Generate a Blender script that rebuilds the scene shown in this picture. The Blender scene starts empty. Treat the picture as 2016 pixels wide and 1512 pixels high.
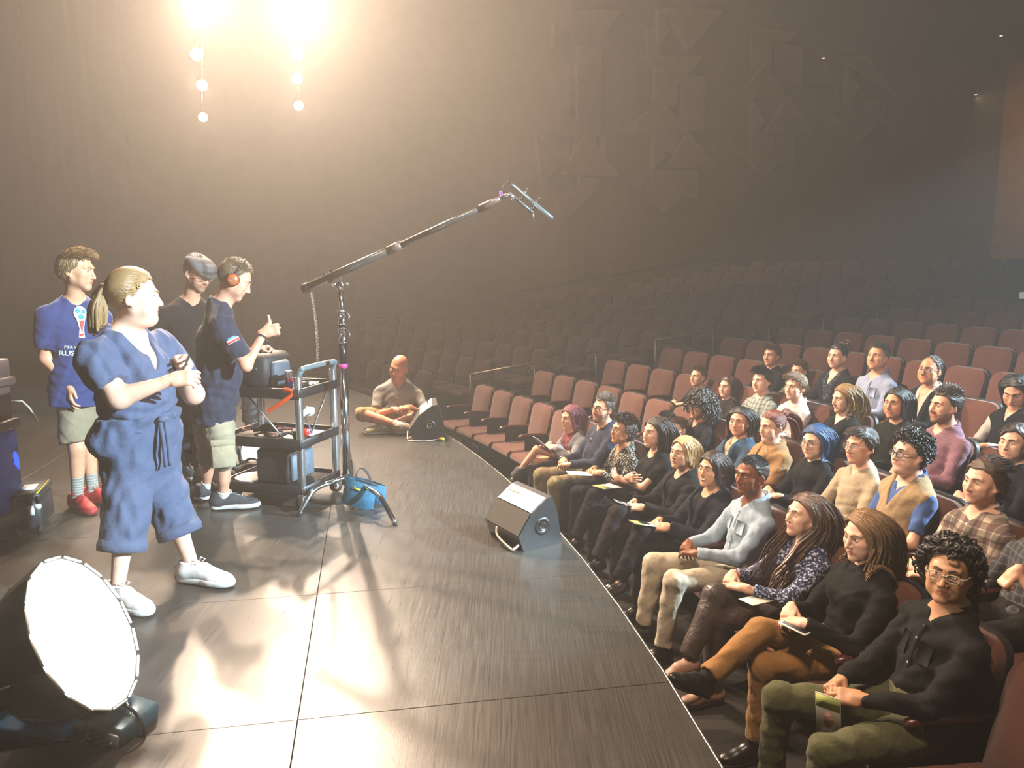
import bpy, math, random
import numpy as np
from mathutils import Vector, Matrix

scene = bpy.context.scene
COL = scene.collection
rng = random.Random(7)
nrg = np.random.RandomState(11)

# ------------------------------------------------------------------ camera
FPX, PITCH, EYE = 1514.0, math.radians(8.5), 1.65
cam_d = bpy.data.cameras.new('camera')
cam_d.sensor_width = 36.0
cam_d.lens = FPX / 2016.0 * 36.0
cam_d.clip_start = 0.05
cam_d.clip_end = 200
cam = bpy.data.objects.new('camera', cam_d)
cam.location = (0, 0, EYE)
cam.rotation_euler = (math.pi / 2 - PITCH, 0, 0)
COL.objects.link(cam)
scene.camera = cam

# ------------------------------------------------------------------ view, world, haze
scene.view_settings.view_transform = 'Standard'
scene.view_settings.look = 'None'
scene.view_settings.gamma = 1.0
scene.view_settings.use_curve_mapping = False
scene.view_settings.exposure = 0.0
scene.cycles.volume_bounces = 0
scene.cycles.max_bounces = 3
scene.cycles.diffuse_bounces = 1
scene.cycles.glossy_bounces = 1
scene.cycles.transmission_bounces = 4
scene.cycles.caustics_reflective = False
scene.cycles.caustics_refractive = False
scene.cycles.sample_clamp_indirect = 4.0
scene.cycles.use_denoising = True
scene.cycles.use_adaptive_sampling = True
scene.cycles.adaptive_threshold = 0.25

world = bpy.data.worlds.new('world')
scene.world = world
world.use_nodes = True
wn = world.node_tree
wn.nodes['Background'].inputs['Color'].default_value = (0.55, 0.62, 0.75, 1)
wn.nodes['Background'].inputs['Strength'].default_value = 0.0
vs = wn.nodes.new('ShaderNodeVolumeScatter')
vs.inputs['Color'].default_value = (1.0, 0.97, 0.93, 1)
vs.inputs['Density'].default_value = 0.0092
vs.inputs['Anisotropy'].default_value = 0.48
wn.links.new(vs.outputs['Volume'], wn.nodes['World Output'].inputs['Volume'])


def spot(name, loc, aim, watts, color, size_deg, radius=0.08, blend=0.5):
    l = bpy.data.lights.new(name, 'SPOT')
    l.energy = watts
    l.color = color
    l.spot_size = math.radians(size_deg)
    l.spot_blend = blend
    l.shadow_soft_size = radius
    o = bpy.data.objects.new(name, l)
    o.location = loc
    o.rotation_euler = (Vector(aim) - Vector(loc)).to_track_quat('-Z', 'Y').to_euler()
    COL.objects.link(o)
    return o


WARM = (1.0, 0.75, 0.55)
# stage electrics seen in the photo: (x, y, z, watts, colour) ; their housings are built further down
PIPE_Z = 5.45
def _pipe(px, py, w, c):
    a = (px - 1008) / FPX
    b = -(py - 756) / FPX
    ry = math.cos(PITCH) + b * math.sin(PITCH)
    rz = -math.sin(PITCH) + b * math.cos(PITCH)
    t = (PIPE_Z - EYE) / rz
    return (a * t, ry * t, PIPE_Z, w, c)
ELECTRICS = [
    _pipe(590, 8, 2500, WARM), _pipe(592, 53, 160, WARM), _pipe(585, 107, 160, WARM),
    _pipe(585, 155, 160, (0.9, 0.86, 0.8)), _pipe(588, 208, 130, WARM),
    _pipe(400, -8, 2100, WARM), _pipe(389, 40, 160, WARM), _pipe(387, 108, 160, WARM),
    _pipe(398, 168, 160, WARM), _pipe(400, 231, 130, WARM)]
# unseen lamps added along both lines, out of shot, to light the audience
for (i, j) in ((0, 1), (5, 6)):
    (x0, y0, z0, _, _), (x1, y1, z1, _, _) = ELECTRICS[i], ELECTRICS[j]
    for dy, w in ((3.2, 2300), (9.2, 620)):
        f = dy / (y1 - y0)
        ELECTRICS.append((x0 - (x1 - x0) * f, y0 - dy, z0, w, WARM))
def ELECTRIC_AIM(i):
    if i in (11, 13):
        return (2.4, 3.6, -0.4)
    return (1.4 if (i < 5 or i == 10) else 0.6, 3.6, 0.0)
for i, (x, y, z, w, c) in enumerate(ELECTRICS):
    spot('electric_light', (x, y - 0.16, z - 0.06), ELECTRIC_AIM(i), w, c, 100, 0.09, 0.6)
# cool front-of-house profile spots hung over the rear of the seating
COOL = (0.66, 0.88, 1.0)
FOH = [((10.0, -1.6, 5.6), (-2.1, 4.8, 0.95), 30000, 19), ((14.0, 5.6, 6.6), (2.8, 5.9, 0.5), 38000, 16)]
WASH = ((-6.0, 12.5, 8.2), (10.0, 26.5, 4.6), 2200)  # unseen wash lamp, added to bring out the wall relief
for p, a, w, s in FOH:
    spot('front_of_house_light', p, a, w, COOL, s, 0.07, 0.25)
spot('added_wall_wash', WASH[0], WASH[1], WASH[2], WARM, 62, 0.1, 0.8)

# ------------------------------------------------------------------ pixel rays (used once to place things in metres)
def ray(px, py):
    a = (px - 1008) / FPX
    b = -(py - 756) / FPX
    return np.array([a, math.cos(PITCH) + b * math.sin(PITCH), -math.sin(PITCH) + b * math.cos(PITCH)])
def atz(px, py, z):
    r = ray(px, py)
    return np.array([0, 0, EYE]) + r * ((z - EYE) / r[2])
def aty(px, py, y):
    r = ray(px, py)
    return np.array([0, 0, EYE]) + r * (y / r[1])

# ------------------------------------------------------------------ materials
MATS = {}
def srgb(c):
    if isinstance(c, str):
        c = c.lstrip('#')
        c = [int(c[i:i + 2], 16) / 255 for i in (0, 2, 4)]
    return tuple(((v / 12.92) if v <= 0.04045 else ((v + 0.055) / 1.055) ** 2.4) for v in c)
def mat(name, col, rough=0.6, metal=0.0, var=0.12, scale=30.0, bump=0.0, bscale=None, emit=None, estr=0.0,
        spec=0.5, stretch=None, col2=None, sheen=0.0, alpha=None, trans=0.0, contrast=None, coord='Object', sss=0.0, thr=None):
    if name in MATS:
        return MATS[name]
    m = bpy.data.materials.new(name)
    m.use_nodes = True
    nt = m.node_tree
    b = nt.nodes['Principled BSDF']
    c = srgb(col)
    b.inputs['Base Color'].default_value = (*c, 1)
    b.inputs['Roughness'].default_value = rough
    b.inputs['Metallic'].default_value = metal
    b.inputs['Specular IOR Level'].default_value = spec
    if sheen:
        b.inputs['Sheen Weight'].default_value = sheen
    if trans:
        b.inputs['Transmission Weight'].default_value = trans
    if sss:
        b.inputs['Subsurface Weight'].default_value = sss
        b.inputs['Subsurface Radius'].default_value = (0.012, 0.005, 0.003)
    if alpha is not None:
        b.inputs['Alpha'].default_value = alpha
    if emit is not None:
        b.inputs['Emission Color'].default_value = (*srgb(emit), 1)
        b.inputs['Emission Strength'].default_value = estr
    vec = None
    if var or bump or col2 is not None:
        tc = nt.nodes.new('ShaderNodeTexCoord')
        vec = tc.outputs[coord]
        if stretch:
            mp = nt.nodes.new('ShaderNodeMapping')
            mp.inputs['Scale'].default_value = stretch
            nt.links.new(vec, mp.inputs['Vector'])
            vec = mp.outputs['Vector']
    if var or col2 is not None:
        n = nt.nodes.new('ShaderNodeTexNoise')
        n.inputs['Scale'].default_value = scale
        n.inputs['Detail'].default_value = 4
        nt.links.new(vec, n.inputs['Vector'])
        r = nt.nodes.new('ShaderNodeValToRGB')
        e = r.color_ramp.elements
        lo, hi = thr if thr else (0.3, 0.7)
        e[0].position, e[1].position = lo, hi
        if col2 is not None:
            e[0].color = (*c, 1)
            e[1].color = (*srgb(col2), 1)
        else:
            e[0].color = (*[v * (1 - var) for v in c], 1)
            e[1].color = (*[min(1, v * (1 + var)) for v in c], 1)
        nt.links.new(n.outputs['Fac'], r.inputs['Fac'])
        nt.links.new(r.outputs['Color'], b.inputs['Base Color'])
    if bump:
        n2 = nt.nodes.new('ShaderNodeTexNoise')
        n2.inputs['Scale'].default_value = bscale or scale * 3
        n2.inputs['Detail'].default_value = 3
        nt.links.new(vec, n2.inputs['Vector'])
        bp = nt.nodes.new('ShaderNodeBump')
        bp.inputs['Strength'].default_value = bump
        bp.inputs['Distance'].default_value = 0.01
        nt.links.new(n2.outputs['Fac'], bp.inputs['Height'])
        nt.links.new(bp.outputs['Normal'], b.inputs['Normal'])
    MATS[name] = m
    return m

# ------------------------------------------------------------------ mesh collector
class MB:
    def __init__(s):
        s.v, s.f, s.m = [], [], []
        s.n = 0
    def add(s, verts, faces, mi=0):
        verts = np.asarray(verts, float)
        s.v.append(verts)
        s.f.extend([tuple(int(i) + s.n for i in f) for f in faces])
        s.m.extend([mi] * len(faces))
        s.n += len(verts)
        return s
    def box(s, lo, hi, mi=0, M=None, bev=0.0):
        lo, hi = np.array(lo, float), np.array(hi, float)
        if bev > 0:
            return s.rbox((lo + hi) / 2, (hi - lo) / 2, bev, mi, M)
        v = np.array([[x, y, z] for x in (lo[0], hi[0]) for y in (lo[1], hi[1]) for z in (lo[2], hi[2])])
        if M is not None:
            v = xf(M, v)
        return s.add(v, [(0, 1, 3, 2), (4, 6, 7, 5), (0, 4, 5, 1), (2, 3, 7, 6), (0, 2, 6, 4), (1, 5, 7, 3)], mi)
    def rbox(s, c, h, r, mi=0, M=None):
        # bevelled box: 24 verts
        c, h = np.array(c, float), np.array(h, float)
        r = min(r, *(h * 0.98))
        V, idx = [], {}
        for sx in (-1, 1):
            for sy in (-1, 1):
                for sz in (-1, 1):
                    for ax in range(3):
                        p = np.array([sx, sy, sz]) * (h - r)
                        p[ax] += (sx, sy, sz)[ax] * r
                        idx[(sx, sy, sz, ax)] = len(V)
                        V.append(p + c)
        F = []
        for ax in range(3):
            a, b = [(1, 2), (2, 0), (0, 1)][ax]
            for sg in (-1, 1):
                q = []
                for ua, ub in ((-1, -1), (1, -1), (1, 1), (-1, 1)):
                    k = [0, 0, 0]
                    k[ax], k[a], k[b] = sg, ua, ub
                    q.append(idx[(*k, ax)])
                F.append(tuple(q if sg > 0 else q[::-1]))
            for ua in (-1, 1):
                for ub in (-1, 1):
                    k0, k1 = [0, 0, 0], [0, 0, 0]
                    k0[ax], k1[ax] = -1, 1
                    k0[a] = k1[a] = ua
                    k0[b] = k1[b] = ub
                    q = [idx[(*k0, a)], idx[(*k1, a)], idx[(*k1, b)], idx[(*k0, b)]]
                    F.append(tuple(q if ua * ub < 0 else q[::-1]))
        for sx in (-1, 1):
            for sy in (-1, 1):
                for sz in (-1, 1):
                    q = [idx[(sx, sy, sz, i)] for i in range(3)]
                    F.append(tuple(q if sx * sy * sz > 0 else q[::-1]))
        V = np.array(V)
        if M is not None:
            V = xf(M, V)
        return s.add(V, F, mi)
    def tube(s, pts, r, n=8, mi=0, cap=True):
        pts = np.asarray(pts, float)
        r = np.broadcast_to(np.asarray(r, float), (len(pts),))
        V, F = tube_mesh(pts, r, n, cap)
        return s.add(V, F, mi)
    def lathe(s, prof, n=20, mi=0, M=None, a0=0.0, a1=2 * math.pi):
        prof = np.asarray(prof, float)  # (r, z)
        full = abs(a1 - a0 - 2 * math.pi) < 1e-6
        k = n if full else n + 1
        A = a0 + (a1 - a0) * np.arange(k) / n
        V = np.stack([np.outer(np.cos(A), prof[:, 0]), np.outer(np.sin(A), prof[:, 0]), np.tile(prof[:, 1], (k, 1))], -1).reshape(-1, 3)
        m = len(prof)
        F = []
        for i in range(n):
            j = (i + 1) % k
            for q in range(m - 1):
                F.append((i * m + q, j * m + q, j * m + q + 1, i * m + q + 1))
        if M is not None:
            V = xf(M, V)
        return s.add(V, F, mi)
    def ell(s, c, r, nu=12, nv=8, mi=0, M=None):
        th = np.linspace(0, math.pi, nv + 1)
        prof = np.stack([np.sin(th), -np.cos(th)], 1)
        T = np.eye(4)
        T[:3, :3] = np.diag(np.broadcast_to(np.asarray(r, float), (3,)))
        T[:3, 3] = c
        if M is not None:
            T = M @ T
        return s.lathe(prof, nu, mi, T)
    def build(s, name, mats, parent=None, smooth=True, angle=None):
        me = bpy.data.meshes.new(name)
        V = np.concatenate(s.v) if s.v else np.zeros((0, 3))
        me.from_pydata(V.tolist(), [], s.f)
        if not isinstance(mats, (list, tuple)):
            mats = [mats]
        for m in mats:
            me.materials.append(m)
        if any(s.m):
            me.polygons.foreach_set('material_index', s.m)
        if smooth:
            me.polygons.foreach_set('use_smooth', [True] * len(me.polygons))
            if angle is not None:
                me.set_sharp_from_angle(angle=math.radians(angle))
        me.update()
        o = bpy.data.objects.new(name, me)
        COL.objects.link(o)
        if parent is not None:
            o.parent = parent
        return o

def xf(M, v):
    M = np.asarray(M, float)
    return np.asarray(v, float) @ M[:3, :3].T + M[:3, 3]
def unit(a):
    a = np.asarray(a, float)
    return a / (np.linalg.norm(a) + 1e-12)
def frame(origin, y=None, z=None, x=None):
    """4x4 with given y (forward) and approximate z (up)"""
    if y is not None and z is not None:
        yy = unit(y)
        xx = unit(np.cross(yy, z))
        zz = np.cross(xx, yy)
    elif z is not None:
        zz = unit(z)
        xx = unit(np.cross((0, 1, 0.01) if x is None else np.cross(zz, x), zz)) if x is None else unit(np.asarray(x) - np.dot(x, zz) * zz)
        yy = np.cross(zz, xx)
    M = np.eye(4)
    M[:3, 0], M[:3, 1], M[:3, 2], M[:3, 3] = xx, yy, zz, origin
    return M
def rotz(a, t=(0, 0, 0)):
    M = np.eye(4)
    c, s_ = math.cos(a), math.sin(a)
    M[:2, :2] = [[c, -s_], [s_, c]]
    M[:3, 3] = t
    return M
def tube_mesh(pts, r, n=8, cap=True):
    k = len(pts)
    t = np.gradient(pts, axis=0)
    t /= np.linalg.norm(t, axis=1, keepdims=True) + 1e-12
    ref = np.array([0.0, 0, 1]) if abs(t[0][2]) < 0.9 else np.array([1.0, 0, 0])
    u = np.zeros_like(pts)
    p = ref
    for i in range(k):
        p = p - t[i] * (p @ t[i])
        p = p / (np.linalg.norm(p) + 1e-12)
        u[i] = p
    w = np.cross(t, u)
    A = 2 * math.pi * np.arange(n) / n
    V = (pts[:, None, :] + r[:, None, None] * (np.cos(A)[None, :, None] * u[:, None, :] + np.sin(A)[None, :, None] * w[:, None, :])).reshape(-1, 3)
    F = [(i * n + j, i * n + (j + 1) % n, (i + 1) * n + (j + 1) % n, (i + 1) * n + j) for i in range(k - 1) for j in range(n)]
    if cap:
        F.append(tuple(range(n))[::-1])
        F.append(tuple((k - 1) * n + j for j in range(n)))
    return V, F
def arc(p0, p1, sag, n=12):
    p0, p1 = np.array(p0, float), np.array(p1, float)
    t = np.linspace(0, 1, n)[:, None]
    q = p0 + (p1 - p0) * t
    q[:, 2] -= sag * 4 * (t[:, 0] * (1 - t[:, 0]))
    return q
def smooth_path(pts, n=6):
    P = np.asarray(pts, float)
    out = []
    Q = np.vstack([2 * P[0] - P[1], P, 2 * P[-1] - P[-2]])
    for i in range(1, len(Q) - 2):
        for j in range(n):
            t = j / n
            a, b, c, d = Q[i - 1], Q[i], Q[i + 1], Q[i + 2]
            out.append(0.5 * ((2 * b) + (c - a) * t + (2 * a - 5 * b + 4 * c - d) * t * t + (-a + 3 * b - 3 * c + d) * t ** 3))
    out.append(P[-1])
    return np.array(out)

def empty(name, loc, rz=0.0, label=None, cat=None, group=None, kind=None):
    o = bpy.data.objects.new(name, None)
    o.empty_display_size = 0.1
    o.location = tuple(float(v) for v in loc)
    o.rotation_euler = (0, 0, rz)
    COL.objects.link(o)
    return tag(o, label, cat, group, kind)
def tag(o, label=None, cat=None, group=None, kind=None):
    if label:
        o['label'] = label
    if cat:
        o['category'] = cat
    if group:
        o['group'] = group
    if kind:
        o['kind'] = kind
    return o
def text_obj(name, body, size, M, material, parent, extrude=0.0015, align='CENTER', bold=0.0):
    """lettering as a mesh: M places the text (x right, y up, z out of the surface)"""
    cu = bpy.data.curves.new(name, 'FONT')
    cu.body = body
    cu.size = size
    cu.align_x = align
    cu.align_y = 'CENTER'
    cu.extrude = extrude
    cu.offset = bold
    cu.resolution_u = 3
    tmp = bpy.data.objects.new(name, cu)
    COL.objects.link(tmp)
    bpy.context.view_layer.update()
    me = bpy.data.meshes.new_from_object(tmp.evaluated_get(bpy.context.evaluated_depsgraph_get()))
    bpy.data.objects.remove(tmp)
    me.materials.clear()
    me.materials.append(material)
    o = bpy.data.objects.new(name, me)
    COL.objects.link(o)
    me.transform(Matrix(np.asarray(M).tolist()))
    if parent is not None:
        o.parent = parent
    return o

# ================================================================== THE HALL
CX, CY, R_STAGE = -17.3, 0.48, 18.1
ROW_R0, ROW_DR, ROW_RISE, FLOOR0, SEAT_W = 19.26, 0.93, 0.135, -0.80, 0.52
def row_floor(k):
    return FLOOR0 + ROW_RISE * (k - 1)
def row_r(k):
    return ROW_R0 + ROW_DR * (k - 1)
def pol(r, th):
    return np.array([CX + r * math.cos(th), CY + r * math.sin(th)])

def floor_material():
    m = bpy.data.materials.new('black_stage_board')
    m.use_nodes = True
    nt = m.node_tree
    b = nt.nodes['Principled BSDF']
    tc = nt.nodes.new('ShaderNodeTexCoord')
    def noise(sc, scale, det=5):
        mp = nt.nodes.new('ShaderNodeMapping')
        mp.inputs['Scale'].default_value = sc
        n = nt.nodes.new('ShaderNodeTexNoise')
        n.inputs['Scale'].default_value = scale
        n.inputs['Detail'].default_value = det
        nt.links.new(tc.outputs['Object'], mp.inputs['Vector'])
        nt.links.new(mp.outputs['Vector'], n.inputs['Vector'])
        return n.outputs['Fac']
    def ramp(src, a, b_, c0, c1):
        r = nt.nodes.new('ShaderNodeValToRGB')
        r.color_ramp.elements[0].position, r.color_ramp.elements[1].position = a, b_
        r.color_ramp.elements[0].color = (*c0, 1)
        r.color_ramp.elements[1].color = (*c1, 1)
        nt.links.new(src, r.inputs['Fac'])
        return r.outputs['Color']
    long_grain = noise((34, 0.8, 1), 4.0, 8)
    cross_grain = noise((1.2, 16, 1), 2.0, 5)
    blot = noise((1, 1, 1), 1.6, 6)
    scr = noise((60, 2.5, 1), 5.0, 2)
    mx = nt.nodes.new('ShaderNodeMix')
    mx.data_type = 'RGBA'
    mx.blend_type = 'MIX'
    nt.links.new(ramp(blot, 0.35, 0.7, (0.0,) * 3, (0.7,) * 3), mx.inputs['Factor'])
    nt.links.new(ramp(long_grain, 0.18, 0.82, (0.022, 0.0205, 0.0185), (0.058, 0.052, 0.044)), mx.inputs['A'])
    nt.links.new(ramp(cross_grain, 0.2, 0.82, (0.020, 0.0190, 0.0175), (0.052, 0.047, 0.041)), mx.inputs['B'])
    mx2 = nt.nodes.new('ShaderNodeMix')
    mx2.data_type = 'RGBA'
    nt.links.new(ramp(scr, 0.72, 0.76, (0,) * 3, (0.55,) * 3), mx2.inputs['Factor'])
    nt.links.new(mx.outputs['Result'], mx2.inputs['A'])
    mx2.inputs['B'].default_value = (0.11, 0.095, 0.08, 1)
    nt.links.new(mx2.outputs['Result'], b.inputs['Base Color'])
    nt.links.new(ramp(long_grain, 0.2, 0.8, (0.25,) * 3, (0.39,) * 3), b.inputs['Roughness'])
    b.inputs['Specular IOR Level'].default_value = 0.43
    bp = nt.nodes.new('ShaderNodeBump')
    bp.inputs['Strength'].default_value = 0.06
    bp.inputs['Distance'].default_value = 0.004
    nt.links.new(noise((40, 3, 1), 6.0, 6), bp.inputs['Height'])
    nt.links.new(bp.outputs['Normal'], b.inputs['Normal'])
    return m
M_BOARD = floor_material()
M_DARK = mat('dark_fascia', '#131210', 0.7, var=0.2)
M_CARPET = mat('dark_carpet', '#1b1714', 0.95, var=0.3, scale=60, bump=0.2)
M_CONC = mat('dark_floor_paint', '#221e1b', 0.8, var=0.2, scale=6)

# stage deck: sheets laid in a grid turned about 10.5 degrees, cut to the curved front edge
def clip_poly(poly, n, d):
    out = []
    for i in range(len(poly)):
        a, b = poly[i], poly[(i + 1) % len(poly)]
        da, db = a @ n - d, b @ n - d
        if da <= 0:
            out.append(a)
        if da * db < 0:
            out.append(a + (b - a) * (da / (da - db)))
    return out
def prism(mb, poly, z0, z1, bev=0.004, mi=0):
    poly = np.array(poly)
    n = len(poly)
    c = poly.mean(0)
    ins = poly + (c - poly) / (np.linalg.norm(c - poly, axis=1, keepdims=True)) * bev * 1.4
    V = np.vstack([np.c_[poly, np.full(n, z0)], np.c_[poly, np.full(n, z1 - bev)], np.c_[ins, np.full(n, z1)]])
    F = [tuple(range(2 * n, 3 * n))]
    for i in range(n):
        j = (i + 1) % n
        F.append((i, j, n + j, n + i))
        F.append((n + i, n + j, 2 * n + j, 2 * n + i))
    return mb.add(V, F, mi)
stage = empty('stage', (0, 0, 0), kind='structure')
stage['label'] = 'black thrust stage with curved front edge'
edge_th = np.radians(np.linspace(-22, 62, 43))
GY = math.radians(10.5)
gx, gy = np.array([math.cos(GY), math.sin(GY)]), np.array([-math.sin(GY), math.cos(GY)])
o_seam = atz(586, 1417, 0)[:2]
PW, PD, GAP = 2.44, 1.13, 0.0012
ring = []
for i in range(-5, 3):
    for j in range(-3, 11):
        q = [o_seam + gx * (PW * (i + a) + (GAP if a == 0 else -GAP)) + gy * (PD * (j + b) + (GAP if b == 0 else -GAP)) for a, b in ((0, 0), (1, 0), (1, 1), (0, 1))]
        c = sum(q) / 4
        if c[1] < -1.5 or c[1] > 12.6 or c[0] < -11:
            continue
        poly = q
        for k in range(len(edge_th) - 1):
            a, b = pol(R_STAGE, edge_th[k]), pol(R_STAGE, edge_th[k + 1])
            t = unit(b - a)
            n = np.array([t[1], -t[0]])
            if min((p - a) @ n for p in poly) > -0.0 and False:
                continue
            poly = clip_poly(poly, n, a @ n)
            if len(poly) < 3:
                break
        if len(poly) < 3:
            continue
        area = abs(sum(poly[k][0] * poly[(k + 1) % len(poly)][1] - poly[(k + 1) % len(poly)][0] * poly[k][1] for k in range(len(poly)))) / 2
        if area < 0.05:
            continue
        mb = MB()
        prism(mb, poly, -0.02, rng.uniform(-0.0008, 0.0), 0.0015)
        mb.build('deck_panel', M_BOARD, stage, smooth=False)
mb = MB()   # deck under the sheets and curved fascia
pts = [pol(R_STAGE, t) for t in edge_th] + [np.array([-14, 14.0]), np.array([-14, -4.0])]
V = [(*p, -0.021) for p in pts] + [(*p, FLOOR0 - 0.05) for p in pts]
n = len(pts)
mb.add(V, [tuple(range(n))] + [(i, n + i, n + (i + 1) % n, (i + 1) % n) for i in range(n)])
mb.build('stage_fascia', M_DARK, stage, smooth=False)
mb = MB()
nose = [(*pol(R_STAGE + 0.004, t), -0.006) for t in edge_th]
mb.tube(nose, 0.006, 6)
nz = mb.build('edge_nosing', mat('worn_steel_edge', '#8d8a80', 0.35, 0.9), stage)

# terraced auditorium floor
NROW = 14
floor = MB()
ths = np.radians(np.linspace(-30, 66, 49))
prev_r, prev_z = R_STAGE - 0.1, FLOOR0
for k in range(1, NROW + 1):
    r0 = R_STAGE - 0.1 if k == 1 else row_r(k) - 0.58
    r1 = row_r(k + 1) - 0.58 if k < NROW else row_r(k) + 1.6
    z = row_floor(k)
    ring0 = [(*pol(r0, t), z) for t in ths]
    ring1 = [(*pol(r1, t), z) for t in ths]
    zn = row_floor(k + 1) if k < NROW else z + 0.75
    ring2 = [(*pol(r1, t), zn) for t in ths]
    n = len(ths)
    floor.add(ring0 + ring1 + ring2, [(i, n + i, n + i + 1, i + 1) for i in range(n - 1)] + [(n + i, 2 * n + i, 2 * n + i + 1, n + i + 1) for i in range(n - 1)])
fo = floor.build('floor', M_CARPET, None, smooth=False)
tag(fo, 'dark carpeted auditorium floor rising in curved steps', None, None, 'structure')

# far side wall: plain stretch beside the stage, then flaring out along the seats
WALL = [np.array([-20.0, 22.3]), np.array([1.6, 22.0]), np.array([19.4, 31.6])]
M_WALL = mat('brown_plaster', '#5f5041', 0.85, var=0.10, scale=3)
mb = MB()
for a, b in zip(WALL[:-1], WALL[1:]):
    t = unit(b - a)
    nrm = np.array([-t[1], t[0]])
    q = [a, b, b + nrm * 0.3, a + nrm * 0.3]
    V = [(*p, FLOOR0 - 0.3) for p in q] + [(*p, 10.2) for p in q]
    mb.add(V, [(3, 2, 1, 0), (4, 5, 6, 7), (0, 1, 5, 4), (1, 2, 6, 5), (2, 3, 7, 6), (3, 0, 4, 7)])
wall_far = mb.build('wall_far', M_WALL, None, smooth=False)
tag(wall_far, 'brown side wall of the hall with triangular relief', None, None, 'structure')
# triangular acoustic panels read off the photograph, put on the wall plane at their real depth
def on_wall(px, py, off):
    a, b = WALL[1], WALL[2]
    t = unit(b - a)
    nrm = np.array([t[1], -t[0]])
    p0 = a + nrm * off
    r = ray(px, py)
    M2 = np.c_[r[:2], -t]
    s_, u = np.linalg.solve(M2, p0)
    return np.array([0, 0, EYE]) + r * s_
M_TRI = mat('relief_lit_tone', '#77654f', 0.8, var=0.08, scale=3)  # wall colour lightened, so light on the relief sits in the colour
TRI = [[(1048, 266), (1105, 205), (1145, 268)], [(1100, 345), (1148, 262), (1212, 348)], [(1085, 380), (1162, 378), (1103, 437)],
       [(1050, 270), (1102, 320), (1062, 362)], [(1222, 262), (1296, 198), (1347, 262)], [(1308, 330), (1350, 262), (1408, 334)],
       [(1262, 370), (1355, 368), (1305, 418)], [(1282, 262), (1304, 308), (1280, 335)], [(1130, 25), (1218, 22), (1186, 70)],
       [(1300, 20), (1418, 22), (1350, 100)], [(1262, 112), (1376, 114), (1332, 165)], [(1128, 128), (1176, 128), (1132, 166)],
       [(1450, 194), (1498, 128), (1542, 196)], [(1500, 262), (1546, 192), (1598, 266)], [(1450, 296), (1545, 298), (1498, 350)],
       [(1474, 196), (1498, 240), (1474, 268)], [(1478, 56), (1562, 66), (1526, 96)], [(1644, 112), (1700, 112), (1758, 190)],
       [(1634, 232), (1728, 236), (1680, 286)], [(1660, 130), (1684, 176), (1658, 206)], [(1084, 48), (1106, 64), (1084, 96)],
       [(1290, 22), (1312, 62), (1288, 94)]]
for tri in TRI:
    P0 = [on_wall(*p, 0.004) for p in tri]
    P1 = [on_wall(*p, 0.18) for p in tri]
    c = sum(P1) / 3
    P1 = [P0[i] + (P1[i] - P0[i]) for i in range(3)]
    t = unit(WALL[2] - WALL[1])
    nrm = np.array([t[1], -t[0], 0])
    P1 = [p + nrm * 0.18 for p in P0]
    mb = MB()
    mb.add(P0 + P1, [(3, 4, 5), (0, 1, 4, 3), (1, 2, 5, 4), (2, 0, 3, 5)])
    mb.build('triangle_panel', M_TRI, wall_far, smooth=False)
# upright battens the triangles are strung on
BAT = [(1136, 1180, 96, 268), (1270, 1298, 60, 128), (1286, 1332, 128, 206), (1340, 1386, 150, 258), (1136, 1176, 350, 378),
       (1182, 1190, 268, 344), (1286, 1328, 258, 300), (1478, 1518, 60, 140), (1524, 1578, 90, 166), (1478, 1520, 262, 298), (1528, 1562, 262, 322),
       (1280, 1325, 336, 370), (1328, 1372, 336, 388), (1664, 1696, 196, 234), (1700, 1740, 200, 248), (1128, 1170, 268, 300), (1134, 1180, 170, 262)]
for x0, x1, y0, y1 in BAT:
    P0 = [on_wall(x0, y0, 0.004), on_wall(x1, y0, 0.004), on_wall(x1, y1, 0.004), on_wall(x0, y1, 0.004)]
    zt, zb = (P0[0][2] + P0[1][2]) / 2, (P0[2][2] + P0[3][2]) / 2
    for q, z in zip(P0, (zt, zt, zb, zb)):
        q[2] = z
    P0[3][:2], P0[2][:2] = P0[0][:2], P0[1][:2]
    t = unit(WALL[2] - WALL[1])
    nrm = np.array([t[1], -t[0], 0])
    P1 = [p + nrm * 0.09 for p in P0]
    mb = MB()
    mb.add(P0 + P1, [(4, 5, 6, 7), (0, 1, 5, 4), (1, 2, 6, 5), (2, 3, 7, 6), (3, 0, 4, 7)])
    mb.build('upright_batten', M_TRI, wall_far, smooth=False)
# dark vent plate on the wall
P0 = [on_wall(*p, 0.02) for p in ((1592, 166), (1634, 166), (1634, 196), (1592, 196))]
nrm3 = np.array([*(lambda t: (t[1], -t[0]))(unit(WALL[2] - WALL[1])), 0])
mb = MB()
mb.add(P0 + [p + nrm3 * 0.16 for p in P0], [(4, 5, 6, 7), (0, 1, 5, 4), (1, 2, 6, 5), (2, 3, 7, 6), (3, 0, 4, 7)])
mb.build('wall_loudspeaker', mat('dark_grille', '#15171b', 0.6), wall_far, smooth=False)
# sloping capping rail along the foot of the wall
mb = MB()
lo = [aty(430, 700, 19.6), aty(640, 640, 19.7), aty(1000, 583, 19.9)]
hi = [on_wall(1130, 556, 0.25), on_wall(1480, 500, 0.25)]
mb.tube(np.array(lo + hi), 0.07, 6)
tag(mb.build('baseboard_far', mat('dark_rail_wood', '#2c241d', 0.6), None), 'dark capping rail climbing along the foot of the side wall', None, None, 'structure')

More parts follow.
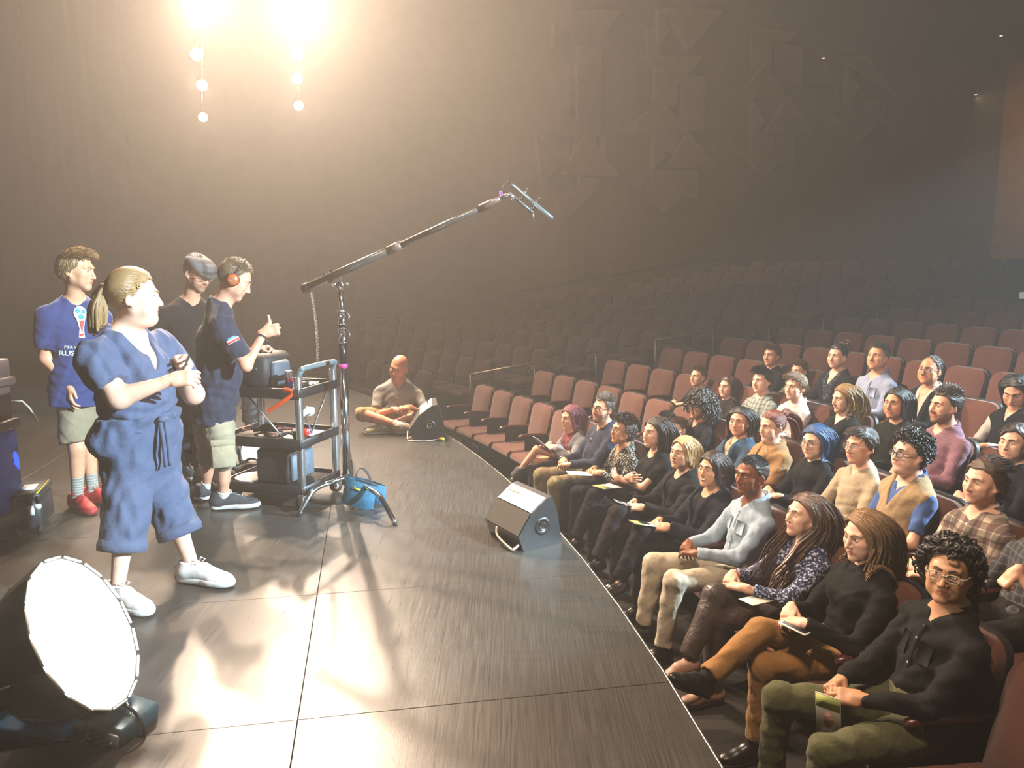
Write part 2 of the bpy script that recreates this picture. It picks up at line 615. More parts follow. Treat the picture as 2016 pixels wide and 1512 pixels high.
# back wall beyond the upper bank, and the ceiling
mb = MB()
a, b = np.array([19.4, 31.6]), np.array([34.0, -6.0])
t = unit(b - a)
nn = np.array([t[1], -t[0]]) * -0.3
q = [a, b, b + nn, a + nn]
mb.add([(*p, -1) for p in q] + [(*p, 10.2) for p in q], [(0, 1, 5, 4), (1, 2, 6, 5), (2, 3, 7, 6), (3, 0, 4, 7), (4, 5, 6, 7)])
tag(mb.build('wall_rear', mat('ochre_wall', '#8c5f2a', 0.85, var=0.1, scale=2), None, smooth=False), 'ochre rear wall above the upper seating bank', None, None, 'structure')
mb = MB()
mb.box((-22, -8, 10.0), (38, 40, 10.3))
tag(mb.build('ceiling', mat('black_ceiling', '#14130f', 0.9, var=0.2), None, smooth=False), 'black auditorium ceiling', None, None, 'structure')
mb = MB()  # ceiling bulkhead stepping down towards the rear
q = [(7.6, 24.2), (36, 40), (36, -8), (13, -8)]
mb.add([(7.4, 24.0, 9.0), (14.0, 28.2, 8.6), (36, 20, 8.6), (36, -8, 8.6), (13, -8, 9.0), (7.4, 24.0, 10), (14.0, 28.2, 10), (36, 20, 10), (36, -8, 10), (13, -8, 10)],
       [(4, 3, 2, 1, 0), (0, 1, 6, 5), (1, 2, 7, 6), (2, 3, 8, 7), (3, 4, 9, 8), (4, 0, 5, 9)])
tag(mb.build('trim_1', MATS['black_ceiling'], None, smooth=False), 'dark ceiling bulkhead stepping down over the seats', None, None, 'structure')

# stage-left masking: black drapes beside and behind the crew
def drape(name, p0, p1, z0, z1, label, folds=26, depth=0.05, col='#24221f'):
    p0, p1 = np.array(p0, float), np.array(p1, float)
    t = unit(p1 - p0)
    nrm = np.array([-t[1], t[0]])
    n = folds * 6
    u = np.linspace(0, 1, n + 1)
    wob = depth * np.sin(u * folds * 2 * math.pi + 0.6 * np.sin(u * 17)) * (0.7 + 0.3 * np.sin(u * 31))
    P = p0 + (p1 - p0) * u[:, None] + nrm * wob[:, None]
    V = np.vstack([np.c_[P, np.full(n + 1, z0)], np.c_[P, np.full(n + 1, z1)], np.c_[P + nrm * 0.012, np.full(n + 1, z1)], np.c_[P + nrm * 0.012, np.full(n + 1, z0)]])
    m = n + 1
    F = [(i, i + 1, m + i + 1, m + i) for i in range(n)] + [(m + i, m + i + 1, 2 * m + i + 1, 2 * m + i) for i in range(n)] + [(2 * m + i, 2 * m + i + 1, 3 * m + i + 1, 3 * m + i) for i in range(n)]
    o = MB().add(V, F).build(name, mat('black_velour_' + col[1:], col, 0.95, var=0.15, scale=40, ), None)
    return tag(o, label, 'curtain')
drape('stage_curtain', (-13.5, 13.0), (-8.1, 13.4), 0.0, 10.0, 'tall black stage leg curtain at the far left edge', 14)
drape('stage_curtain', (-13.5, 19.0), (-9.3, 19.3), 0.0, 10.0, 'tall black stage leg curtain behind the boy in blue', 12)
drape('masking_drape', (-9.0, 12.4), (-2.55, 12.9), 0.0, 1.72, 'low black masking drape across the back of the crew', 18, 0.05, '#141312')
mb = MB()  # low side wall closing the gap between drape and seats
tag(mb.box((-20, 14.9, FLOOR0 - .1), (-4.5, 15.0, 1.0)).build('wall_wing', MATS['dark_fascia'], None, smooth=False), 'low black wall beside the far wing', None, None, 'structure')


# ================================================================== THEATRE SEATS
M_SEAT = mat('rust_seat_fabric', '#592f20', 0.9, var=0.14, scale=90, bump=0.25, bscale=400, sheen=0.25)
M_SHELL = mat('dark_seat_shell', '#1a1716', 0.55, var=0.15)
M_ARM = mat('oxblood_armrest', '#4a2019', 0.32, var=0.2, scale=14, stretch=(1, 6, 1))
M_IRON = mat('black_iron', '#141413', 0.5, 0.4)

def pad(w_fn, rows, thick, n=9):
    """closed upholstered pad: rows = list of (y,z,halfwidth,halfthick)"""
    return None
def make_chair_meshes():
    out = {}
    # backrest: outline with rounded shoulders, domed, leaning back
    def back(mb, hw, z0, z1, th, y_off, dome, rad, mi=0):
        nz, nx = 9, 8
        front, rear = [], []
        for i in range(nz + 1):
            t = i / nz
            t = 1 - (1 - t) ** 1.6
            z = z0 + (z1 - z0) * t
            dz = z1 - z
            w = hw * (0.93 + 0.07 * t)
            if dz < rad:
                w -= rad - math.sqrt(max(0, rad * rad - (rad - dz) ** 2))
            for j in range(nx + 1):
                u = -1 + 2 * j / nx
                x = w * u
                e = max(0.0, 1 - abs(u) ** 4) * max(0.0, 1 - (2 * t - 1) ** 6)
                yb = -(z - 0.42) * 0.23 + y_off
                front.append((x, yb + dome * e, z))
                rear.append((x, yb - th, z))
        m = len(front)
        F = []
        k = nx + 1
        for i in range(nz):
            for j in range(nx):
                F.append((i * k + j, i * k + j + 1, (i + 1) * k + j + 1, (i + 1) * k + j)[::-1])
                F.append((m + i * k + j, m + i * k + j + 1, m + (i + 1) * k + j + 1, m + (i + 1) * k + j))
        per = [j for j in range(k)] + [i * k + nx for i in range(1, nz + 1)] + [nz * k + j for j in range(nx - 1, -1, -1)] + [i * k for i in range(nz - 1, 0, -1)]
        for a in range(len(per)):
            b = (a + 1) % len(per)
            F.append((per[a], per[b], m + per[b], m + per[a]))
        mb.add(front + rear, F, mi)
    mb = MB(); back(mb, 0.235, 0.42, 0.90, 0.045, -0.125, 0.035, 0.09)
    out['backrest'] = (mb, M_SEAT)
    mb = MB(); back(mb, 0.245, 0.34, 0.91, 0.028, -0.168, 0.0, 0.10)
    out['back_shell'] = (mb, M_SHELL)
    mb = MB(); mb.rbox((0, 0.075, 0.405), (0.235, 0.215, 0.045), 0.03)
    mb.tube([(-0.215, 0.275, 0.405), (0.215, 0.275, 0.405)], 0.044, 10)
    out['seat'] = (mb, M_SEAT)
    mb = MB(); mb.rbox((0, 0.05, 0.335), (0.22, 0.20, 0.035), 0.02)
    out['seat_pan'] = (mb, M_SHELL)
    for nm, sx in (('a', 1), ('b', -1)):
        mb = MB()
        x = sx * SEAT_W / 2
        prof = [(-0.19, 0.605, 0.018), (-0.1, 0.615, 0.024), (0.05, 0.622, 0.027), (0.15, 0.618, 0.028), (0.18, 0.608, 0.024), (0.195, 0.595, 0.012)]
        V, F = tube_mesh(np.array([(x, y, z) for y, z, r in prof]), np.array([r for _, _, r in prof]), 10)
        V[:, 2] = 0.61 + (V[:, 2] - 0.61) * 0.75
        mb.add(V, F)
        out['armrest_' + nm] = (mb, M_ARM)
        mb = MB()
        mb.box((x - 0.016, -0.17, 0.0), (x + 0.016, -0.02, 0.40), bev=0.006)
        mb.box((x - 0.016, -0.21, 0.36), (x + 0.016, 0.12, 0.60), bev=0.01)
        mb.box((x - 0.03, -0.24, 0.0), (x + 0.03, 0.10, 0.02), bev=0.005)
        out['standard_' + nm] = (mb, M_IRON)
    return out
CH = {}
for nm, (mb, m_) in make_chair_meshes().items():
    o = mb.build(nm, m_, None, angle=45)
    CH[nm] = o.data
    bpy.data.objects.remove(o)
def link_part(name, me, parent):
    o = bpy.data.objects.new(name, me)
    COL.objects.link(o)
    o.parent = parent
    return o
def make_chair(x, y, z, rz, end=False, detail=2):
    e = empty('theatre_seat', (x, y, z), rz)
    link_part('backrest', CH['backrest'], e)
    link_part('back_shell', CH['back_shell'], e)
    s_ = link_part('seat', CH['seat'], e)
    if detail > 1:
        link_part('seat_pan', CH['seat_pan'], s_)
    link_part('armrest', CH['armrest_a'], e)
    if detail > 1:
        link_part('leg_standard', CH['standard_a'], e)
    if end:
        link_part('armrest', CH['armrest_b'], e)
        link_part('leg_standard', CH['standard_b'], e)
    return e
def project(p):
    q = np.array(p, float) - [0, 0, EYE]
    d = q[1] * math.cos(PITCH) - q[2] * math.sin(PITCH)
    u = q[1] * math.sin(PITCH) + q[2] * math.cos(PITCH)
    if d < 0.1:
        return None
    return 1008 + FPX * q[0] / d, 756 - FPX * u / d, d
ORD = ['first', 'second', 'third', 'fourth', 'fifth', 'sixth', 'seventh', 'eighth', 'ninth', 'tenth', 'eleventh', 'twelfth', 'thirteenth', 'fourteenth', 'fifteenth', 'sixteenth', 'seventeenth', 'eighteenth', 'nineteenth', 'twentieth']
def aisle_th(k):
    return math.radians(29.9 - 0.52 * (k - 1))
CHAIRS = {}
ROW_PHASE = {1: -0.4, 2: -0.7, 3: -0.3, 4: -0.5}
far_specs = []
for k in range(1, 10):
    r = row_r(k)
    for i in range(24):
        th = aisle_th(k) - (i + ROW_PHASE.get(k, -0.4) + 0.5) * SEAT_W / r
        p = pol(r, th)
        pr = project((p[0], p[1], row_floor(k) + 0.7))
        if pr is None or pr[0] > 2016 + 230 * 3.0 / max(pr[2], 1.0) + 60 or p[1] < 1.6:
            continue
        e = make_chair(p[0], p[1], row_floor(k), th + math.pi / 2)
        CHAIRS[(k, i)] = e
        tag(e, 'rust theatre seat, %s from the aisle rail in the %s row from the stage' % (ORD[i] if i < 20 else 'farthest', ORD[k - 1]), 'seat', 'rust seats of the near block')
for k in range(1, 15):
    r = row_r(k)
    th0 = aisle_th(k) + 1.5 / r
    for i in range(18):
        th = th0 + (i + 0.5) * SEAT_W / r
        p = pol(r, th)
        if p[1] > 18.6 + max(0, p[0] - 1) * 0.55 or (k >= 11 and i > 15) or (p[1] > 14.3 and p[0] < -4.1):
            continue
        pr = project((p[0], p[1], row_floor(k) + 0.7))
        if pr is None or pr[0] > 2040:
            continue
        far_specs.append((pr[2], k, i, p, th))
far_specs.sort(key=lambda s_: s_[0])
budget = 300 - len(CHAIRS)
for d, k, i, p, th in far_specs[:budget]:
    e = make_chair(p[0], p[1], row_floor(k), th + math.pi / 2, end=(i == 0), detail=1)
    CHAIRS[('f', k, i)] = e
    tag(e, '%s rust seat across the aisle, %s from the handrail in the %s row' % ('hazy' if k <= 6 else 'dim', ORD[i], ORD[k - 1]), 'seat', 'rust seats across the aisle')
def chairs_stuff(name, specs, label):
    B = []
    for nm in ('backrest', 'back_shell', 'seat'):
        me = CH[nm]
        V = np.zeros(len(me.vertices) * 3)
        me.vertices.foreach_get('co', V)
        B.append((V.reshape(-1, 3), [tuple(p_.vertices) for p_ in me.polygons], 0 if nm != 'back_shell' else 1))
    mb = MB()
    for x, y, z, rz in specs:
        M = rotz(rz, (x, y, z))
        for V, F, mi in B:
            mb.add(xf(M, V), F, mi)
    return tag(mb.build(name, [M_SEAT, M_SHELL], None), label, 'seats', None, 'stuff')
if far_specs[budget:]:
    chairs_stuff('distant_seat_rows', [(p[0], p[1], row_floor(k), th + math.pi / 2) for d, k, i, p, th in far_specs[budget:]], 'dim distant rows of rust seats fading into the haze by the side wall')
print('seats', len(CHAIRS), 'far leftover', len(far_specs) - budget)
# upper bank beyond the cross aisle: barely lit
mb = MB()
bank_specs = []
Z_UP = row_floor(10) + 0.55
R_UP = row_r(10) + 1.0
for k in range(9):
    r0, r1, z = R_UP + 0.95 * k, R_UP + 0.95 * (k + 1), Z_UP + 0.36 * k
    tt = np.radians(np.linspace(-12, 26.3 - 0.45 * k, 22))
    n = len(tt)
    mb.add([(*pol(r0, t), z - 0.36 - (1.4 if k == 0 else 0)) for t in tt] + [(*pol(r0, t), z) for t in tt] + [(*pol(r1, t), z) for t in tt],
           [(i, n + i, n + i + 1, i + 1) for i in range(n - 1)] + [(n + i, 2 * n + i, 2 * n + i + 1, n + i + 1) for i in range(n - 1)])
    for i in range(22):
        th = math.radians(25.2 - 0.45 * k) - (i + 0.5) * 0.5 / r0
        bank_specs.append((*pol(r0 + 0.5, th), z, th + math.pi / 2))
tag(mb.build('floor_upper', M_CONC, None, smooth=False), 'dark stepped upper seating bank', None, None, 'structure')
chairs_stuff('upper_seat_rows', bank_specs, 'almost black seat rows of the upper bank under the rear wall')
mb = MB()   # parapet in front of the upper bank
tt = np.radians(np.linspace(-12, 22.3, 24))
n = len(tt)
V = []
for rr, zz in ((R_UP - 0.14, -0.3), (R_UP - 0.14, Z_UP + 0.42), (R_UP, Z_UP + 0.42), (R_UP, -0.3)):
    V += [(*pol(rr, t), zz) for t in tt]
mb.add(V, [(a * n + i, (a + 1) * n + i, (a + 1) * n + i + 1, a * n + i + 1) for a in range(3) for i in range(n - 1)] + [(0, n, 2 * n, 3 * n), (n - 1, 4 * n - 1, 3 * n - 1, 2 * n - 1)])
tag(mb.build('wall_parapet', mat('parapet_paint', '#5d5242', 0.8), None, smooth=False), 'low tan parapet in front of the upper bank', None, None, 'structure')
# step lights along the upper aisle
for q, (px, py) in enumerate([(1850, 514), (1889, 490), (1925, 466), (1961, 442), (1990, 420)]):
    k = 1 + q
    c = pol(R_UP + 0.95 * k - 0.02, math.radians(27.2 - 0.45 * k))
    pos = np.array([c[0], c[1], Z_UP + 0.36 * k - 0.14])
    e = empty('aisle_step_light', pos, math.radians(27), '%s small white step light up the upper aisle' % ORD[q], 'light', 'step lights of the upper aisle')
    MB().rbox((0, 0, 0), (0.02, 0.05, 0.06), 0.01).build('lens', mat('step_light_lens', '#e9e4d2', 0.4, emit='#fff3d8', estr=0.25), e)
    MB().rbox((0.02, 0, 0.0), (0.012, 0.07, 0.08), 0.01).build('housing', M_IRON, e)
for q, (px, py) in enumerate([(1971, 70), (1621, 115), (1921, 186)]):
    p = atz(px, py, 8.55) if q == 0 else aty(px, py, 26.0)
    e = empty('ceiling_downlight', p, 0, ['small round downlight in the ceiling, top right corner', 'small downlight by the top of the side wall panels', 'small downlight above the ochre rear wall'][q], 'light', 'ceiling downlights')
    MB().lathe([(0.0, 0.0), (0.06, 0.0), (0.07, 0.015), (0.07, 0.06)], 12).build('ring', M_IRON, e)
    MB().ell((0, 0, -0.005), (0.045, 0.045, 0.02), 10, 6).build('lamp', mat('downlight_lamp', '#fff0d0', 0.4, emit='#ffe9c4', estr=1.2), e)

spot('ceiling_downlight_light', tuple(aty(1921, 186, 26.0) + np.array([0, 0, -0.1])), (20.9, 28.5, 6.0), 700, (1.0, 0.7, 0.4), 90, 0.05, 0.8)
# aisle handrails: two tubes on posts climbing with the steps
M_RAIL = mat('bronze_rail', '#6f6455', 0.35, 0.8)
def handrail(k0, k1, label):
    posts = []
    for q in range(k1 - k0 + 1):
        k = k0 + q
        r = row_r(k) + 0.28
        th = aisle_th(k) + 0.42 / r
        posts.append(np.array([*pol(r, th), row_floor(k + 1) if k > k0 else row_floor(k)]))
    base = posts[0]
    e = empty('aisle_handrail', base, 0, label, 'handrail', 'aisle handrails')
    L = [p - base for p in posts]
    top = [l + [0, 0, 0.86] for l in L]
    top[0][2] = top[1][2] - (top[2][2] - top[1][2]) if len(top) > 2 else top[0][2]
    mid = [t_ - [0, 0, 0.42] for t_ in top]
    MB().tube(top, 0.019, 8).build('top_rail', M_RAIL, e)
    MB().tube(mid, 0.017, 8).build('lower_rail', M_RAIL, e)
    for l, t_ in zip(L, top):
        mb = MB()
        mb.tube([l, t_], 0.018, 8)
        mb.lathe([(0.0, 0.012), (0.05, 0.012), (0.055, 0.0)], 12, 0, np.array([[1, 0, 0, l[0]], [0, 1, 0, l[1]], [0, 0, 1, l[2]], [0, 0, 0, 1.0]]))
        mb.build('post', M_RAIL, e)
handrail(1, 3, 'lower bronze aisle handrail beside the front rows')
handrail(4, 9, 'long upper bronze aisle handrail climbing to the rear')

# ================================================================== ORGANIC SHAPES: distance fields meshed with surface nets
f32 = np.float32
class Field:
    def __init__(s, lo, hi, h):
        s.lo = np.array(lo, float)
        s.h = float(h)
        s.n = np.maximum(np.ceil((np.array(hi) - s.lo) / h).astype(int) + 1, 3)
        s.ax = [(s.lo[i] + np.arange(s.n[i]) * h).astype(f32) for i in range(3)]
        s.D = np.full(tuple(s.n), 1.0, f32)
    def sub(s, lo, hi):
        i0 = np.clip(np.floor((np.asarray(lo) - s.lo) / s.h).astype(int), 0, s.n)
        i1 = np.clip(np.ceil((np.asarray(hi) - s.lo) / s.h).astype(int) + 1, 0, s.n)
        if np.any(i1 - i0 < 1):
            return None
        sl = tuple(slice(a, b) for a, b in zip(i0, i1))
        return sl, s.ax[0][sl[0]][:, None, None], s.ax[1][sl[1]][None, :, None], s.ax[2][sl[2]][None, None, :]
    def put(s, q, d, k, op):
        sl = q[0]
        A = s.D[sl]
        if op == 'add':
            if k > 0:
                hh = np.maximum(k - np.abs(A - d), 0) / k
                s.D[sl] = np.minimum(A, d) - hh * hh * (k * 0.25)
            else:
                s.D[sl] = np.minimum(A, d)
        else:
            d = -d
            if k > 0:
                hh = np.maximum(k - np.abs(A - d), 0) / k
                s.D[sl] = np.maximum(A, d) + hh * hh * (k * 0.25)
            else:
                s.D[sl] = np.maximum(A, d)
    def run(s, prims, off=0.0):
        for p in prims:
            kind, k, op = p[0], p[1], p[2]
            if kind == 'cone':
                _, _, _, a, b, ra, rb = p[:7]
                clip = p[7] if len(p) > 7 else None
                ra, rb = ra + off, rb + off
                m = max(ra, rb) + k + 2 * s.h + 0.01
                q = s.sub(np.minimum(a, b) - m, np.maximum(a, b) + m)
                if q is None:
                    continue
                x, y, z = q[1] - f32(a[0]), q[2] - f32(a[1]), q[3] - f32(a[2])
                ba = np.asarray(b, float) - np.asarray(a, float)
                L2 = float(ba @ ba) + 1e-9
                t = np.clip((x * f32(ba[0]) + y * f32(ba[1]) + z * f32(ba[2])) * f32(1 / L2), 0, 1)
                d = np.sqrt((x - t * f32(ba[0])) ** 2 + (y - t * f32(ba[1])) ** 2 + (z - t * f32(ba[2])) ** 2) - (f32(ra) + t * f32(rb - ra))
                if clip is not None:   # cut flat past the end b
                    u = ba / math.sqrt(L2)
                    d = np.maximum(d, (x - f32(ba[0])) * f32(u[0]) + (y - f32(ba[1])) * f32(u[1]) + (z - f32(ba[2])) * f32(u[2]) - f32(clip))
                s.put(q, d, k, op)
            elif kind == 'ell':
                _, _, _, c, r, R = p[:6]
                r = np.asarray(r, float) + off
                m = float(max(r)) + k + 2 * s.h + 0.01
                q = s.sub(np.asarray(c) - m, np.asarray(c) + m)
                if q is None:
                    continue
                x, y, z = q[1] - f32(c[0]), q[2] - f32(c[1]), q[3] - f32(c[2])
                if R is None:
                    a, b, cc = x, y, z
                else:
                    a = x * f32(R[0, 0]) + y * f32(R[1, 0]) + z * f32(R[2, 0])
                    b = x * f32(R[0, 1]) + y * f32(R[1, 1]) + z * f32(R[2, 1])
                    cc = x * f32(R[0, 2]) + y * f32(R[1, 2]) + z * f32(R[2, 2])
                k0 = np.sqrt((a / f32(r[0])) ** 2 + (b / f32(r[1])) ** 2 + (cc / f32(r[2])) ** 2)
                k1 = np.sqrt((a / f32(r[0] ** 2)) ** 2 + (b / f32(r[1] ** 2)) ** 2 + (cc / f32(r[2] ** 2)) ** 2) + f32(1e-6)
                s.put(q, k0 * (k0 - 1) / k1, k, op)
            elif kind == 'box':
                _, _, _, c, r, R, rad = p[:7]
                r = np.asarray(r, float) + off
                m = float(np.linalg.norm(r)) + k + 2 * s.h + 0.01
                q = s.sub(np.asarray(c) - m, np.asarray(c) + m)
                if q is None:
                    continue
                x, y, z = q[1] - f32(c[0]), q[2] - f32(c[1]), q[3] - f32(c[2])
                R = np.eye(3) if R is None else R
                g = [np.abs(x * f32(R[0, i]) + y * f32(R[1, i]) + z * f32(R[2, i])) - f32(r[i] - rad) for i in range(3)]
                d = np.sqrt(sum(np.maximum(v, 0) ** 2 for v in g)) + np.minimum(np.maximum(np.maximum(g[0], g[1]), g[2]), 0) - f32(rad)
                s.put(q, d, k, op)
            elif kind == 'fn':     # custom: fn(x,y,z) -> distance, limited to a box
                _, _, _, fn, lo, hi = p[:6]
                q = s.sub(lo, hi)
                if q is None:
                    continue
                s.put(q, fn(q[1], q[2], q[3]).astype(f32), k, op)
        return s
    def wave(s, amp, freqs, seed=0):
        r_ = np.random.RandomState(seed)
        X, Y, Z = s.ax[0][:, None, None], s.ax[1][None, :, None], s.ax[2][None, None, :]
        for fr in freqs:
            v = r_.normal(size=3)
            v = v / np.linalg.norm(v) * fr
            w = r_.normal(size=3)
            w = w / np.linalg.norm(w) * fr * 0.6
            s.D += (np.sin(X * f32(v[0]) + Y * f32(v[1]) + Z * f32(v[2]) + f32(r_.uniform(0, 6)) +
                           1.3 * np.sin(X * f32(w[0]) + Y * f32(w[1]) + Z * f32(w[2]))) * f32(amp))
        return s
    def mesh(s):
        D = s.D
        S = D < 0
        nx, ny, nz = D.shape
        c = S[:-1, :-1, :-1].astype(np.int8)
        cnt = np.zeros(c.shape, np.int8)
        for a in (0, 1):
            for b in (0, 1):
                for g in (0, 1):
                    cnt += S[a:nx - 1 + a, b:ny - 1 + b, g:nz - 1 + g]
        act = (cnt > 0) & (cnt < 8)
        I = np.argwhere(act)
        if len(I) == 0:
            return np.zeros((0, 3)), np.zeros((0, 4), int)
        cor = np.array([(a, b, g) for a in (0, 1) for b in (0, 1) for g in (0, 1)])
        val = np.stack([D[I[:, 0] + q[0], I[:, 1] + q[1], I[:, 2] + q[2]] for q in cor], 1).astype(float)
        P = np.zeros((len(I), 3))
        N = np.zeros(len(I))
        for i in range(8):
            for j in range(i + 1, 8):
                if np.abs(cor[i] - cor[j]).sum() == 1:
                    m = (val[:, i] < 0) != (val[:, j] < 0)
                    t = val[m, i] / (val[m, i] - val[m, j])
                    P[m] += cor[i] + t[:, None] * (cor[j] - cor[i])
                    N[m] += 1
        P = (I + P / N[:, None]) * s.h + s.lo
        idx = np.full(c.shape, -1, np.int64)
        idx[I[:, 0], I[:, 1], I[:, 2]] = np.arange(len(I))
        Q = []
        for ax in range(3):
            a, b = [(1, 2), (2, 0), (0, 1)][ax]
            sl0 = [slice(None)] * 3
            sl1 = [slice(None)] * 3
            sl0[ax], sl1[ax] = slice(0, -1), slice(1, None)
            E0, E1 = S[tuple(sl0)], S[tuple(sl1)]
            J = np.argwhere(E0 != E1)
            ok = (J[:, a] > 0) & (J[:, b] > 0) & (J[:, a] < D.shape[a] - 1) & (J[:, b] < D.shape[b] - 1)
            J = J[ok]
            sgn = E0[J[:, 0], J[:, 1], J[:, 2]]
            def at(da, db):
                K = J.copy()
                K[:, a] += da
                K[:, b] += db
                return idx[K[:, 0], K[:, 1], K[:, 2]]
            q = np.stack([at(-1, -1), at(0, -1), at(0, 0), at(-1, 0)], 1)
            q[~sgn] = q[~sgn][:, ::-1]
            Q.append(q)
        Q = np.concatenate(Q)
        Q = Q[(Q >= 0).all(1)]
        return P, Q

class SM:
    """collects big numpy meshes into one object"""
    def __init__(s):
        s.v, s.q, s.m, s.n = [], [], [], 0
    def add(s, V, Q, mi=0):
        if len(V) == 0:
            return s
        s.v.append(V)
        s.q.append(np.asarray(Q) + s.n)
        s.m.append(np.full(len(Q), mi, np.int32) if np.isscalar(mi) else np.asarray(mi, np.int32))
        s.n += len(V)
        return s
    def build(s, name, mats, parent=None):
        V = np.concatenate(s.v)
        Q = np.concatenate(s.q).astype(np.int32)
        me = bpy.data.meshes.new(name)
        me.vertices.add(len(V))
        me.vertices.foreach_set('co', V.astype(f32).ravel())
        me.loops.add(Q.size)
        me.loops.foreach_set('vertex_index', Q.ravel())
        me.polygons.add(len(Q))
        me.polygons.foreach_set('loop_start', np.arange(len(Q), dtype=np.int32) * 4)
        me.polygons.foreach_set('loop_total', np.full(len(Q), 4, np.int32))
        if not isinstance(mats, (list, tuple)):
            mats = [mats]
        for m_ in mats:
            me.materials.append(m_)
        me.polygons.foreach_set('material_index', np.concatenate(s.m))
        me.polygons.foreach_set('use_smooth', np.ones(len(Q), bool))
        me.update(calc_edges=True)
        me.validate()
        o = bpy.data.objects.new(name, me)
        COL.objects.link(o)
        if parent is not None:
            o.parent = parent
        return o

# ================================================================== PEOPLE
def fabric(name, col, pattern=None, col2='#ffffff', col3=None, rough=0.85, scale=1.0, sheen=0.15, spec=0.3):
    if name in MATS:
        return MATS[name]
    if pattern is None:
        return mat(name, col, rough, var=0.10, scale=14, bump=0.45, bscale=34, sheen=0.0 if max(srgb(col)) < 0.03 else sheen * 0.6, spec=0.15 if max(srgb(col)) < 0.03 else spec)
    if pattern == 'speckle':
        return mat(name, col, rough, var=0, col2=col2, scale=95 * scale, thr=(0.52, 0.60), bump=0.1, spec=spec)
    m = bpy.data.materials.new(name)
    m.use_nodes = True
    nt = m.node_tree
    b = nt.nodes['Principled BSDF']
    b.inputs['Roughness'].default_value = rough
    b.inputs['Specular IOR Level'].default_value = spec
    tc = nt.nodes.new('ShaderNodeTexCoord')
    sep = nt.nodes.new('ShaderNodeSeparateXYZ')
    nt.links.new(tc.outputs['Object'], sep.inputs[0])
    def band(axis, period, duty, phase=0.0):
        mu = nt.nodes.new('ShaderNodeMath'); mu.operation = 'MULTIPLY_ADD'
        mu.inputs[1].default_value = 1.0 / period
        mu.inputs[2].default_value = 100.0 + phase
        nt.links.new(sep.outputs[axis], mu.inputs[0])
        fr = nt.nodes.new('ShaderNodeMath'); fr.operation = 'FRACT'
        nt.links.new(mu.outputs[0], fr.inputs[0])
        lt = nt.nodes.new('ShaderNodeMath'); lt.operation = 'LESS_THAN'
        lt.inputs[1].default_value = duty
        nt.links.new(fr.outputs[0], lt.inputs[0])
        return lt.outputs[0]
    def mix(fac, A, B, f=None):
        mx = nt.nodes.new('ShaderNodeMix'); mx.data_type = 'RGBA'
        if f is not None:
            mm = nt.nodes.new('ShaderNodeMath'); mm.operation = 'MULTIPLY'
            mm.inputs[1].default_value = f
            nt.links.new(fac, mm.inputs[0])
            fac = mm.outputs[0]
        nt.links.new(fac, mx.inputs['Factor'])
        for sock, v in (('A', A), ('B', B)):
            if isinstance(v, str):
                mx.inputs[sock].default_value = (*srgb(v), 1)
            else:
                nt.links.new(v, mx.inputs[sock])
        return mx.outputs['Result']
    if pattern == 'plaid':
        P = 0.075 * scale
        c = mix(band(0, P, 0.5), col, col2, 0.62)
        c = mix(band(2, P, 0.5), c, col2, 0.62)
        c = mix(band(0, P * 2, 0.3, 0.35), c, col3 or col2, 0.55)
        c = mix(band(2, P * 2, 0.3, 0.35), c, col3 or col2, 0.45)
    elif pattern == 'check':
        P = 0.045 * scale
        c = mix(band(0, P, 0.18), col, col2, 0.8)
        c = mix(band(2, P, 0.18), c, col2, 0.8)
        c = mix(band(0, P, 0.12, 0.5), c, col3 or col2, 0.5)
    elif pattern == 'fine_check':
        P = 0.011 * scale
        c = mix(band(0, P, 0.5), col, col2, 0.6)
        c = mix(band(2, P, 0.5), c, col2, 0.6)
    else:   # stripe
        P = 0.012 * scale
        c = mix(band(2 if pattern == 'hstripe' else 0, P, 0.4), col, col2, 0.6)
    nt.links.new(c, b.inputs['Base Color'])
    MATS[name] = m
    return m

def skin_mat(tone):
    return mat('skin_' + tone.strip('#'), tone, 0.48, var=0.07, scale=18, spec=0.4, bump=0.04, bscale=300)
def hair_mat(col, col2=None):
    nm = 'hair_' + col.strip('#')
    if nm in MATS:
        return MATS[nm]
    return mat(nm, col, 0.34, var=0.5 if col2 is None else 0, col2=col2, scale=12, stretch=(16, 16, 1.2), bump=0.35, bscale=34, spec=0.7, coord='Generated')

def two_bone(a, t, l1, l2, pole):
    a, t = np.array(a, float), np.array(t, float)
    d = t - a
    L = np.linalg.norm(d)
    if L > (l1 + l2) * 0.995:
        t = a + d / L * (l1 + l2) * 0.995
        d = t - a
        L = np.linalg.norm(d)
    u = d / L
    x = (l1 * l1 - l2 * l2 + L * L) / (2 * L)
    hgt = math.sqrt(max(l1 * l1 - x * x, 0))
    pl = np.asarray(pole, float)
    pl = pl - u * (pl @ u)
    pl = pl / (np.linalg.norm(pl) + 1e-9)
    return a + u * x + pl * hgt, t

def cone(a, b, ra, rb, k=0.02, op='add', clip=None):
    return ('cone', k, op, np.asarray(a, float), np.asarray(b, float), ra, rb, clip)
def ell(c, r, R=None, k=0.02, op='add'):
    return ('ell', k, op, np.asarray(c, float), r, R)

def rot_axis(v, ax, ang):
    ax = unit(ax)
    c, s_ = math.cos(ang), math.sin(ang)
    return v * c + np.cross(ax, v) * s_ + ax * (ax @ v) * (1 - c)

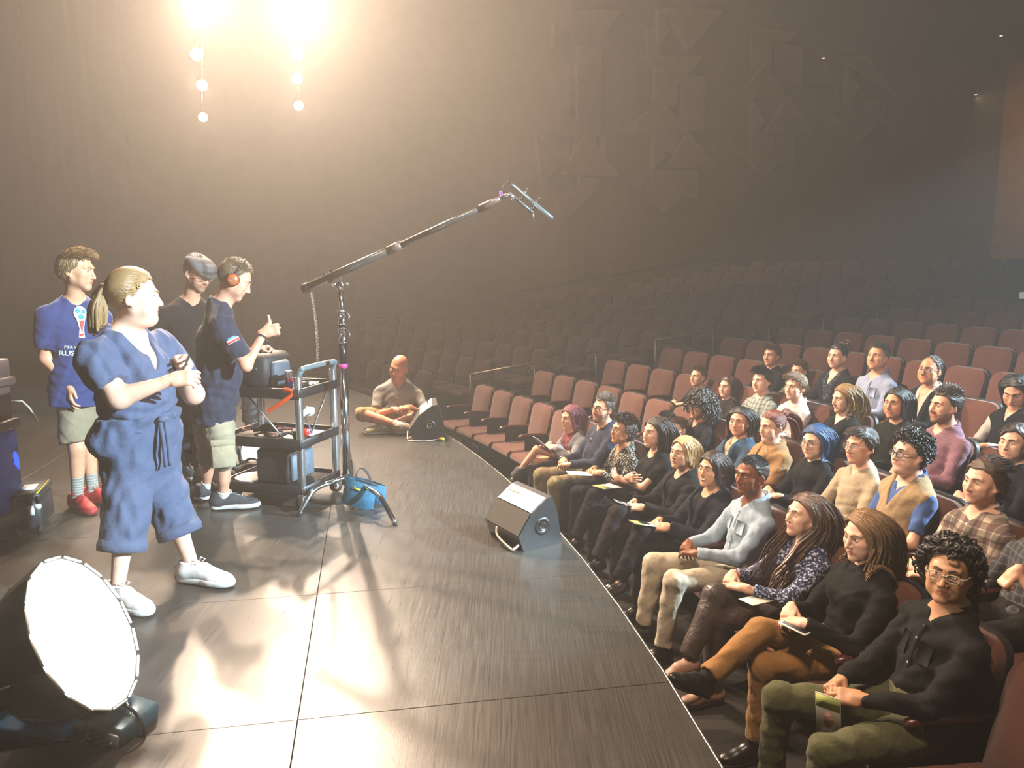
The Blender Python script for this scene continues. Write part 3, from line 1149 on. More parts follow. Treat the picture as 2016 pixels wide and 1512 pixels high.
def hand_prims(wrist, d, palm, side, s, pose='relaxed'):
    """d = wrist->fingers, palm = palm normal (out of the palm), side +1 right hand / -1 left hand"""
    d = unit(d)
    palm = unit(np.asarray(palm, float) - d * (np.dot(palm, d)))
    lat = np.cross(d, palm) * side          # towards the thumb
    R = np.stack([lat, d, palm], 1)
    P = [('box', 0.012 * s, 'add', wrist + d * 0.052 * s, np.array([0.038, 0.046, 0.0145]) * s, R, 0.013 * s),
         cone(wrist - d * 0.02 * s, wrist + d * 0.03 * s, 0.024 * s, 0.022 * s, 0.02 * s)]
    curl = {'relaxed': (0.35, 0.45, 0.35), 'flat': (0.12, 0.15, 0.1), 'fist': (1.45, 1.6, 1.1), 'grip': (0.75, 0.95, 0.6), 'clasp': (0.75, 0.8, 0.5), 'pinch': (0.7, 0.75, 0.4), 'thumbup': (1.45, 1.65, 1.15)}[pose]
    L = [0.070, 0.078, 0.072, 0.056]
    for i in range(4):
        o = (0.0285 - 0.019 * i) * s
        p = wrist + d * (0.092 - (0.006 if i in (0, 2) else 0) - (0.016 if i == 3 else 0)) * s + lat * o
        v = unit(d + lat * (0.10 - 0.07 * i))
        jit = 1 + 0.12 * math.sin(i * 2.3 + wrist[0] * 40)
        for j, (fr, cu) in enumerate(zip((0.46, 0.30, 0.24), curl)):
            v = rot_axis(v, np.cross(d, palm), cu * jit)
            e = p + v * L[i] * fr * s
            ra = (0.0092 - 0.0009 * j - (0.001 if i == 3 else 0)) * s
            P.append(cone(p, e, ra, ra * 0.93, 0.004 * s))
            p = e
    if pose == 'thumbup':
        b0 = wrist + d * 0.045 * s + lat * 0.034 * s + palm * 0.006 * s
        v1, v2 = unit(lat * 0.95 + d * 0.2), unit(lat * 1.0 + d * 0.02)
    elif pose in ('fist', 'grip', 'pinch'):
        b0 = wrist + d * 0.03 * s + lat * 0.028 * s + palm * 0.010 * s
        v1, v2 = unit(d * 0.75 + lat * 0.28 + palm * 0.55), unit(d * 0.75 - lat * 0.25 + palm * 0.5)
    else:
        b0 = wrist + d * 0.025 * s + lat * 0.028 * s + palm * 0.006 * s
        v1, v2 = unit(d * 0.75 + lat * 0.55 + palm * 0.25), unit(d * 0.9 + lat * 0.2 + palm * 0.2)
    P.append(cone(wrist + d * 0.012 * s + lat * 0.016 * s, b0 + v1 * 0.02 * s, 0.017 * s, 0.013 * s, 0.014 * s))
    e1 = b0 + v1 * 0.036 * s
    P.append(cone(b0, e1, 0.0125 * s, 0.0108 * s, 0.008 * s))
    P.append(cone(e1, e1 + v2 * 0.030 * s, 0.0106 * s, 0.0085 * s, 0.004 * s))
    return P

def bounds(prims, m):
    lo, hi = np.full(3, 1e9), np.full(3, -1e9)
    for p in prims:
        if p[0] == 'cone':
            r = max(p[5], p[6])
            lo = np.minimum(lo, np.minimum(p[3], p[4]) - r); hi = np.maximum(hi, np.maximum(p[3], p[4]) + r)
        elif p[0] in ('ell', 'box'):
            r = float(np.linalg.norm(p[4])) if p[0] == 'box' else max(p[4])
            lo = np.minimum(lo, p[3] - r); hi = np.maximum(hi, p[3] + r)
    return lo - m, hi + m

def tf_prims(prims, M):
    """transform primitives by a rigid+uniform-scale 4x4"""
    sc = np.linalg.norm(M[:3, 0])
    R = M[:3, :3] / sc
    out = []
    for p in prims:
        if p[0] == 'cone':
            out.append(('cone', p[1] * sc, p[2], xf(M, p[3]), xf(M, p[4]), p[5] * sc, p[6] * sc, p[7] if len(p) > 7 else None))
        elif p[0] == 'ell':
            out.append(('ell', p[1] * sc, p[2], xf(M, p[3]), np.asarray(p[4]) * sc, R if p[5] is None else R @ p[5]))
        elif p[0] == 'box':
            out.append(('box', p[1] * sc, p[2], xf(M, p[3]), np.asarray(p[4]) * sc, R if p[5] is None else R @ p[5], p[6] * sc))
    return out

# ---------------------------------------------------------------- head
CRAN_C, CRAN_R = np.array([0, -0.016, 0.034]), np.array([0.076, 0.096, 0.090])
def head_prims(F):
    jw = F.get('jaw', 1.0)          # jaw width
    fat = F.get('fat', 0.0)         # cheeks / chin fullness 0..1
    ns = F.get('nose', 1.0)
    male = F.get('male', True)
    smile = F.get('smile', 0.0)
    P = [ell(CRAN_C, CRAN_R, None, 0.0),
         ell((0, 0.022, -0.018), (0.064 * (1 + 0.08 * fat), 0.068, 0.088), None, 0.03)]
    for sx in (-1, 1):
        P.append(cone((sx * 0.050 * jw, 0.0, -0.052), (sx * 0.014 * jw, 0.066, -0.094), 0.020 + 0.006 * fat, 0.017, 0.03))
        P.append(ell((sx * 0.043, 0.058, -0.020), (0.022, 0.022, 0.020), None, 0.028))
        P.append(ell((sx * 0.040, 0.052, -0.058), (0.020 + 0.010 * fat, 0.020, 0.024), None, 0.03))
        P.append(cone((sx * 0.012, 0.083, 0.026), (sx * 0.044, 0.070, 0.030), 0.0105 if male else 0.009, 0.009, 0.018))
    P.append(ell((0, 0.072, -0.098), (0.017 * jw, 0.016, 0.015), None, 0.022))
    if fat > 0.4:
        P.append(ell((0, 0.02, -0.112), (0.05, 0.05, 0.028), None, 0.04))
    for sx in (-1, 1):
        P.append(ell((sx * 0.031, 0.096, 0.008), (0.017, 0.018, 0.012), None, 0.016, 'sub'))
        P.append(ell((sx * 0.031, 0.0715, 0.006), (0.0145, 0.0135, 0.0125), None, 0.008))
    P.append(cone((0, 0.084, 0.016), (0, 0.104 + 0.006 * ns, -0.030), 0.0085, 0.0105 * ns, 0.014))
    for sx in (-1, 1):
        P.append(ell((sx * 0.0125 * ns, 0.096, -0.034), (0.0085 * ns, 0.0105, 0.0075 * ns), None, 0.008))
    P.append(ell((0, 0.080, -0.058), (0.026, 0.014, 0.020), None, 0.016))       # muzzle
    mw = 0.019 + 0.008 * smile
    P.append(cone((-mw, 0.078, -0.0585 + 0.006 * smile), (0, 0.0882, -0.0578), 0.0032, 0.0048, 0.007))
    P.append(cone((mw, 0.078, -0.0585 + 0.006 * smile), (0, 0.0882, -0.0578), 0.0032, 0.0048, 0.007))
    P.append(cone((-mw * 0.7, 0.080, -0.068 + 0.002 * smile), (0, 0.0862, -0.0695), 0.0035, 0.0055, 0.007))
    P.append(cone((mw * 0.7, 0.080, -0.068 + 0.002 * smile), (0, 0.0862, -0.0695), 0.0035, 0.0055, 0.007))
    P.append(ell((0, 0.099, -0.0637), (mw * 0.95, 0.0075, 0.0013), None, 0.003, 'sub'))
    for sx in (-1, 1):
        a = 0.35 * sx
        R = np.array([[math.cos(a), -math.sin(a), 0], [math.sin(a), math.cos(a), 0], [0, 0, 1]])
        tl = np.array([[1, 0, 0], [0, math.cos(-.25), -math.sin(-.25)], [0, math.sin(-.25), math.cos(-.25)]])
        P.append(ell((sx * 0.0805, -0.012, -0.006), (0.0095, 0.0175, 0.031), R @ tl, 0.008))
        P.append(ell((sx * 0.090, -0.006, -0.004), (0.006, 0.009, 0.019), R @ tl, 0.005, 'sub'))
        P.append(ell((sx * 0.076, -0.002, -0.034), (0.008, 0.008, 0.010), None, 0.008))
    return P

def hairline(az, kind='m'):
    """height (head space z) of the hairline by azimuth from the front, 0..pi"""
    xs = [0, 0.5, 0.9, 1.15, 1.45, 1.75, 2.2, math.pi]
    ys = {'m': [0.082, 0.084, 0.070, 0.030, 0.004, -0.030, -0.062, -0.072],
          'f': [0.086, 0.082, 0.062, 0.022, -0.012, -0.045, -0.070, -0.080],
          'r': [0.112, 0.108, 0.085, 0.040, 0.004, -0.030, -0.062, -0.072],
          'b': [0.130, 0.130, 0.118, 0.060, 0.010, -0.030, -0.062, -0.072]}[kind]
    return np.interp(az, xs, ys)

def scalp_points(n, kind, off=0.004, rs=None):
    i = np.arange(n * 3) + 0.5
    ph = np.arccos(1 - 2 * i / (n * 3))
    th = math.pi * (1 + 5 ** 0.5) * i
    u = np.stack([np.cos(th) * np.sin(ph), np.sin(th) * np.sin(ph), np.cos(ph)], 1)
    P = CRAN_C + u * (CRAN_R + off)
    az = np.arctan2(np.abs(P[:, 0]), P[:, 1] + 0.016)
    ok = P[:, 2] > hairline(az, kind) + 0.004
    P, u = P[ok], u[ok]
    nrm = (P - CRAN_C) / (CRAN_R ** 2)
    nrm /= np.linalg.norm(nrm, axis=1, keepdims=True)
    return P, nrm

def tubes(P, r, n=5, flat=0.6):
    """P (N,K,3), r (N,K) -> verts, quads for all locks at once"""
    N, K, _ = P.shape
    t = np.gradient(P, axis=1)
    t /= np.linalg.norm(t, axis=2, keepdims=True) + 1e-9
    out = P - np.array([0, -0.01, 0.0])
    out[:, :, 2] *= 0.3
    u = np.cross(t, out)
    u /= np.linalg.norm(u, axis=2, keepdims=True) + 1e-9
    w = np.cross(t, u)
    A = 2 * math.pi * np.arange(n) / n
    V = P[:, :, None, :] + r[:, :, None, None] * (np.cos(A)[None, None, :, None] * u[:, :, None, :] + flat * np.sin(A)[None, None, :, None] * w[:, :, None, :])
    b = np.arange(N)[:, None, None] * K * n
    i = np.arange(K - 1)[None, :, None] * n
    j = np.arange(n)[None, None, :]
    j2 = (j + 1) % n
    Q = np.stack([b + i + j, b + i + j2, b + i + n + j2, b + i + n + j], -1).reshape(-1, 4)
    return V.reshape(-1, 3), Q

def grow(P, v, K, step, flow, grav, rs, stiff=0.6, push=0.006, solids=(), jitter=0.1, hs_solid=None):
    """integrate locks in head space. flow(P, s)->(N,3) direction"""
    N = len(P)
    pts = [P.copy()]
    step = np.broadcast_to(step, (N,)).reshape(N, 1)
    for q in range(K - 1):
        f = flow(P, q / (K - 1))
        v = v * stiff + f * (1 - stiff) + np.asarray(grav) * ((q + 1) / K) + rs.normal(size=(N, 3)) * jitter
        v /= np.linalg.norm(v, axis=1, keepdims=True) + 1e-9
        P = P + v * step
        for c, R in [(CRAN_C, CRAN_R + push), (np.array([0, 0.012, -0.03]), np.array([0.068, 0.070, 0.090]))] + list(solids):
            d = (P - c) / R
            L = np.linalg.norm(d, axis=1, keepdims=True)
            P = np.where(L < 1, c + d / (L + 1e-9) * R, P)
        pts.append(P.copy())
    return np.stack(pts, 1)
def taper(N, K, r, tip=0.35, root=0.8):
    t = np.linspace(0, 1, K)
    prof = root + (1 - root) * np.minimum(t * 4, 1)
    prof = prof * (1 - (1 - tip) * np.clip((t - 0.55) / 0.45, 0, 1))
    return np.broadcast_to(r, (N,))[:, None] * prof[None, :]
def curlify(P, amp, turns, rs, start=0.15):
    N, K, _ = P.shape
    s_ = np.linspace(0, 1, K)[None, :]
    ph = rs.uniform(0, 6.28, (N, 1)) + turns * 2 * math.pi * s_
    a = amp * np.clip((s_ - start) / 0.25, 0, 1) * rs.uniform(0.7, 1.3, (N, 1))
    t = np.gradient(P, axis=1)
    t /= np.linalg.norm(t, axis=2, keepdims=True) + 1e-9
    ref = np.array([0.3, 0.8, 0.5])
    u = np.cross(t, ref)
    u /= np.linalg.norm(u, axis=2, keepdims=True) + 1e-9
    w = np.cross(t, u)
    return P + (a * np.cos(ph))[..., None] * u + (a * np.sin(ph))[..., None] * w

def hair_geo(H, sm, solids, seed, lod=1.0):
    """adds hair in head space to SM"""
    style = H['style']
    rs = np.random.RandomState(seed)
    kind = H.get('line', 'f' if H.get('long') else 'm')
    th = H.get('thick', 0.010)
    # cap
    fld = Field((-0.11, -0.14, -0.11), (0.11, 0.12, 0.155), 0.006)
    fld.run([ell(CRAN_C, CRAN_R + th, None, 0.0)])
    X, Y, Z = fld.ax[0][:, None, None], fld.ax[1][None, :, None], fld.ax[2][None, None, :]
    az = np.arctan2(np.abs(X) + 0 * Y, Y + 0.016 + 0 * X)
    hl = hairline(az, kind).astype(f32)
    part = H.get('part', 0.0)
    if style in ('long', 'bob'):
        hl = hl + 0 * X
    fld.D = np.maximum(fld.D, (hl - Z) * 0.7)
    fld.wave(0.0015, (120, 170), seed)
    V, Q = fld.mesh()
    if style != 'buzz_fade':
        sm.add(V, Q)
    if style == 'bald':
        return
    N0 = int(H.get('n', {'short': 420, 'curly': 300, 'long': 480}.get(style, 300)) * lod)
    P, nrm = scalp_points(N0, kind, th * 0.5, rs)
    N = len(P)
    sgn = np.sign(P[:, :1] - part + rs.normal(size=(N, 1)) * 0.006)
    X1, Y1, Z1 = np.eye(3)
    if style in ('short', 'buzz'):
        L = H.get('len', 0.03)
        dirv = np.asarray(H.get('dir', (0.0, 0.6, 0.2)), float)
        K = 5
        flow = lambda p, s_: dirv + (p - CRAN_C) / 0.09 * 0.25
        top = np.clip((P[:, 2] - 0.05) / 0.06, 0, 1)
        Ls = L * (H.get('side_len', 0.45) + (1 - H.get('side_len', 0.45)) * top) * rs.uniform(0.75, 1.15, N)
        down = np.where(top[:, None] < 0.4, 1.0, 0.0) * np.array([0, -0.2, -0.8])
        v = nrm * (0.25 + H.get('lift', 0.25) * top[:, None]) + dirv * (0.2 + 0.8 * top[:, None]) + down
        v /= np.linalg.norm(v, axis=1, keepdims=True)
        f2 = lambda p, s_: (dirv * (0.15 + 0.85 * top[:, None]) + down + nrm * H.get('lift', 0.25) * 0.6)
        G = grow(P, v, K, Ls / (K - 1), f2, (0, 0, -0.25), rs, 0.6, th * 0.8, jitter=H.get('mess', 0.06))
        if H.get('curl'):
            G = curlify(G, H['curl'], 1.2, rs)
        sm.add(*tubes(G, taper(N, K, H.get('r', 0.0052), 0.3), 4, 0.55))
    elif style == 'curly':
        L = H.get('len', 0.11)
        K = 15
        v = nrm * 0.9 + np.array([0, 0, 0.2]) + np.asarray(H.get('sweep', (0, 0, 0)))
        G = grow(P, v, K, L * rs.uniform(0.75, 1.2, N) / (K - 1), lambda p, s_: nrm * 0.6 + np.array([0, -0.1, 0]) + np.asarray(H.get('sweep', (0, 0, 0))) * (1 - s_), (0, 0, -H.get('grav', 0.8)), rs, 0.55, th, solids, 0.15)
        G = curlify(G, H.get('amp', 0.013), H.get('turns', 1.6), rs, 0.0)
        sm.add(*tubes(G, taper(N, K, H.get('r', 0.0082), 0.5), 5, 0.8))
    elif style == 'long':
        L = H.get('len', 0.36)
        K = int(H.get('K', 14))
        fwd = H.get('fwd', 0.0)
        def flow(p, s_):
            lat = np.where(p[:, 2:3] > 0.05, np.clip((0.088 - np.abs(p[:, :1])) / 0.035, 0, 1), np.where(np.abs(p[:, :1]) > 0.085, -0.35, 0.05))
            return sgn * X1 * 0.9 * lat - Y1 * (0.35 + 0.2 * np.clip(-p[:, 1:2] * 10, 0, 1)) * np.where(p[:, 2:3] > 0.0, 1, 0.1) - Z1 * 0.35
        v = sgn * X1 * 0.8 - Y1 * 0.4 + nrm * 0.3
        Ls = L * rs.uniform(0.8, 1.08, N) + np.clip(P[:, 2] - 0.0, 0, 1) * 0.8
        fr = np.clip((P[:, 1:2] + 0.02) / 0.06, 0, 1)
        fl = lambda p, s_: flow(p, s_) + fwd * Y1 * fr * np.where(p[:, 2:3] < -0.02, 1, 0)
        G = grow(P, v, K, Ls / (K - 1), fl, (0, 0, -1.6), rs, 0.45, th * 0.6 + 0.004, solids, 0.05)
        if H.get('curl'):
            G = curlify(G, H['curl'], H.get('turns', 2.0), rs, 0.35)
        sm.add(*tubes(G, taper(N, K, H.get('r', 0.0090), 0.3), 4, 0.30))
    elif style in ('pony', 'bun', 'updo', 'slick'):
        tie = np.asarray(H.get('tie', (0, -0.125, 0.06)), float)
        K = 8
        fl = lambda p, s_: unit_rows(tie - p)
        d0 = np.linalg.norm(tie - P, axis=1)
        G = grow(P, unit_rows(tie - P), K, d0 * 1.25 / (K - 1), fl, (0, 0, 0), rs, 0.3, th, (), 0.03)
        d = np.linalg.norm(G - tie, axis=2)
        sm.add(*tubes(G, taper(N, K, H.get('r', 0.0085), 0.9), 5, 0.5))
        if style == 'pony':
            M_ = int(46 * lod) + 8
            K = 12
            P2 = tie + rs.normal(size=(M_, 3)) * 0.010
            out = np.asarray(H.get('tail_dir', (0, -0.8, 0.25)), float)
            v = out + rs.normal(size=(M_, 3)) * 0.25
            L = H.get('len', 0.24)
            G = grow(P2, v, K, L * rs.uniform(0.75, 1.1, M_) / (K - 1), lambda p, s_: out * (1 - s_) * 0.6 + 0 * p, (0, 0, -1.1), rs, 0.62, th, solids, 0.06)
            if H.get('curl'):
                G = curlify(G, H['curl'], H.get('turns', 1.5), rs, 0.2)
            sm.add(*tubes(G, taper(M_, K, H.get('tr', 0.0125), 0.4), 6, 0.7))
        elif style in ('bun', 'updo'):
            M_ = 70
            P2 = tie + rs.normal(size=(M_, 3)) * H.get('bun', 0.022)
            v = unit_rows(P2 - tie) + rs.normal(size=(M_, 3)) * 0.5
            G = grow(P2, v, 8, np.full(M_, 0.010), lambda p, s_: np.cross(p - tie, np.array([0.2, 1, 0.3])) * 40, (0, 0, 0), rs, 0.5, th, (), 0.3)
            sm.add(*tubes(G, taper(M_, 8, 0.008, 0.6), 5, 0.8))
def unit_rows(a):
    return a / (np.linalg.norm(a, axis=-1, keepdims=True) + 1e-9)

M_EYEW = mat('eye_white', '#e4ddd4', 0.25, var=0)
M_IRIS = mat('eye_iris', '#2e2019', 0.2, var=0)
M_LENS = mat('spectacle_lens', '#dfe6ea', 0.12, var=0, alpha=0.07, spec=0.3)
def rx(a):
    c, s_ = math.cos(a), math.sin(a)
    M = np.eye(4); M[1:3, 1:3] = [[c, -s_], [s_, c]]
    return M
def ry(a):
    c, s_ = math.cos(a), math.sin(a)
    M = np.eye(4); M[0, 0], M[0, 2], M[2, 0], M[2, 2] = c, s_, -s_, c
    return M
SHOES = {}
def shoe_mesh(kind, upper, sole):
    key = (kind, upper.name, sole.name)
    if key in SHOES:
        return SHOES[key]
    fl = Field((-0.07, -0.11, -0.02), (0.07, 0.24, 0.16), 0.006)
    P = [cone((0, -0.045, 0.045), (0, 0.10, 0.040), 0.040, 0.040, 0.0), ell((0, 0.145, 0.030), (0.046, 0.075, 0.034), None, 0.03),
         ell((0, -0.04, 0.05), (0.038, 0.045, 0.05), None, 0.03), cone((0, -0.02, 0.05), (0, 0.055, 0.065), 0.038, 0.034, 0.03)]
    if kind == 'sneaker':
        P.append(cone((0, -0.03, 0.06), (0, -0.025, 0.105), 0.040, 0.040, 0.02, clip=-0.004))
    fl.run(P)
    fl.D = np.maximum(fl.D, 0.006 - fl.ax[2][None, None, :])
    V, Q = fl.mesh()
    a = SM().add(V, Q).build('shoe_upper', upper)
    fl = Field((-0.07, -0.11, -0.02), (0.07, 0.25, 0.06), 0.006)
    fl.run([cone((0, -0.045, 0.02), (0, 0.10, 0.02), 0.043, 0.043, 0.0), ell((0, 0.145, 0.018), (0.050, 0.082, 0.04), None, 0.03)])
    Zs = fl.ax[2][None, None, :]
    fl.D = np.maximum(np.maximum(fl.D, -Zs), Zs - (0.034 if kind == 'sneaker' else 0.016))
    V, Q = fl.mesh()
    b = SM().add(V, Q).build('sole', sole)
    mb = None
    if kind == 'sneaker':
        mb = MB()
        for q in range(4):
            y, z = 0.045 + 0.022 * q, 0.097 - 0.0075 * q
            mb.tube([(-0.024, y, z - 0.010), (0, y + 0.004, z + 0.004), (0.024, y, z - 0.010)], 0.0035, 5)
        mb.tube([(0, 0.04, 0.102), (-0.02, 0.03, 0.118), (-0.034, 0.045, 0.104), (-0.016, 0.044, 0.1)], 0.0025, 5)
        mb.tube([(0, 0.04, 0.102), (0.022, 0.03, 0.118), (0.034, 0.045, 0.104), (0.016, 0.044, 0.1)], 0.0025, 5)
        mb = mb.build('laces', mat('lace_' + sole.name, '#d8d2cc', 0.8) if 'red' not in upper.name else upper)
    out = (a.data, b.data, mb.data if mb else None)
    for o in (a, b, mb):
        if o:
            bpy.data.objects.remove(o)
    SHOES[key] = out
    return out

def person(label, base, rz, S, group=None):
    seed = abs(hash_str(label)) % 100000
    rs = np.random.RandomState(seed)
    s, hs = S.get('s', 0.95), S.get('hs', 1.02)
    lod = S.get('lod', 1.0)
    g, sw = S.get('g', 1.0), S.get('sw', 0.176) * s
    female = not S.get('face', {}).get('male', True)
    e = empty('person', base, rz, label, 'person', group)
    hc = np.array(S['head'], float)
    look = S.get('look', (0, 0, 0))
    Mh = np.eye(4)
    Mh[:3, 3] = hc
    Mh = Mh @ rotz(math.radians(look[0])) @ rx(math.radians(look[1])) @ ry(math.radians(look[2]))
    Mh = Mh @ np.diag([hs, hs, hs, 1.0])
    hip = np.array(S.get('hip', (0, 0.0, 0.51)), float)
    nb = np.array(S['nb'], float) if 'nb' in S else hc + np.array([0, -0.045, -0.165]) * s
    up = unit(nb - hip)
    L = np.linalg.norm(nb - hip)
    tw = math.radians(S.get('twist', 0))
    right0 = np.array([math.cos(tw), math.sin(tw), 0])
    fwd = unit(np.cross(up, right0))
    right = np.cross(fwd, up)
    RT = np.stack([right, fwd, up], 1)
    def tp(x, y, z):           # torso space (z as fraction of torso length)
        return hip + right * x * s + fwd * y * s + up * z * L
    wf = S.get('waist', 0.92 if female else 1.0)
    hipw = S.get('hipw', 1.06 if female else 1.0)
    belly = S.get('belly', 0.0)
    T = [ell(tp(0, -0.005, 0.05), np.array([0.158 * g * hipw, 0.112 * g, 0.115]) * s, RT, 0.0),
         ell(tp(0, 0.008 + 0.03 * belly, 0.36), np.array([0.132 * g * wf + 0.02 * belly, 0.098 * g + 0.03 * belly, 0.15]) * s, RT, 0.07 * s),
         ell(tp(0, 0.005, 0.66), np.array([0.148 * g, 0.105 * g, 0.155]) * s, RT, 0.07 * s)]
    sh = {}
    for nm, sx in (('R', 1), ('L', -1)):
        sh[nm] = nb + right * sx * sw + up * (-0.112 * s) + fwd * 0.012 * s + np.array(S.get('shrug', (0, 0, 0))) * s
        T.append(cone(nb + up * (-0.055 * s) + right * sx * 0.05 * s, sh[nm] - right * sx * 0.012 * s, 0.058 * s, 0.046 * s * (0.9 + 0.1 * g), 0.055 * s))
        T.append(cone(nb + up * 0.01 * s + right * sx * 0.015 * s - fwd * 0.01 * s, sh[nm] - right * sx * 0.06 * s + up * 0.012 * s, 0.040 * s, 0.036 * s, 0.05 * s))
        if S.get('bust', 0.0) > 0:
            bz = S['bust']
            T.append(ell(tp(sx * 0.068, 0.070 * g + 0.018 * bz, 0.66), np.array([0.056, 0.050, 0.056]) * s * (0.75 + 0.4 * bz), RT, 0.05 * s))
    nk = (0.047 if female else 0.055) * S.get('neck', 1.0) * s
    neck = cone(nb + up * (-0.03 * s) + fwd * 0.005, xf(Mh, (0, -0.008, -0.05)), nk * 1.12, nk, 0.045 * s)
    # arms
    arm, hand = {}, {}
    ua, fa = 0.285 * s, 0.25 * s
    for nm, sx in (('R', 1), ('L', -1)):
        pos, d, palm, pose = S['hands'][nm]
        pole = S.get('pole', {}).get(nm, (sx * 0.55, -0.55, -0.6))
        el, wr = two_bone(sh[nm], np.array(pos, float), ua, fa, pole)
        if nm in S.get('elbow', {}):
            el, wr = np.array(S['elbow'][nm], float), np.array(pos, float)
        arm[nm] = (sh[nm], el, wr)
        hand[nm] = hand_prims(wr, unit(np.array(d, float)) if d is not None else unit(wr - el), palm, sx, s * S.get('hand_s', 1.0), pose)
    ar = S.get('arm_r', 0.95)
    def arms_p(nm, off=0.0, end=2.0, clip=None):
        a, b, c = arm[nm]
        r0, r1, r2, r3 = 0.0455 * s * ar + off, 0.037 * s * ar + off, 0.0385 * s * ar + off, 0.0255 * s + off
        if end <= 1.0:
            return [cone(a, a + (b - a) * end, r0, r0 + (r1 - r0) * end, 0.03 * s, clip=clip)]
        f = end - 1.0
        return [cone(a, b, r0, r1, 0.03 * s), cone(b, b + (c - b) * f, r2, r2 + (r3 - r2) * f, 0.03 * s, clip=clip)]
    # legs
    lg = S['legs']
    def leg_p(nm, off=0.0, end=2.0, clip=None, slack=0.0):
        h, k, a = lg[nm]['hip'], lg[nm]['knee'], lg[nm]['ankle']
        lr = S.get('leg_r', 1.0)
        r0, r1, r2, r3 = 0.083 * s * g * lr + off, 0.058 * s * lr + off, 0.055 * s * lr + off + slack * 0.6, 0.036 * s + off + slack
        if end <= 1.0:
            return [cone(h, h + (k - h) * end, r0, r0 + (r1 - r0) * end + slack, 0.04 * s, clip=clip)]
        f = end - 1.0
        c1 = k + (a - k) * 0.3
        calf = cone(k, a, r1 * 0.95, r3, 0.03 * s)
        if f < 1.0 or clip is not None:
            return [cone(h, k, r0, r1, 0.04 * s), cone(k, k + (a - k) * f, r2, r2 + (r3 - r2) * f, 0.03 * s, clip=clip)]
        return [cone(h, k, r0, r1, 0.04 * s), calf, cone(k + (a - k) * 0.1, k + (a - k) * 0.5, 0.046 * s * lr + off, 0.040 * s * lr + off, 0.03 * s)]
    for nm in 'RL':
        for j in ('hip', 'knee', 'ankle'):
            lg[nm][j] = np.array(lg[nm][j], float)
    # ---- body mesh
    tone = S.get('skin', '#d9a083')
    Msk = skin_mat(tone)
    Mlip = mat('lips_' + tone.strip('#') + S.get('lip', '')[1:], S.get('lip') or mixhex(tone, '#a03a36', 0.45), 0.4, var=0.05)
    Mstb = mat('stubble_' + tone.strip('#') + S.get('beard', '')[1:], mixhex(tone, S.get('beard', '#3a2a22'), S.get('beard_a', 0.4)), 0.6, var=0.15, scale=120) if S.get('beard') else Msk
    body = SM()
    limbs = []
    for nm in 'RL':
        limbs += leg_p(nm, -0.012 if S.get('bottom', {}).get('len', 1.92) > 1.5 else -0.002)
    P = [p for p in T] + [neck] + limbs
    h = 0.0125 * max(1, lod ** 0.5)
    lo, hi = bounds(P, 0.03)
    fl = Field(lo, hi, h).run(P, off=-0.003)
    cutz = nb + up * 0.045 * s
    X, Y, Z = fl.ax[0][:, None, None], fl.ax[1][None, :, None], fl.ax[2][None, None, :]
    fl.D = np.maximum(fl.D, np.minimum((X - f32(cutz[0])) * f32(up[0]) + (Y - f32(cutz[1])) * f32(up[1]) + (Z - f32(cutz[2])) * f32(up[2]), 0.09 - np.sqrt((X - f32(nb[0])) ** 2 + (Y - f32(nb[1])) ** 2 + (Z - f32(nb[2])) ** 2) * 0.5) if False else
                      np.where((np.abs(X - f32(nb[0])) < 0.11) & (np.abs(Y - f32(nb[1])) < 0.14),
                               (X - f32(cutz[0])) * f32(up[0]) + (Y - f32(cutz[1])) * f32(up[1]) + (Z - f32(cutz[2])) * f32(up[2]), f32(-1)))
    body.add(*fl.mesh())
    for nm in 'RL':
        P = arms_p(nm, -0.008 if (S.get('top') or {}).get('sleeve', 2.0) > 1.8 else 0.0)
        lo, hi = bounds(P, 0.03)
        body.add(*Field(lo, hi, 0.010 * max(1, lod ** 0.5)).run(P, off=-0.003).mesh())
    # head (in head space)
    F = S.get('face', {})
    HP = head_prims(F)
    Mi = np.linalg.inv(Mh)
    HB = tf_prims([neck] + [p for p in T[3:]] , Mi)
    hl = S.get('head_h', 0.0036) * max(1.0, lod ** 0.5)
    fh = Field((-0.105, -0.125, -0.215), (0.105, 0.128, 0.138), hl)
    fh.run(HP)
    nk_h = tf_prims([neck], Mi)[0]
    fh.run([('cone', 0.030, 'add') + nk_h[3:]])
    fh.run([(p[0], max(p[1], 0.03)) + p[2:] for p in tf_prims(T[2:], Mi)], off=-0.003)
    if F.get('adam', F.get('male', True)):
        fh.run([ell(nk_h[3] * 0.45 + nk_h[4] * 0.55 + np.array([0, nk / hs * 0.86, 0]), (0.009, 0.009, 0.013), None, 0.02)])
    V, Q = fh.mesh()
    cen = V[Q].mean(1)
    mi = np.zeros(len(Q), np.int32)
    sm_ = F.get('smile', 0.0)
    mw = 0.020 + 0.008 * sm_
    lipz = np.abs(cen[:, 2] + 0.0635 - 0.0055 * sm_ * (np.abs(cen[:, 0]) / mw) ** 2) < 0.0092 * np.sqrt(np.clip(1 - (cen[:, 0] / (mw * 1.02)) ** 2, 0, 1))
    mi[lipz & (cen[:, 1] > 0.068)] = 1
    if S.get('beard'):
        jawline = (cen[:, 2] < -0.030 - 0.022 * np.clip(cen[:, 1] / 0.08, 0, 1)) & (cen[:, 2] > -0.125) & (cen[:, 1] > -0.002)
        must = (np.abs(cen[:, 0]) < 0.03) & (cen[:, 2] < -0.042) & (cen[:, 1] > 0.07)
        mi[(jawline | must) & (mi == 0)] = 2
    body.add(xf(Mh, V), Q, mi)
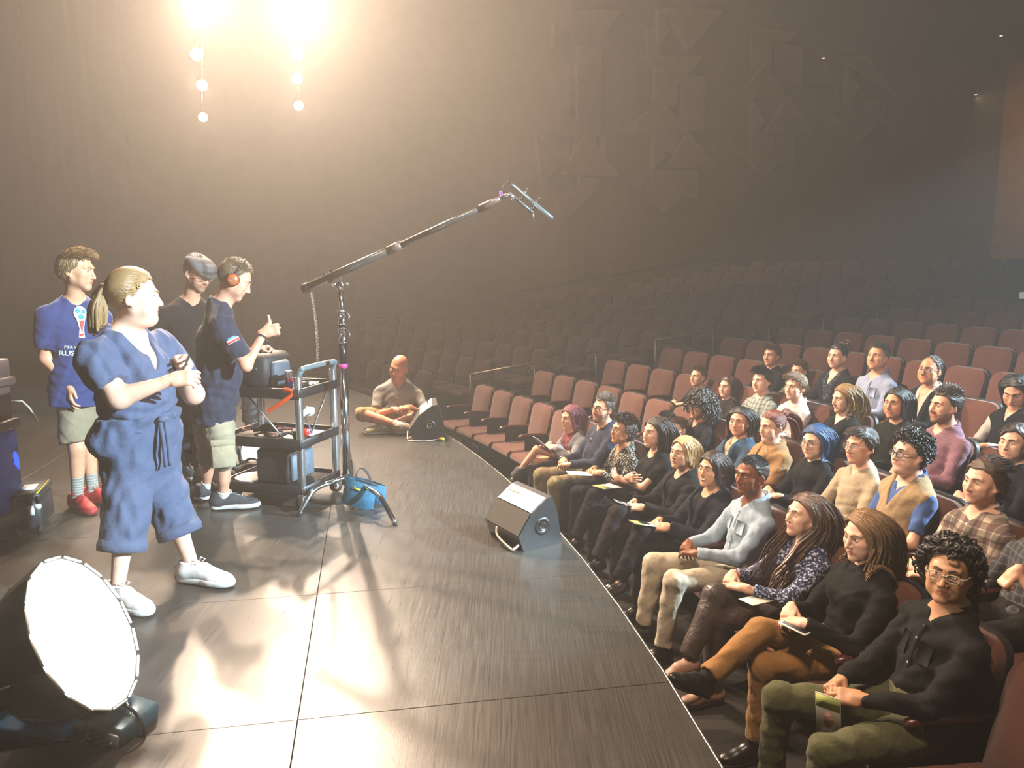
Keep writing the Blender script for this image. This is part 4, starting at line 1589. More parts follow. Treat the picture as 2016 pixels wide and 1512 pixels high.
    # hands
    for nm in 'RL':
        HPd = hand[nm]
        lo, hi = bounds(HPd, 0.012)
        fd = Field(lo, hi, S.get('hand_h', 0.0038) * max(1.0, lod ** 0.5))
        fd.run([arms_p(nm)[-1]], off=-0.003)
        fd.run(HPd)
        body.add(*fd.mesh())
    bo = body.build('body', [Msk, Mlip, Mstb], e)
    # face details
    ic = fh.ax
    def fy(x, z):
        i, k = int(round((x - fh.lo[0]) / fh.h)), int(round((z - fh.lo[2]) / fh.h))
        col = fh.D[i, :, k]
        j = np.where(col < 0)[0]
        return float(fh.ax[1][j[-1]]) + fh.h * 0.5 if len(j) else 0.08
    Hh = S.get('hair')
    Mhair = hair_mat(Hh['col'], Hh.get('col2')) if Hh else None
    browm = mat('brow_' + (Hh['col'] if Hh else S.get('brow', '#5a4030')).strip('#'), Hh['col'] if Hh else S.get('brow', '#5a4030'), 0.7, var=0.1) if not S.get('brow') else mat('brow_' + S['brow'].strip('#'), S['brow'], 0.7, var=0.1)
    down = S.get('eyes_down', 0.0)
    for sx in (-1, 1):
        mb = MB()
        y0 = fy(sx * 0.031, 0.006)
        oz = 0.0045 * (1 - 0.6 * down)
        mb.ell((sx * 0.031, y0 - 0.0035, 0.006 - 0.002 * down), (0.0118, 0.0062, oz), 12, 8, 0)
        gz = S.get('gaze', 0.0)
        mb.ell((sx * 0.031 + gz, y0 - 0.0012, 0.006 - 0.003 * down), (0.0052, 0.0045, min(0.0052, oz * 0.98)), 10, 6, 1)
        lid = [(sx * 0.031 + u * 0.0130, fy(sx * 0.031 + u * 0.012, 0.010) + 0.0012 - 0.002 * u * u, 0.0055 - 0.002 * down + oz * (1 - u * u) + 0.0008) for u in np.linspace(-1, 1, 7)]
        mb.tube(lid, [0.0008, 0.0015, 0.0018, 0.0019, 0.0018, 0.0015, 0.0008], 5, 2)
        mb.v = [xf(Mh, v) for v in mb.v]
        mb.build('eye', [M_EYEW, M_IRIS, mat('lash', '#1a1310', 0.7, var=0)], bo)
        mb = MB()
        br = [(sx * x_, fy(sx * x_, z_) + 0.001, z_) for x_, z_ in ((0.011, 0.0265), (0.022, 0.031), (0.034, 0.0335), (0.046, 0.029))]
        mb.tube(smooth_path(br, 3), np.interp(np.linspace(0, 1, 10), [0, 0.3, 1], [0.0032, 0.0036, 0.0015]) * S.get('brow_w', 1.0), 5)
        mb.v = [xf(Mh, v) for v in mb.v]
        mb.build('eyebrow', browm, bo)
    if F.get('smile', 0) > 0.6:
        mb = MB()
        mb.tube([(u * 0.019, fy(u * 0.019, -0.064) + 0.0012, -0.0635 + 0.0035 * u * u) for u in np.linspace(-1, 1, 7)], [0.001, 0.003, 0.0038, 0.004, 0.0038, 0.003, 0.001], 6)
        mb.v = [xf(Mh, v) for v in mb.v]
        mb.build('teeth', mat('teeth', '#efe8dc', 0.3, var=0), bo)
    # ---- hair
    if Hh:
        hm = SM()
        Wi = Mi
        sol = []
        for c_, r_ in ((nb - up * 0.05 * s, 0.085 * s), (sh['R'] * 0.6 + nb * 0.4, 0.072 * s), (sh['L'] * 0.6 + nb * 0.4, 0.072 * s), (sh['R'], 0.066 * s), (sh['L'], 0.066 * s),
                       (tp(0, 0, 0.70), np.array([0.165, 0.13, 0.18]) * s * g), (tp(0, 0, 0.4), np.array([0.15, 0.12, 0.18]) * s * g)):
            sol.append((xf(Wi, c_), np.broadcast_to(np.asarray(r_), (3,)) / hs + 0.006))
        hair_geo(Hh, hm, sol, seed, 1.0 if lod <= 1.3 else 0.75)
        hm.v = [xf(Mh, v) for v in hm.v]
        ho = hm.build('hair', Mhair, e)
        if Hh.get('scrunchie'):
            tie = np.array(Hh['tie'])
            td = unit(np.array(Hh.get('tail_dir', (0, -0.8, 0.25))))
            mb = MB()
            A = np.linspace(0, 2 * math.pi, 25)
            fr_ = frame((0, 0, 0), z=td)
            mb.tube([tie + fr_[:3, 0] * 0.024 * math.cos(a) + fr_[:3, 1] * 0.024 * math.sin(a) for a in A], 0.012 + 0.003 * np.sin(A * 9), 8)
            mb.v = [xf(Mh, v) for v in mb.v]
            tag(mb.build('scrunchie', mat('scrunchie_cloth', Hh['scrunchie'], 0.8), ho), 'pink hair scrunchie')
    # ---- clothes
    def cut_plane(fl, p, n, soft=0.0):
        X, Y, Z = fl.ax[0][:, None, None], fl.ax[1][None, :, None], fl.ax[2][None, None, :]
        d = (X - f32(p[0])) * f32(n[0]) + (Y - f32(p[1])) * f32(n[1]) + (Z - f32(p[2])) * f32(n[2])
        fl.D = np.maximum(fl.D, d)
    def vcut(zb, w, top=0.05, power=1.0, ymin=0.0, xoff=0.0):
        """front opening from torso fraction zb widening to w at the neck"""
        def fn(X, Y, Z):
            px_, py_, pz_ = X - hip[0], Y - hip[1], Z - hip[2]
            a = px_ * right[0] + py_ * right[1] + pz_ * right[2] - xoff * s
            b = px_ * fwd[0] + py_ * fwd[1] + pz_ * fwd[2]
            c = (px_ * up[0] + py_ * up[1] + pz_ * up[2]) / L
            t = np.clip((c - zb) / (1.0 - zb), 0, 1.3)
            half = w * s * t ** power
            return np.maximum(np.maximum(np.abs(a) - half, (zb - c) * L), -(b - ymin * s)) * 0.8
        lo_, hi_ = hip - 0.6, hip + 0.9
        return ('fn', 0.006, 'sub', fn, lo_, hi_)
    def round_neck(fl, zc, rxx, rzz, yy=0.06):
        c = nb + up * zc * s + fwd * yy * s
        fl.run([ell(c, np.array([rxx, 0.085, rzz]) * s, RT, 0.008, 'sub')])
    ch = S.get('cloth_h', 0.0095) * max(1.0, lod ** 0.5)
    def garment(nm, spec, base_off, lower, arm_end):
        off = base_off + spec.get('fit', 0.008)
        P = [p for p in T]
        Pa = []
        for q in 'RL':
            if arm_end > 0:
                Pa += arms_p(q, off + spec.get('sleeve_fit', 0.004), arm_end, 0.0)
        lo, hi = bounds(P + Pa, 0.05)
        fl = Field(lo, hi, ch)
        fl.run(P, off=off)
        if spec.get('box'):
            fl.run([ell(tp(0, 0, -0.16), np.array([0.150 * g * hipw, 0.115 * g, 0.16]) * s, RT, 0.05 * s), ell(tp(0, 0.01, 0.22), np.array([0.142 * g * hipw, 0.108 * g + 0.02 * belly, 0.14]) * s, RT, 0.05 * s)], off=off)
        fl.run(Pa)
        # folds
        fl.wave(spec.get('fold', 0.0020), (30, 44, 66, 90), seed)
        folds(fl, arm, spec.get('fold', 0.002) * 1.6, L, hip, up)
        cut_plane(fl, tp(0, 0, lower), -up)
        nk_ = spec.get('neckline', 'crew')
        if nk_ == 'crew':
            round_neck(fl, 0.045, 0.070, 0.060, 0.018)
        elif nk_ == 'collar':
            round_neck(fl, 0.045, 0.070, 0.062, 0.018)
            fl.run([vcut(spec.get('vz', 0.84), 0.042)])
        elif nk_ == 'scoop':
            round_neck(fl, 0.03, 0.085, 0.115, 0.06)
        elif nk_ == 'v':
            round_neck(fl, 0.045, 0.072, 0.06, 0.018)
            fl.run([vcut(spec.get('vz', 0.72), spec.get('vw', 0.065))])
        elif nk_ == 'open':
            round_neck(fl, 0.045, 0.075, 0.07, 0.02)
            fl.run([vcut(spec.get('vz', 0.25), spec.get('vw', 0.10), power=spec.get('vp', 0.7))])
        elif nk_ == 'turtle':
            fl.run([('cone', 0.02, 'add', nb + up * 0.0, nb * 0.45 + xf(Mh, (0, -0.01, -0.075)) * 0.55, nk * 1.15 + 0.010, nk + 0.010, None)])
        V, Q = fl.mesh()
        o = SM().add(V, Q).build(nm, spec['mat'], e)
        return o
    top = S.get('top')
    lower = S.get('hem', -0.10)
    if top:
        to = garment(top.get('name', 'shirt'), top, 0.0, lower, top.get('sleeve', 2.0))
        if top.get('neckline') == 'collar' or top.get('collar'):
            collar(to, nb, right, fwd, up, nk, s, top.get('collar_mat', top['mat']), tall=top.get('collar_h', 1.0))
        nbut = top.get('buttons', 0)
        if nbut:
            for b_ in range(nbut):
                z = 0.80 - 0.11 * b_
                p = surf_front(T, hip, right, fwd, up, L, s, z, top.get('fit', 0.008))
                if p is None:
                    continue
                mb = MB()
                mb.lathe([(0, 0.003), (0.0055, 0.003), (0.006, 0.0), (0.006, -0.002)], 10, 0, frame(p, z=fwd))
                mb.build('button', mat('button_' + top.get('button_col', '#e8e4da').strip('#'), top.get('button_col', '#e8e4da'), 0.3, var=0), to)
        if top.get('placket'):
            pts = [surf_front(T, hip, right, fwd, up, L, s, z, top.get('fit', 0.008)) for z in np.linspace(0.1, 0.82, 10)]
            pts = [p for p in pts if p is not None]
            if len(pts) > 3:
                pl_ = MB()
                V = []
                for p in pts:
                    for u, v in ((-0.016, -0.004), (-0.015, 0.0035), (0.015, 0.0035), (0.016, -0.004)):
                        V.append(p + right * u * s + fwd * v)
                F_ = [(i * 4 + j, i * 4 + j + 1, (i + 1) * 4 + j + 1, (i + 1) * 4 + j) for i in range(len(pts) - 1) for j in range(3)]
                pl_.add(V, F_).build('placket', top['mat'], to)
        if top.get('pockets'):
            for sx in top['pockets']:
                pts = []
                for z in (0.70, 0.60, 0.52):
                    row = []
                    for x in (0.035, 0.065, 0.095):
                        p = surf_front(T, hip, right, fwd, up, L, s, z, top.get('fit', 0.008), sx * x)
                        row.append(p if p is not None else tp(sx * x, 0.09, z))
                    pts.append(row)
                V = [p + fwd * 0.010 for r_ in pts for p in r_] + [p - fwd * 0.006 for r_ in pts for p in r_]
                F_ = [(i * 3 + j, i * 3 + j + 1, (i + 1) * 3 + j + 1, (i + 1) * 3 + j) for i in range(2) for j in range(2)]
                per = [0, 1, 2, 5, 8, 7, 6, 3]
                F_ += [(per[i], per[(i + 1) % 8], per[(i + 1) % 8] + 9, per[i] + 9) for i in range(8)]
                MB().add(V, F_).build('pocket', top['mat'], to)
    out = S.get('outer')
    if out:
        oo = garment(out.get('name', 'jacket'), out, 0.012, lower - 0.02, out.get('sleeve', 2.0))
        if out.get('lapel'):
            for sx in (-1, 1):
                V = []
                zs = np.linspace(out.get('vz', 0.25) + 0.05, 0.98, 9)
                for i, z in enumerate(zs):
                    t = (z - out.get('vz', 0.25)) / (1 - out.get('vz', 0.25))
                    xi = out.get('vw', 0.1) * t ** out.get('vp', 0.7)
                    wd = out.get('lapel', 0.05) * math.sin(min(1, t * 1.15) * math.pi) ** 0.7 + 0.006
                    for x_, dy in ((xi - 0.004, 0.0), (xi + wd * 0.5, 0.007), (xi + wd, 0.004), (xi + wd, -0.006)):
                        p = surf_front(T, hip, right, fwd, up, L, s, min(z, 0.86), out.get('fit', 0.008) + 0.016, sx * x_)
                        if p is None:
                            p = tp(sx * x_, 0.06, z)
                        p = p + up * max(0, z - 0.86) * L - fwd * max(0, z - 0.86) * L * 0.75
                        V.append(p + fwd * dy)
                F_ = [(i * 4 + j, i * 4 + j + 1, (i + 1) * 4 + j + 1, (i + 1) * 4 + j) for i in range(8) for j in range(3)]
                MB().add(V, F_).build('lapel', out['mat'], oo)
        if out.get('collar'):
            collar(oo, nb, right, fwd, up, nk + 0.012, s, out['mat'], tall=out['collar'])
    bot = S.get('bottom')
    if bot:
        off = bot.get('fit', 0.008)
        P = [T[0]] + [T[1]]
        PL = []
        for q in 'RL':
            PL += leg_p(q, off, bot.get('len', 1.92), 0.0, bot.get('slack', 0.010))
        lo, hi = bounds(P + PL, 0.05)
        fl = Field(lo, hi, ch)
        fl.run(P, off=off)
        fl.run(PL)
        for q in 'RL':   # rounded knees
            if bot.get('len', 1.92) > 1.05:
                fl.run([ell(lg[q]['knee'], np.array([0.052, 0.052, 0.052]) * s * S.get('leg_r', 1.0) + off, None, 0.03)])
        fl.wave(bot.get('fold', 0.0018), (30, 42, 66, 90), seed + 5)
        folds(fl, {q: (lg[q]['hip'], lg[q]['knee'], lg[q]['ankle']) for q in 'RL'}, bot.get('fold', 0.0018) * 1.8, L, hip, None)
        cut_plane(fl, tp(0, 0, bot.get('rise', 0.24)), up)
        V, Q = fl.mesh()
        po = SM().add(V, Q).build(bot.get('name', 'trousers'), bot['mat'], e)
        if bot.get('belt'):
            A = np.linspace(0, 2 * math.pi, 33)
            MB().tube([tp(0, 0, 0.20) + right * (0.150 * g * s + off) * math.cos(a) + fwd * (0.110 * g * s + off) * math.sin(a) for a in A], 0.014, 6).build('belt', mat('belt_leather', bot['belt'], 0.4), po)
    # ---- socks, shoes
    for q in 'RL':
        k, a = lg[q]['knee'], lg[q]['ankle']
        toe = unit(np.array(lg[q].get('toe', (0, 1, 0)), float))
        upv = unit(np.array(lg[q].get('up', (0, 0, 1)), float))
        Mf = frame(a - upv * 0.075 * s, y=toe, z=upv)
        Mf[:3, :3] *= s * S.get('shoe_s', 0.98)
        if S.get('sock'):
            sk = SM()
            P = [cone(a + unit(k - a) * S.get('sock_len', 0.10), a - upv * 0.01, 0.043 * s, 0.037 * s, 0.0), cone(a, a + toe * 0.06 - upv * 0.03 * s, 0.037 * s, 0.034 * s, 0.02)]
            lo, hi = bounds(P, 0.02)
            fl = Field(lo, hi, 0.008).run(P)
            cut_plane(fl, a + unit(k - a) * S.get('sock_len', 0.10), unit(k - a))
            sk.add(*fl.mesh()).build('sock', S['sock'], e)
        if S.get('shoe'):
            kind, um, sm2 = S['shoe']
            a_, b_, l_ = shoe_mesh(kind, um, sm2)
            o = bpy.data.objects.new('shoe', a_)
            COL.objects.link(o)
            o.parent = e
            o.matrix_local = Matrix(Mf.tolist())
            for nm2, me2 in (('sole', b_), ('laces', l_)):
                if me2:
                    o2 = bpy.data.objects.new(nm2, me2)
                    COL.objects.link(o2)
                    o2.parent = o
        else:
            fl = Field((-0.07, -0.11, -0.02), (0.07, 0.24, 0.16), 0.007).run([cone((0, -0.04, 0.035), (0, 0.10, 0.028), 0.032, 0.030, 0.0), ell((0, 0.14, 0.022), (0.040, 0.06, 0.02), None, 0.03), cone((0, -0.015, 0.07), (0, 0.0, 0.04), 0.034, 0.034, 0.03)])
    # ---- spectacles
    if S.get('glasses'):
        gc, shape, gr = S['glasses']
        mb, ml = MB(), MB()
        yb = fy(0, 0.004) + 0.002
        W_, H_ = (0.0235, 0.0165) if shape == 'rect' else (0.0215, 0.0205)
        pw = 3.2 if shape == 'rect' else 2.0
        A = np.linspace(0, 2 * math.pi, 25)
        for sx in (-1, 1):
            lp = []
            for a in A:
                ca, sa = math.cos(a), math.sin(a)
                x = sx * 0.033 + W_ * math.copysign(abs(ca) ** (2 / pw), ca)
                z = 0.0015 + H_ * math.copysign(abs(sa) ** (2 / pw), sa)
                lp.append((x, yb - 0.25 * max(0, abs(x) - 0.03) - 0.001, z))
            mb.tube(lp, gr, 6)
            c0 = np.mean(lp[:-1], axis=0)
            ml.add([c0] + lp[:-1], [(0, i + 1, (i + 1) % 24 + 1) for i in range(24)])
            mb.tube([(sx * (0.033 + W_), yb - 0.008, 0.008), (sx * 0.074, yb - 0.022, 0.009), (sx * 0.083, 0.0, 0.010), (sx * 0.084, -0.02, -0.002)], gr * 1.05, 6)
        mb.tube([(-0.033 + W_, yb - 0.001, 0.005), (0, yb + 0.003, 0.008), (0.033 - W_, yb - 0.001, 0.005)], gr, 6)
        for m_ in (mb, ml):
            m_.v = [xf(Mh, v) for v in m_.v]
        go = mb.build('glasses', mat('frame_' + gc.strip('#'), gc, 0.3, var=0.05), e)
        ml.build('lens', M_LENS, go)
    if S.get('earring'):
        for sx in (-1, 1):
            mb = MB().ell((sx * 0.080, 0.000, -0.046), (0.005, 0.005, 0.006), 8, 6)
            mb.v = [xf(Mh, v) for v in mb.v]
            mb.build('earring', mat('pearl', '#f0ece4', 0.2, var=0), e)
    if S.get('necklace'):
        cpt = nb + up * 0.0
        A = np.linspace(math.radians(215), math.radians(325) + 0, 15)
        pts = []
        for t in np.linspace(-1, 1, 15):
            p = surf_front(T + [neck], hip, right, fwd, up, L, s, 0.93 - S['necklace'] * (1 - t * t), 0.002, t * 0.055)
            if p is not None:
                pts.append(p + fwd * 0.002)
        if len(pts) > 4:
            mb = MB().tube(pts, 0.0011, 5)
            m_ = pts[len(pts) // 2]
            mb.ell(m_ + fwd * 0.003 - up * 0.004, (0.005, 0.004, 0.006), 8, 6)
            mb.build('necklace', mat('silver_chain', '#d8d6d0', 0.25, 0.8, var=0), e)
    S['_out'] = dict(Mh=Mh, arm=arm, hand=hand, nb=nb, up=up, right=right, fwd=fwd, hip=hip, T=T, L=L, s=s, fy=fy, tp=tp, e=e)
    return e

def folds(fl, chains, amp, L, hip, up):
    """creases gathered round elbows / knees and across the waist"""
    X, Y, Z = fl.ax[0][:, None, None], fl.ax[1][None, :, None], fl.ax[2][None, None, :]
    for a, b, c in chains.values():
        u = unit(unit(b - a) * 0.6 + unit(c - b))
        r_ = 0.13
        q = fl.sub(b - r_, b + r_)
        if q is None:
            continue
        x, y, z = q[1] - f32(b[0]), q[2] - f32(b[1]), q[3] - f32(b[2])
        t = x * f32(u[0]) + y * f32(u[1]) + z * f32(u[2])
        d2 = x * x + y * y + z * z
        w = np.exp(-d2 / f32(0.0045))
        fl.D[q[0]] += w * np.sin(t * f32(150) + f32(2.0) * np.sin((x + y) * f32(28)) + f32(a[0] * 30)) * f32(amp)
    if up is not None:
        p = hip + up * L * 0.22
        x, y, z = X - f32(p[0]), Y - f32(p[1]), Z - f32(p[2])
        t = x * f32(up[0]) + y * f32(up[1]) + z * f32(up[2])
        fl.D += np.exp(-t * t / f32(0.008)) * np.sin(t * f32(95) + f32(2.5) * np.sin(x * f32(16)) + y * f32(14)) * f32(amp * 0.9)
def hash_str(t):
    h_ = 7
    for c in t:
        h_ = (h_ * 31 + ord(c)) % 1000003
    return h_
def mixhex(a, b, t):
    a, b = a.lstrip('#'), b.lstrip('#')
    return '#' + ''.join('%02x' % int(round(int(a[i:i + 2], 16) * (1 - t) + int(b[i:i + 2], 16) * t)) for i in (0, 2, 4))
def sdf_pts(prims, P, off):
    """scalar evaluation of cones/ellipsoids at points, plain union with smoothing"""
    D = np.full(len(P), 1.0)
    for p in prims:
        if p[0] == 'cone':
            ba = p[4] - p[3]
            t = np.clip(((P - p[3]) @ ba) / (ba @ ba + 1e-9), 0, 1)
            d = np.linalg.norm(P - p[3] - t[:, None] * ba, axis=1) - (p[5] + t * (p[6] - p[5])) - off
        elif p[0] == 'ell':
            q = P - p[3]
            if p[5] is not None:
                q = q @ p[5]
            r = np.asarray(p[4]) + off
            k0 = np.linalg.norm(q / r, axis=1)
            k1 = np.linalg.norm(q / r ** 2, axis=1) + 1e-9
            d = k0 * (k0 - 1) / k1
        else:
            continue
        k = p[1]
        if k > 0:
            hh = np.maximum(k - np.abs(D - d), 0) / k
            D = np.minimum(D, d) - hh * hh * k * 0.25
        else:
            D = np.minimum(D, d)
    return D
def surf_front(T, hip, right, fwd, up, L, s, z, off, x=0.0):
    o = hip + right * x * s + up * z * L
    ts = np.linspace(0.30, 0.0, 121)
    D = sdf_pts(T, o + ts[:, None] * fwd, off)
    j = np.where(D < 0)[0]
    if len(j) == 0:
        return None
    return o + fwd * ts[j[0]]
def collar(parent, nb, right, fwd, up, nk, s, m_, tall=1.0):
    """turned-down shirt collar around the neck, open at the throat"""
    V = []
    n = 22
    ax = unit(up + fwd * 0.25)
    f2 = unit(fwd - ax * (fwd @ ax))
    c0 = nb + up * 0.012 * s
    for i in range(n + 1):
        u = i / n
        a = math.radians(18) + u * math.radians(324)     # 0 = front
        front = math.cos(a)
        rad = nk + 0.010
        dirv = right * math.sin(a) + f2 * math.cos(a)
        drop = 0.012 * front + 0.0
        h_in = 0.030 * tall * s
        tip = max(0.0, (front - 0.55) / 0.45)
        base_ = c0 - ax * (0.016 * front) * s
        V += [base_ + dirv * rad,
              base_ + dirv * (rad + 0.002) + ax * (h_in - 0.008 * tip),
              base_ + dirv * (rad + 0.008) + ax * (h_in - 0.006 * tip),
              base_ + dirv * (rad + 0.020 + 0.006 * tip) + ax * (-0.006 - 0.030 * tip) * s,
              base_ + dirv * (rad + 0.016 + 0.006 * tip) + ax * (-0.008 - 0.030 * tip) * s]
    F = [(i * 5 + j, i * 5 + j + 1, (i + 1) * 5 + j + 1, (i + 1) * 5 + j) for i in range(n) for j in range(4)]
    return MB().add(V, F).build('collar', m_, parent)
def sit_legs(s, spread=0.11, y=0.48, zk=0.515, ay=0.52, hip=(0, 0, 0.51), ankle_z=0.085):
    out = {}
    for nm, sx in (('R', 1), ('L', -1)):
        out[nm] = dict(hip=(hip[0] + sx * 0.085 * s, hip[1] + 0.01, hip[2] - 0.01), knee=(hip[0] + sx * spread, hip[1] + y, zk), ankle=(hip[0] + sx * spread, hip[1] + ay, ankle_z), toe=(sx * 0.15, 1, 0))
    return out

# ================================================================== THE AUDIENCE
BLK_L = mat('black_leather', '#15120f', 0.3, var=0.1)
BLK_S = mat('black_sole', '#0c0b0a', 0.6, var=0.1)
DRESS = ('dress', BLK_L, BLK_S)
SNK = ('sneaker', mat('grey_knit_upper', '#3a3a3d', 0.8), mat('pale_sole', '#c9c5bd', 0.7))
def on_arc(px, py, R):
    r = ray(px, py)
    a = r[0] ** 2 + r[1] ** 2
    b = 2 * (r[0] * -CX + r[1] * -CY)
    c = CX * CX + CY * CY - R * R
    t = (-b + math.sqrt(b * b - 4 * a * c)) / (2 * a)
    return np.array([0, 0, EYE]) + r * t
def hands_lap(x=0.0, y=0.27, z=0.655):
    return {'R': ((x + 0.085, y, z), (-0.75, 0.6, -0.12), (0, -0.15, -1), 'clasp'), 'L': ((x - 0.085, y + 0.02, z - 0.005), (0.75, 0.5, -0.1), (0, -0.15, -1), 'relaxed')}
def hands_thigh(y=0.30, z=0.64):
    return {'R': ((0.12, y, z), (-0.2, 1, -0.1), (0, 0, -1), 'relaxed'), 'L': ((-0.12, y, z), (0.2, 1, -0.1), (0, 0, -1), 'relaxed')}
def hands_hold(x=0.0, y=0.33, z=0.69):
    return {'R': ((x + 0.075, y - 0.06, z), (-0.5, 0.85, 0.0), (-0.55, 0.1, -0.6), 'pinch'), 'L': ((x - 0.085, y - 0.06, z), (0.5, 0.85, 0.0), (0.55, 0.1, -0.6), 'pinch')}
def hands_cross(z=0.80):
    return {'R': ((-0.075, 0.215, z), (-1, -0.15, 0.15), (0, -1, 0), 'relaxed'), 'L': ((0.085, 0.245, z - 0.03), (1, -0.1, 0.05), (0, -1, 0.1), 'relaxed')}
def cross_legs(s, hip, over='R', low=False):
    o, u = (1, -1) if over == 'R' else (-1, 1)
    a, b = ('R', 'L') if over == 'R' else ('L', 'R')
    out = {b: dict(hip=(hip[0] + u * 0.085 * s, hip[1], hip[2] - 0.01), knee=(hip[0] + u * 0.045, hip[1] + 0.48, 0.50), ankle=(hip[0] + u * 0.06, hip[1] + 0.50, 0.085), toe=(u * 0.1, 1, 0)),
           a: dict(hip=(hip[0] + o * 0.085 * s, hip[1], hip[2] - 0.005), knee=(hip[0] - o * 0.015, hip[1] + 0.48, 0.63), ankle=(hip[0] - o * 0.13, hip[1] + 0.70, 0.31), toe=(-o * 0.12, 0.9, -0.25), up=(0, 0.25, 0.9))}
    return out
PEOPLE = {}
def seat_person(key, label, row, px, py, **S):
    R = row_r(row) + S.pop('dR', 0.08)
    p = on_arc(px, py, R)
    th = math.atan2(p[1] - CY, p[0] - CX)
    fl = row_floor(row)
    hz = p[2] - fl
    lean = S.pop('lean', -0.06)          # head position ahead of the hips
    rz = th + math.pi / 2
    Rh = np.linalg.norm(p[:2] - [CX, CY])
    c = pol(Rh + lean, th)               # base below the hips
    side = S.pop('side', 0.0)
    s = S.setdefault('s', 0.95)
    hip = np.array([side, 0.0, 0.505])
    S.setdefault('hip', hip)
    S['head'] = (0, lean, hz)
    S.setdefault('lod', {1: 1.0, 2: 1.5, 3: 2.0, 4: 2.2}[row])
    if 'legs' not in S:
        S['legs'] = sit_legs(s, hip=hip)
    elif isinstance(S['legs'], str):
        S['legs'] = cross_legs(s, hip, S['legs'])
    S.setdefault('hands', hands_lap())
    S.setdefault('bottom', dict(mat=fabric('charcoal_twill', '#1d1b1c')))
    S.setdefault('shoe', DRESS)
    e = person(label, (c[0], c[1], fl), rz, S)
    PEOPLE[key] = S['_out']
    return S['_out']
FEM = lambda **k: dict(dict(male=False, jaw=0.86, nose=0.82), **k)
MAL = lambda **k: dict(dict(male=True, jaw=1.0, nose=1.0), **k)
PALE, FAIR, TAN, DEEP = '#e0b096', '#d9a285', '#c08a68', '#7d4b30'
BLACK_TOP = fabric('black_jersey', '#131214')
DENIM = fabric('dark_denim', '#20242e')

# ---- front row, far end to near end
seat_person('w_red', 'woman with magenta-red hair, grey cardigan over a burgundy top, holding a programme', 1, 1124, 822, s=0.9, lean=0.10, look=(8, -6, 0), face=FEM(fat=0.5), skin=FAIR, bust=0.6, g=1.05,
            top=dict(mat=fabric('burgundy_knit', '#6a2733'), neckline='crew'), outer=dict(mat=fabric('grey_cardigan', '#77767c'), neckline='open', vw=0.12, vz=-0.1, name='cardigan'),
            bottom=dict(mat=fabric('slate_trousers', '#3b3d40')), legs='L', hands=hands_hold(0.0, 0.36, 0.66), hair=dict(style='long', col='#5c1a2b', len=0.17, n=380, thick=0.013, r=0.009))
seat_person('m_navy', 'bearded man in black-rimmed glasses and a dark navy shirt with white buttons', 1, 1187, 805, look=(14, 6, 0), g=1.16, belly=0.8, face=MAL(fat=0.5), skin=FAIR, beard='#54402f', beard_a=0.55,
            top=dict(mat=fabric('navy_micro_dot', '#23283a', 'speckle', col2='#39415a', scale=1.6), neckline='collar', buttons=6, placket=True, sleeve=2.0), bottom=dict(mat=fabric('olive_khaki', '#7a6d4d')), legs=sit_legs(0.95, 0.17, 0.50), hands=hands_lap(0.02, 0.29, 0.66),
            hair=dict(style='short', col='#3a2c22', len=0.05, dir=(0.2, -0.6, 0.4), lift=0.5), glasses=('#16161a', 'rect', 0.0026), sw=0.19)
seat_person('w_speck', 'woman with short brown hair and glasses in a black and white flecked blouse', 1, 1226, 848, s=0.9, look=(4, 8, 0), face=FEM(smile=0.4, fat=0.3), skin=TAN, bust=0.6, lean=0.0,
            top=dict(mat=fabric('flecked_blouse', '#1a1a1a', 'speckle', col2='#b9b5a8', scale=0.9), neckline='v', vz=0.66, collar=True), bottom=dict(mat=fabric('black_trousers', '#141314')), hands=hands_hold(0.0, 0.30, 0.67),
            hair=dict(style='short', col='#3b2a20', len=0.055, dir=(-0.2, 0.2, 0.1), lift=0.35, side_len=0.9, thick=0.016, curl=0.004), glasses=('#6b4a3a', 'rect', 0.0018), earring=True)
seat_person('w_tee', 'young woman with long dark hair in a black tee, arms folded', 1, 1290, 852, s=0.92, look=(12, 4, 0), face=FEM(), skin=PALE, bust=0.6,
            top=dict(mat=BLACK_TOP, neckline='scoop', sleeve=0.55), bottom=dict(mat=fabric('black_trousers', '#141314')), legs='R', hands=hands_cross(0.78),
            hair=dict(style='long', col='#241712', len=0.36, n=420, part=0.02), earring=True)
seat_person('w_blond', 'blonde woman with pulled-back hair in a black cardigan, holding a phone', 1, 1345, 892, s=0.92, look=(18, 6, 0), face=FEM(jaw=0.9), skin=PALE, bust=0.6,
            top=dict(mat=BLACK_TOP, neckline='scoop'), outer=dict(mat=fabric('black_cardigan', '#1a191b'), neckline='open', vw=0.07, vz=0.3, name='cardigan'), bottom=dict(mat=fabric('plum_black_trousers', '#211a1d')), legs='R', hands=hands_hold(0.0, 0.36, 0.68),
            hair=dict(style='long', col='#b59565', len=0.10, n=380, thick=0.012, r=0.008))
seat_person('w_smile', 'smiling woman with dark bobbed hair in a navy blazer, holding a folded leaflet', 1, 1402, 925, s=0.94, look=(22, 6, 0), face=FEM(smile=1.0), skin='#d39d7c', bust=0.7,
            top=dict(mat=fabric('black_scoop_top', '#16171b'), neckline='scoop'), outer=dict(mat=fabric('navy_blazer', '#1b1c24'), neckline='open', vw=0.10, vz=0.25, lapel=0.045, name='blazer'), bottom=dict(mat=fabric('black_trousers', '#141314')), legs='R', hands=hands_hold(0.0, 0.36, 0.67),
            hair=dict(style='long', col='#2a1a14', len=0.13, n=420, part=0.025, thick=0.014), earring=True, necklace=0.16)
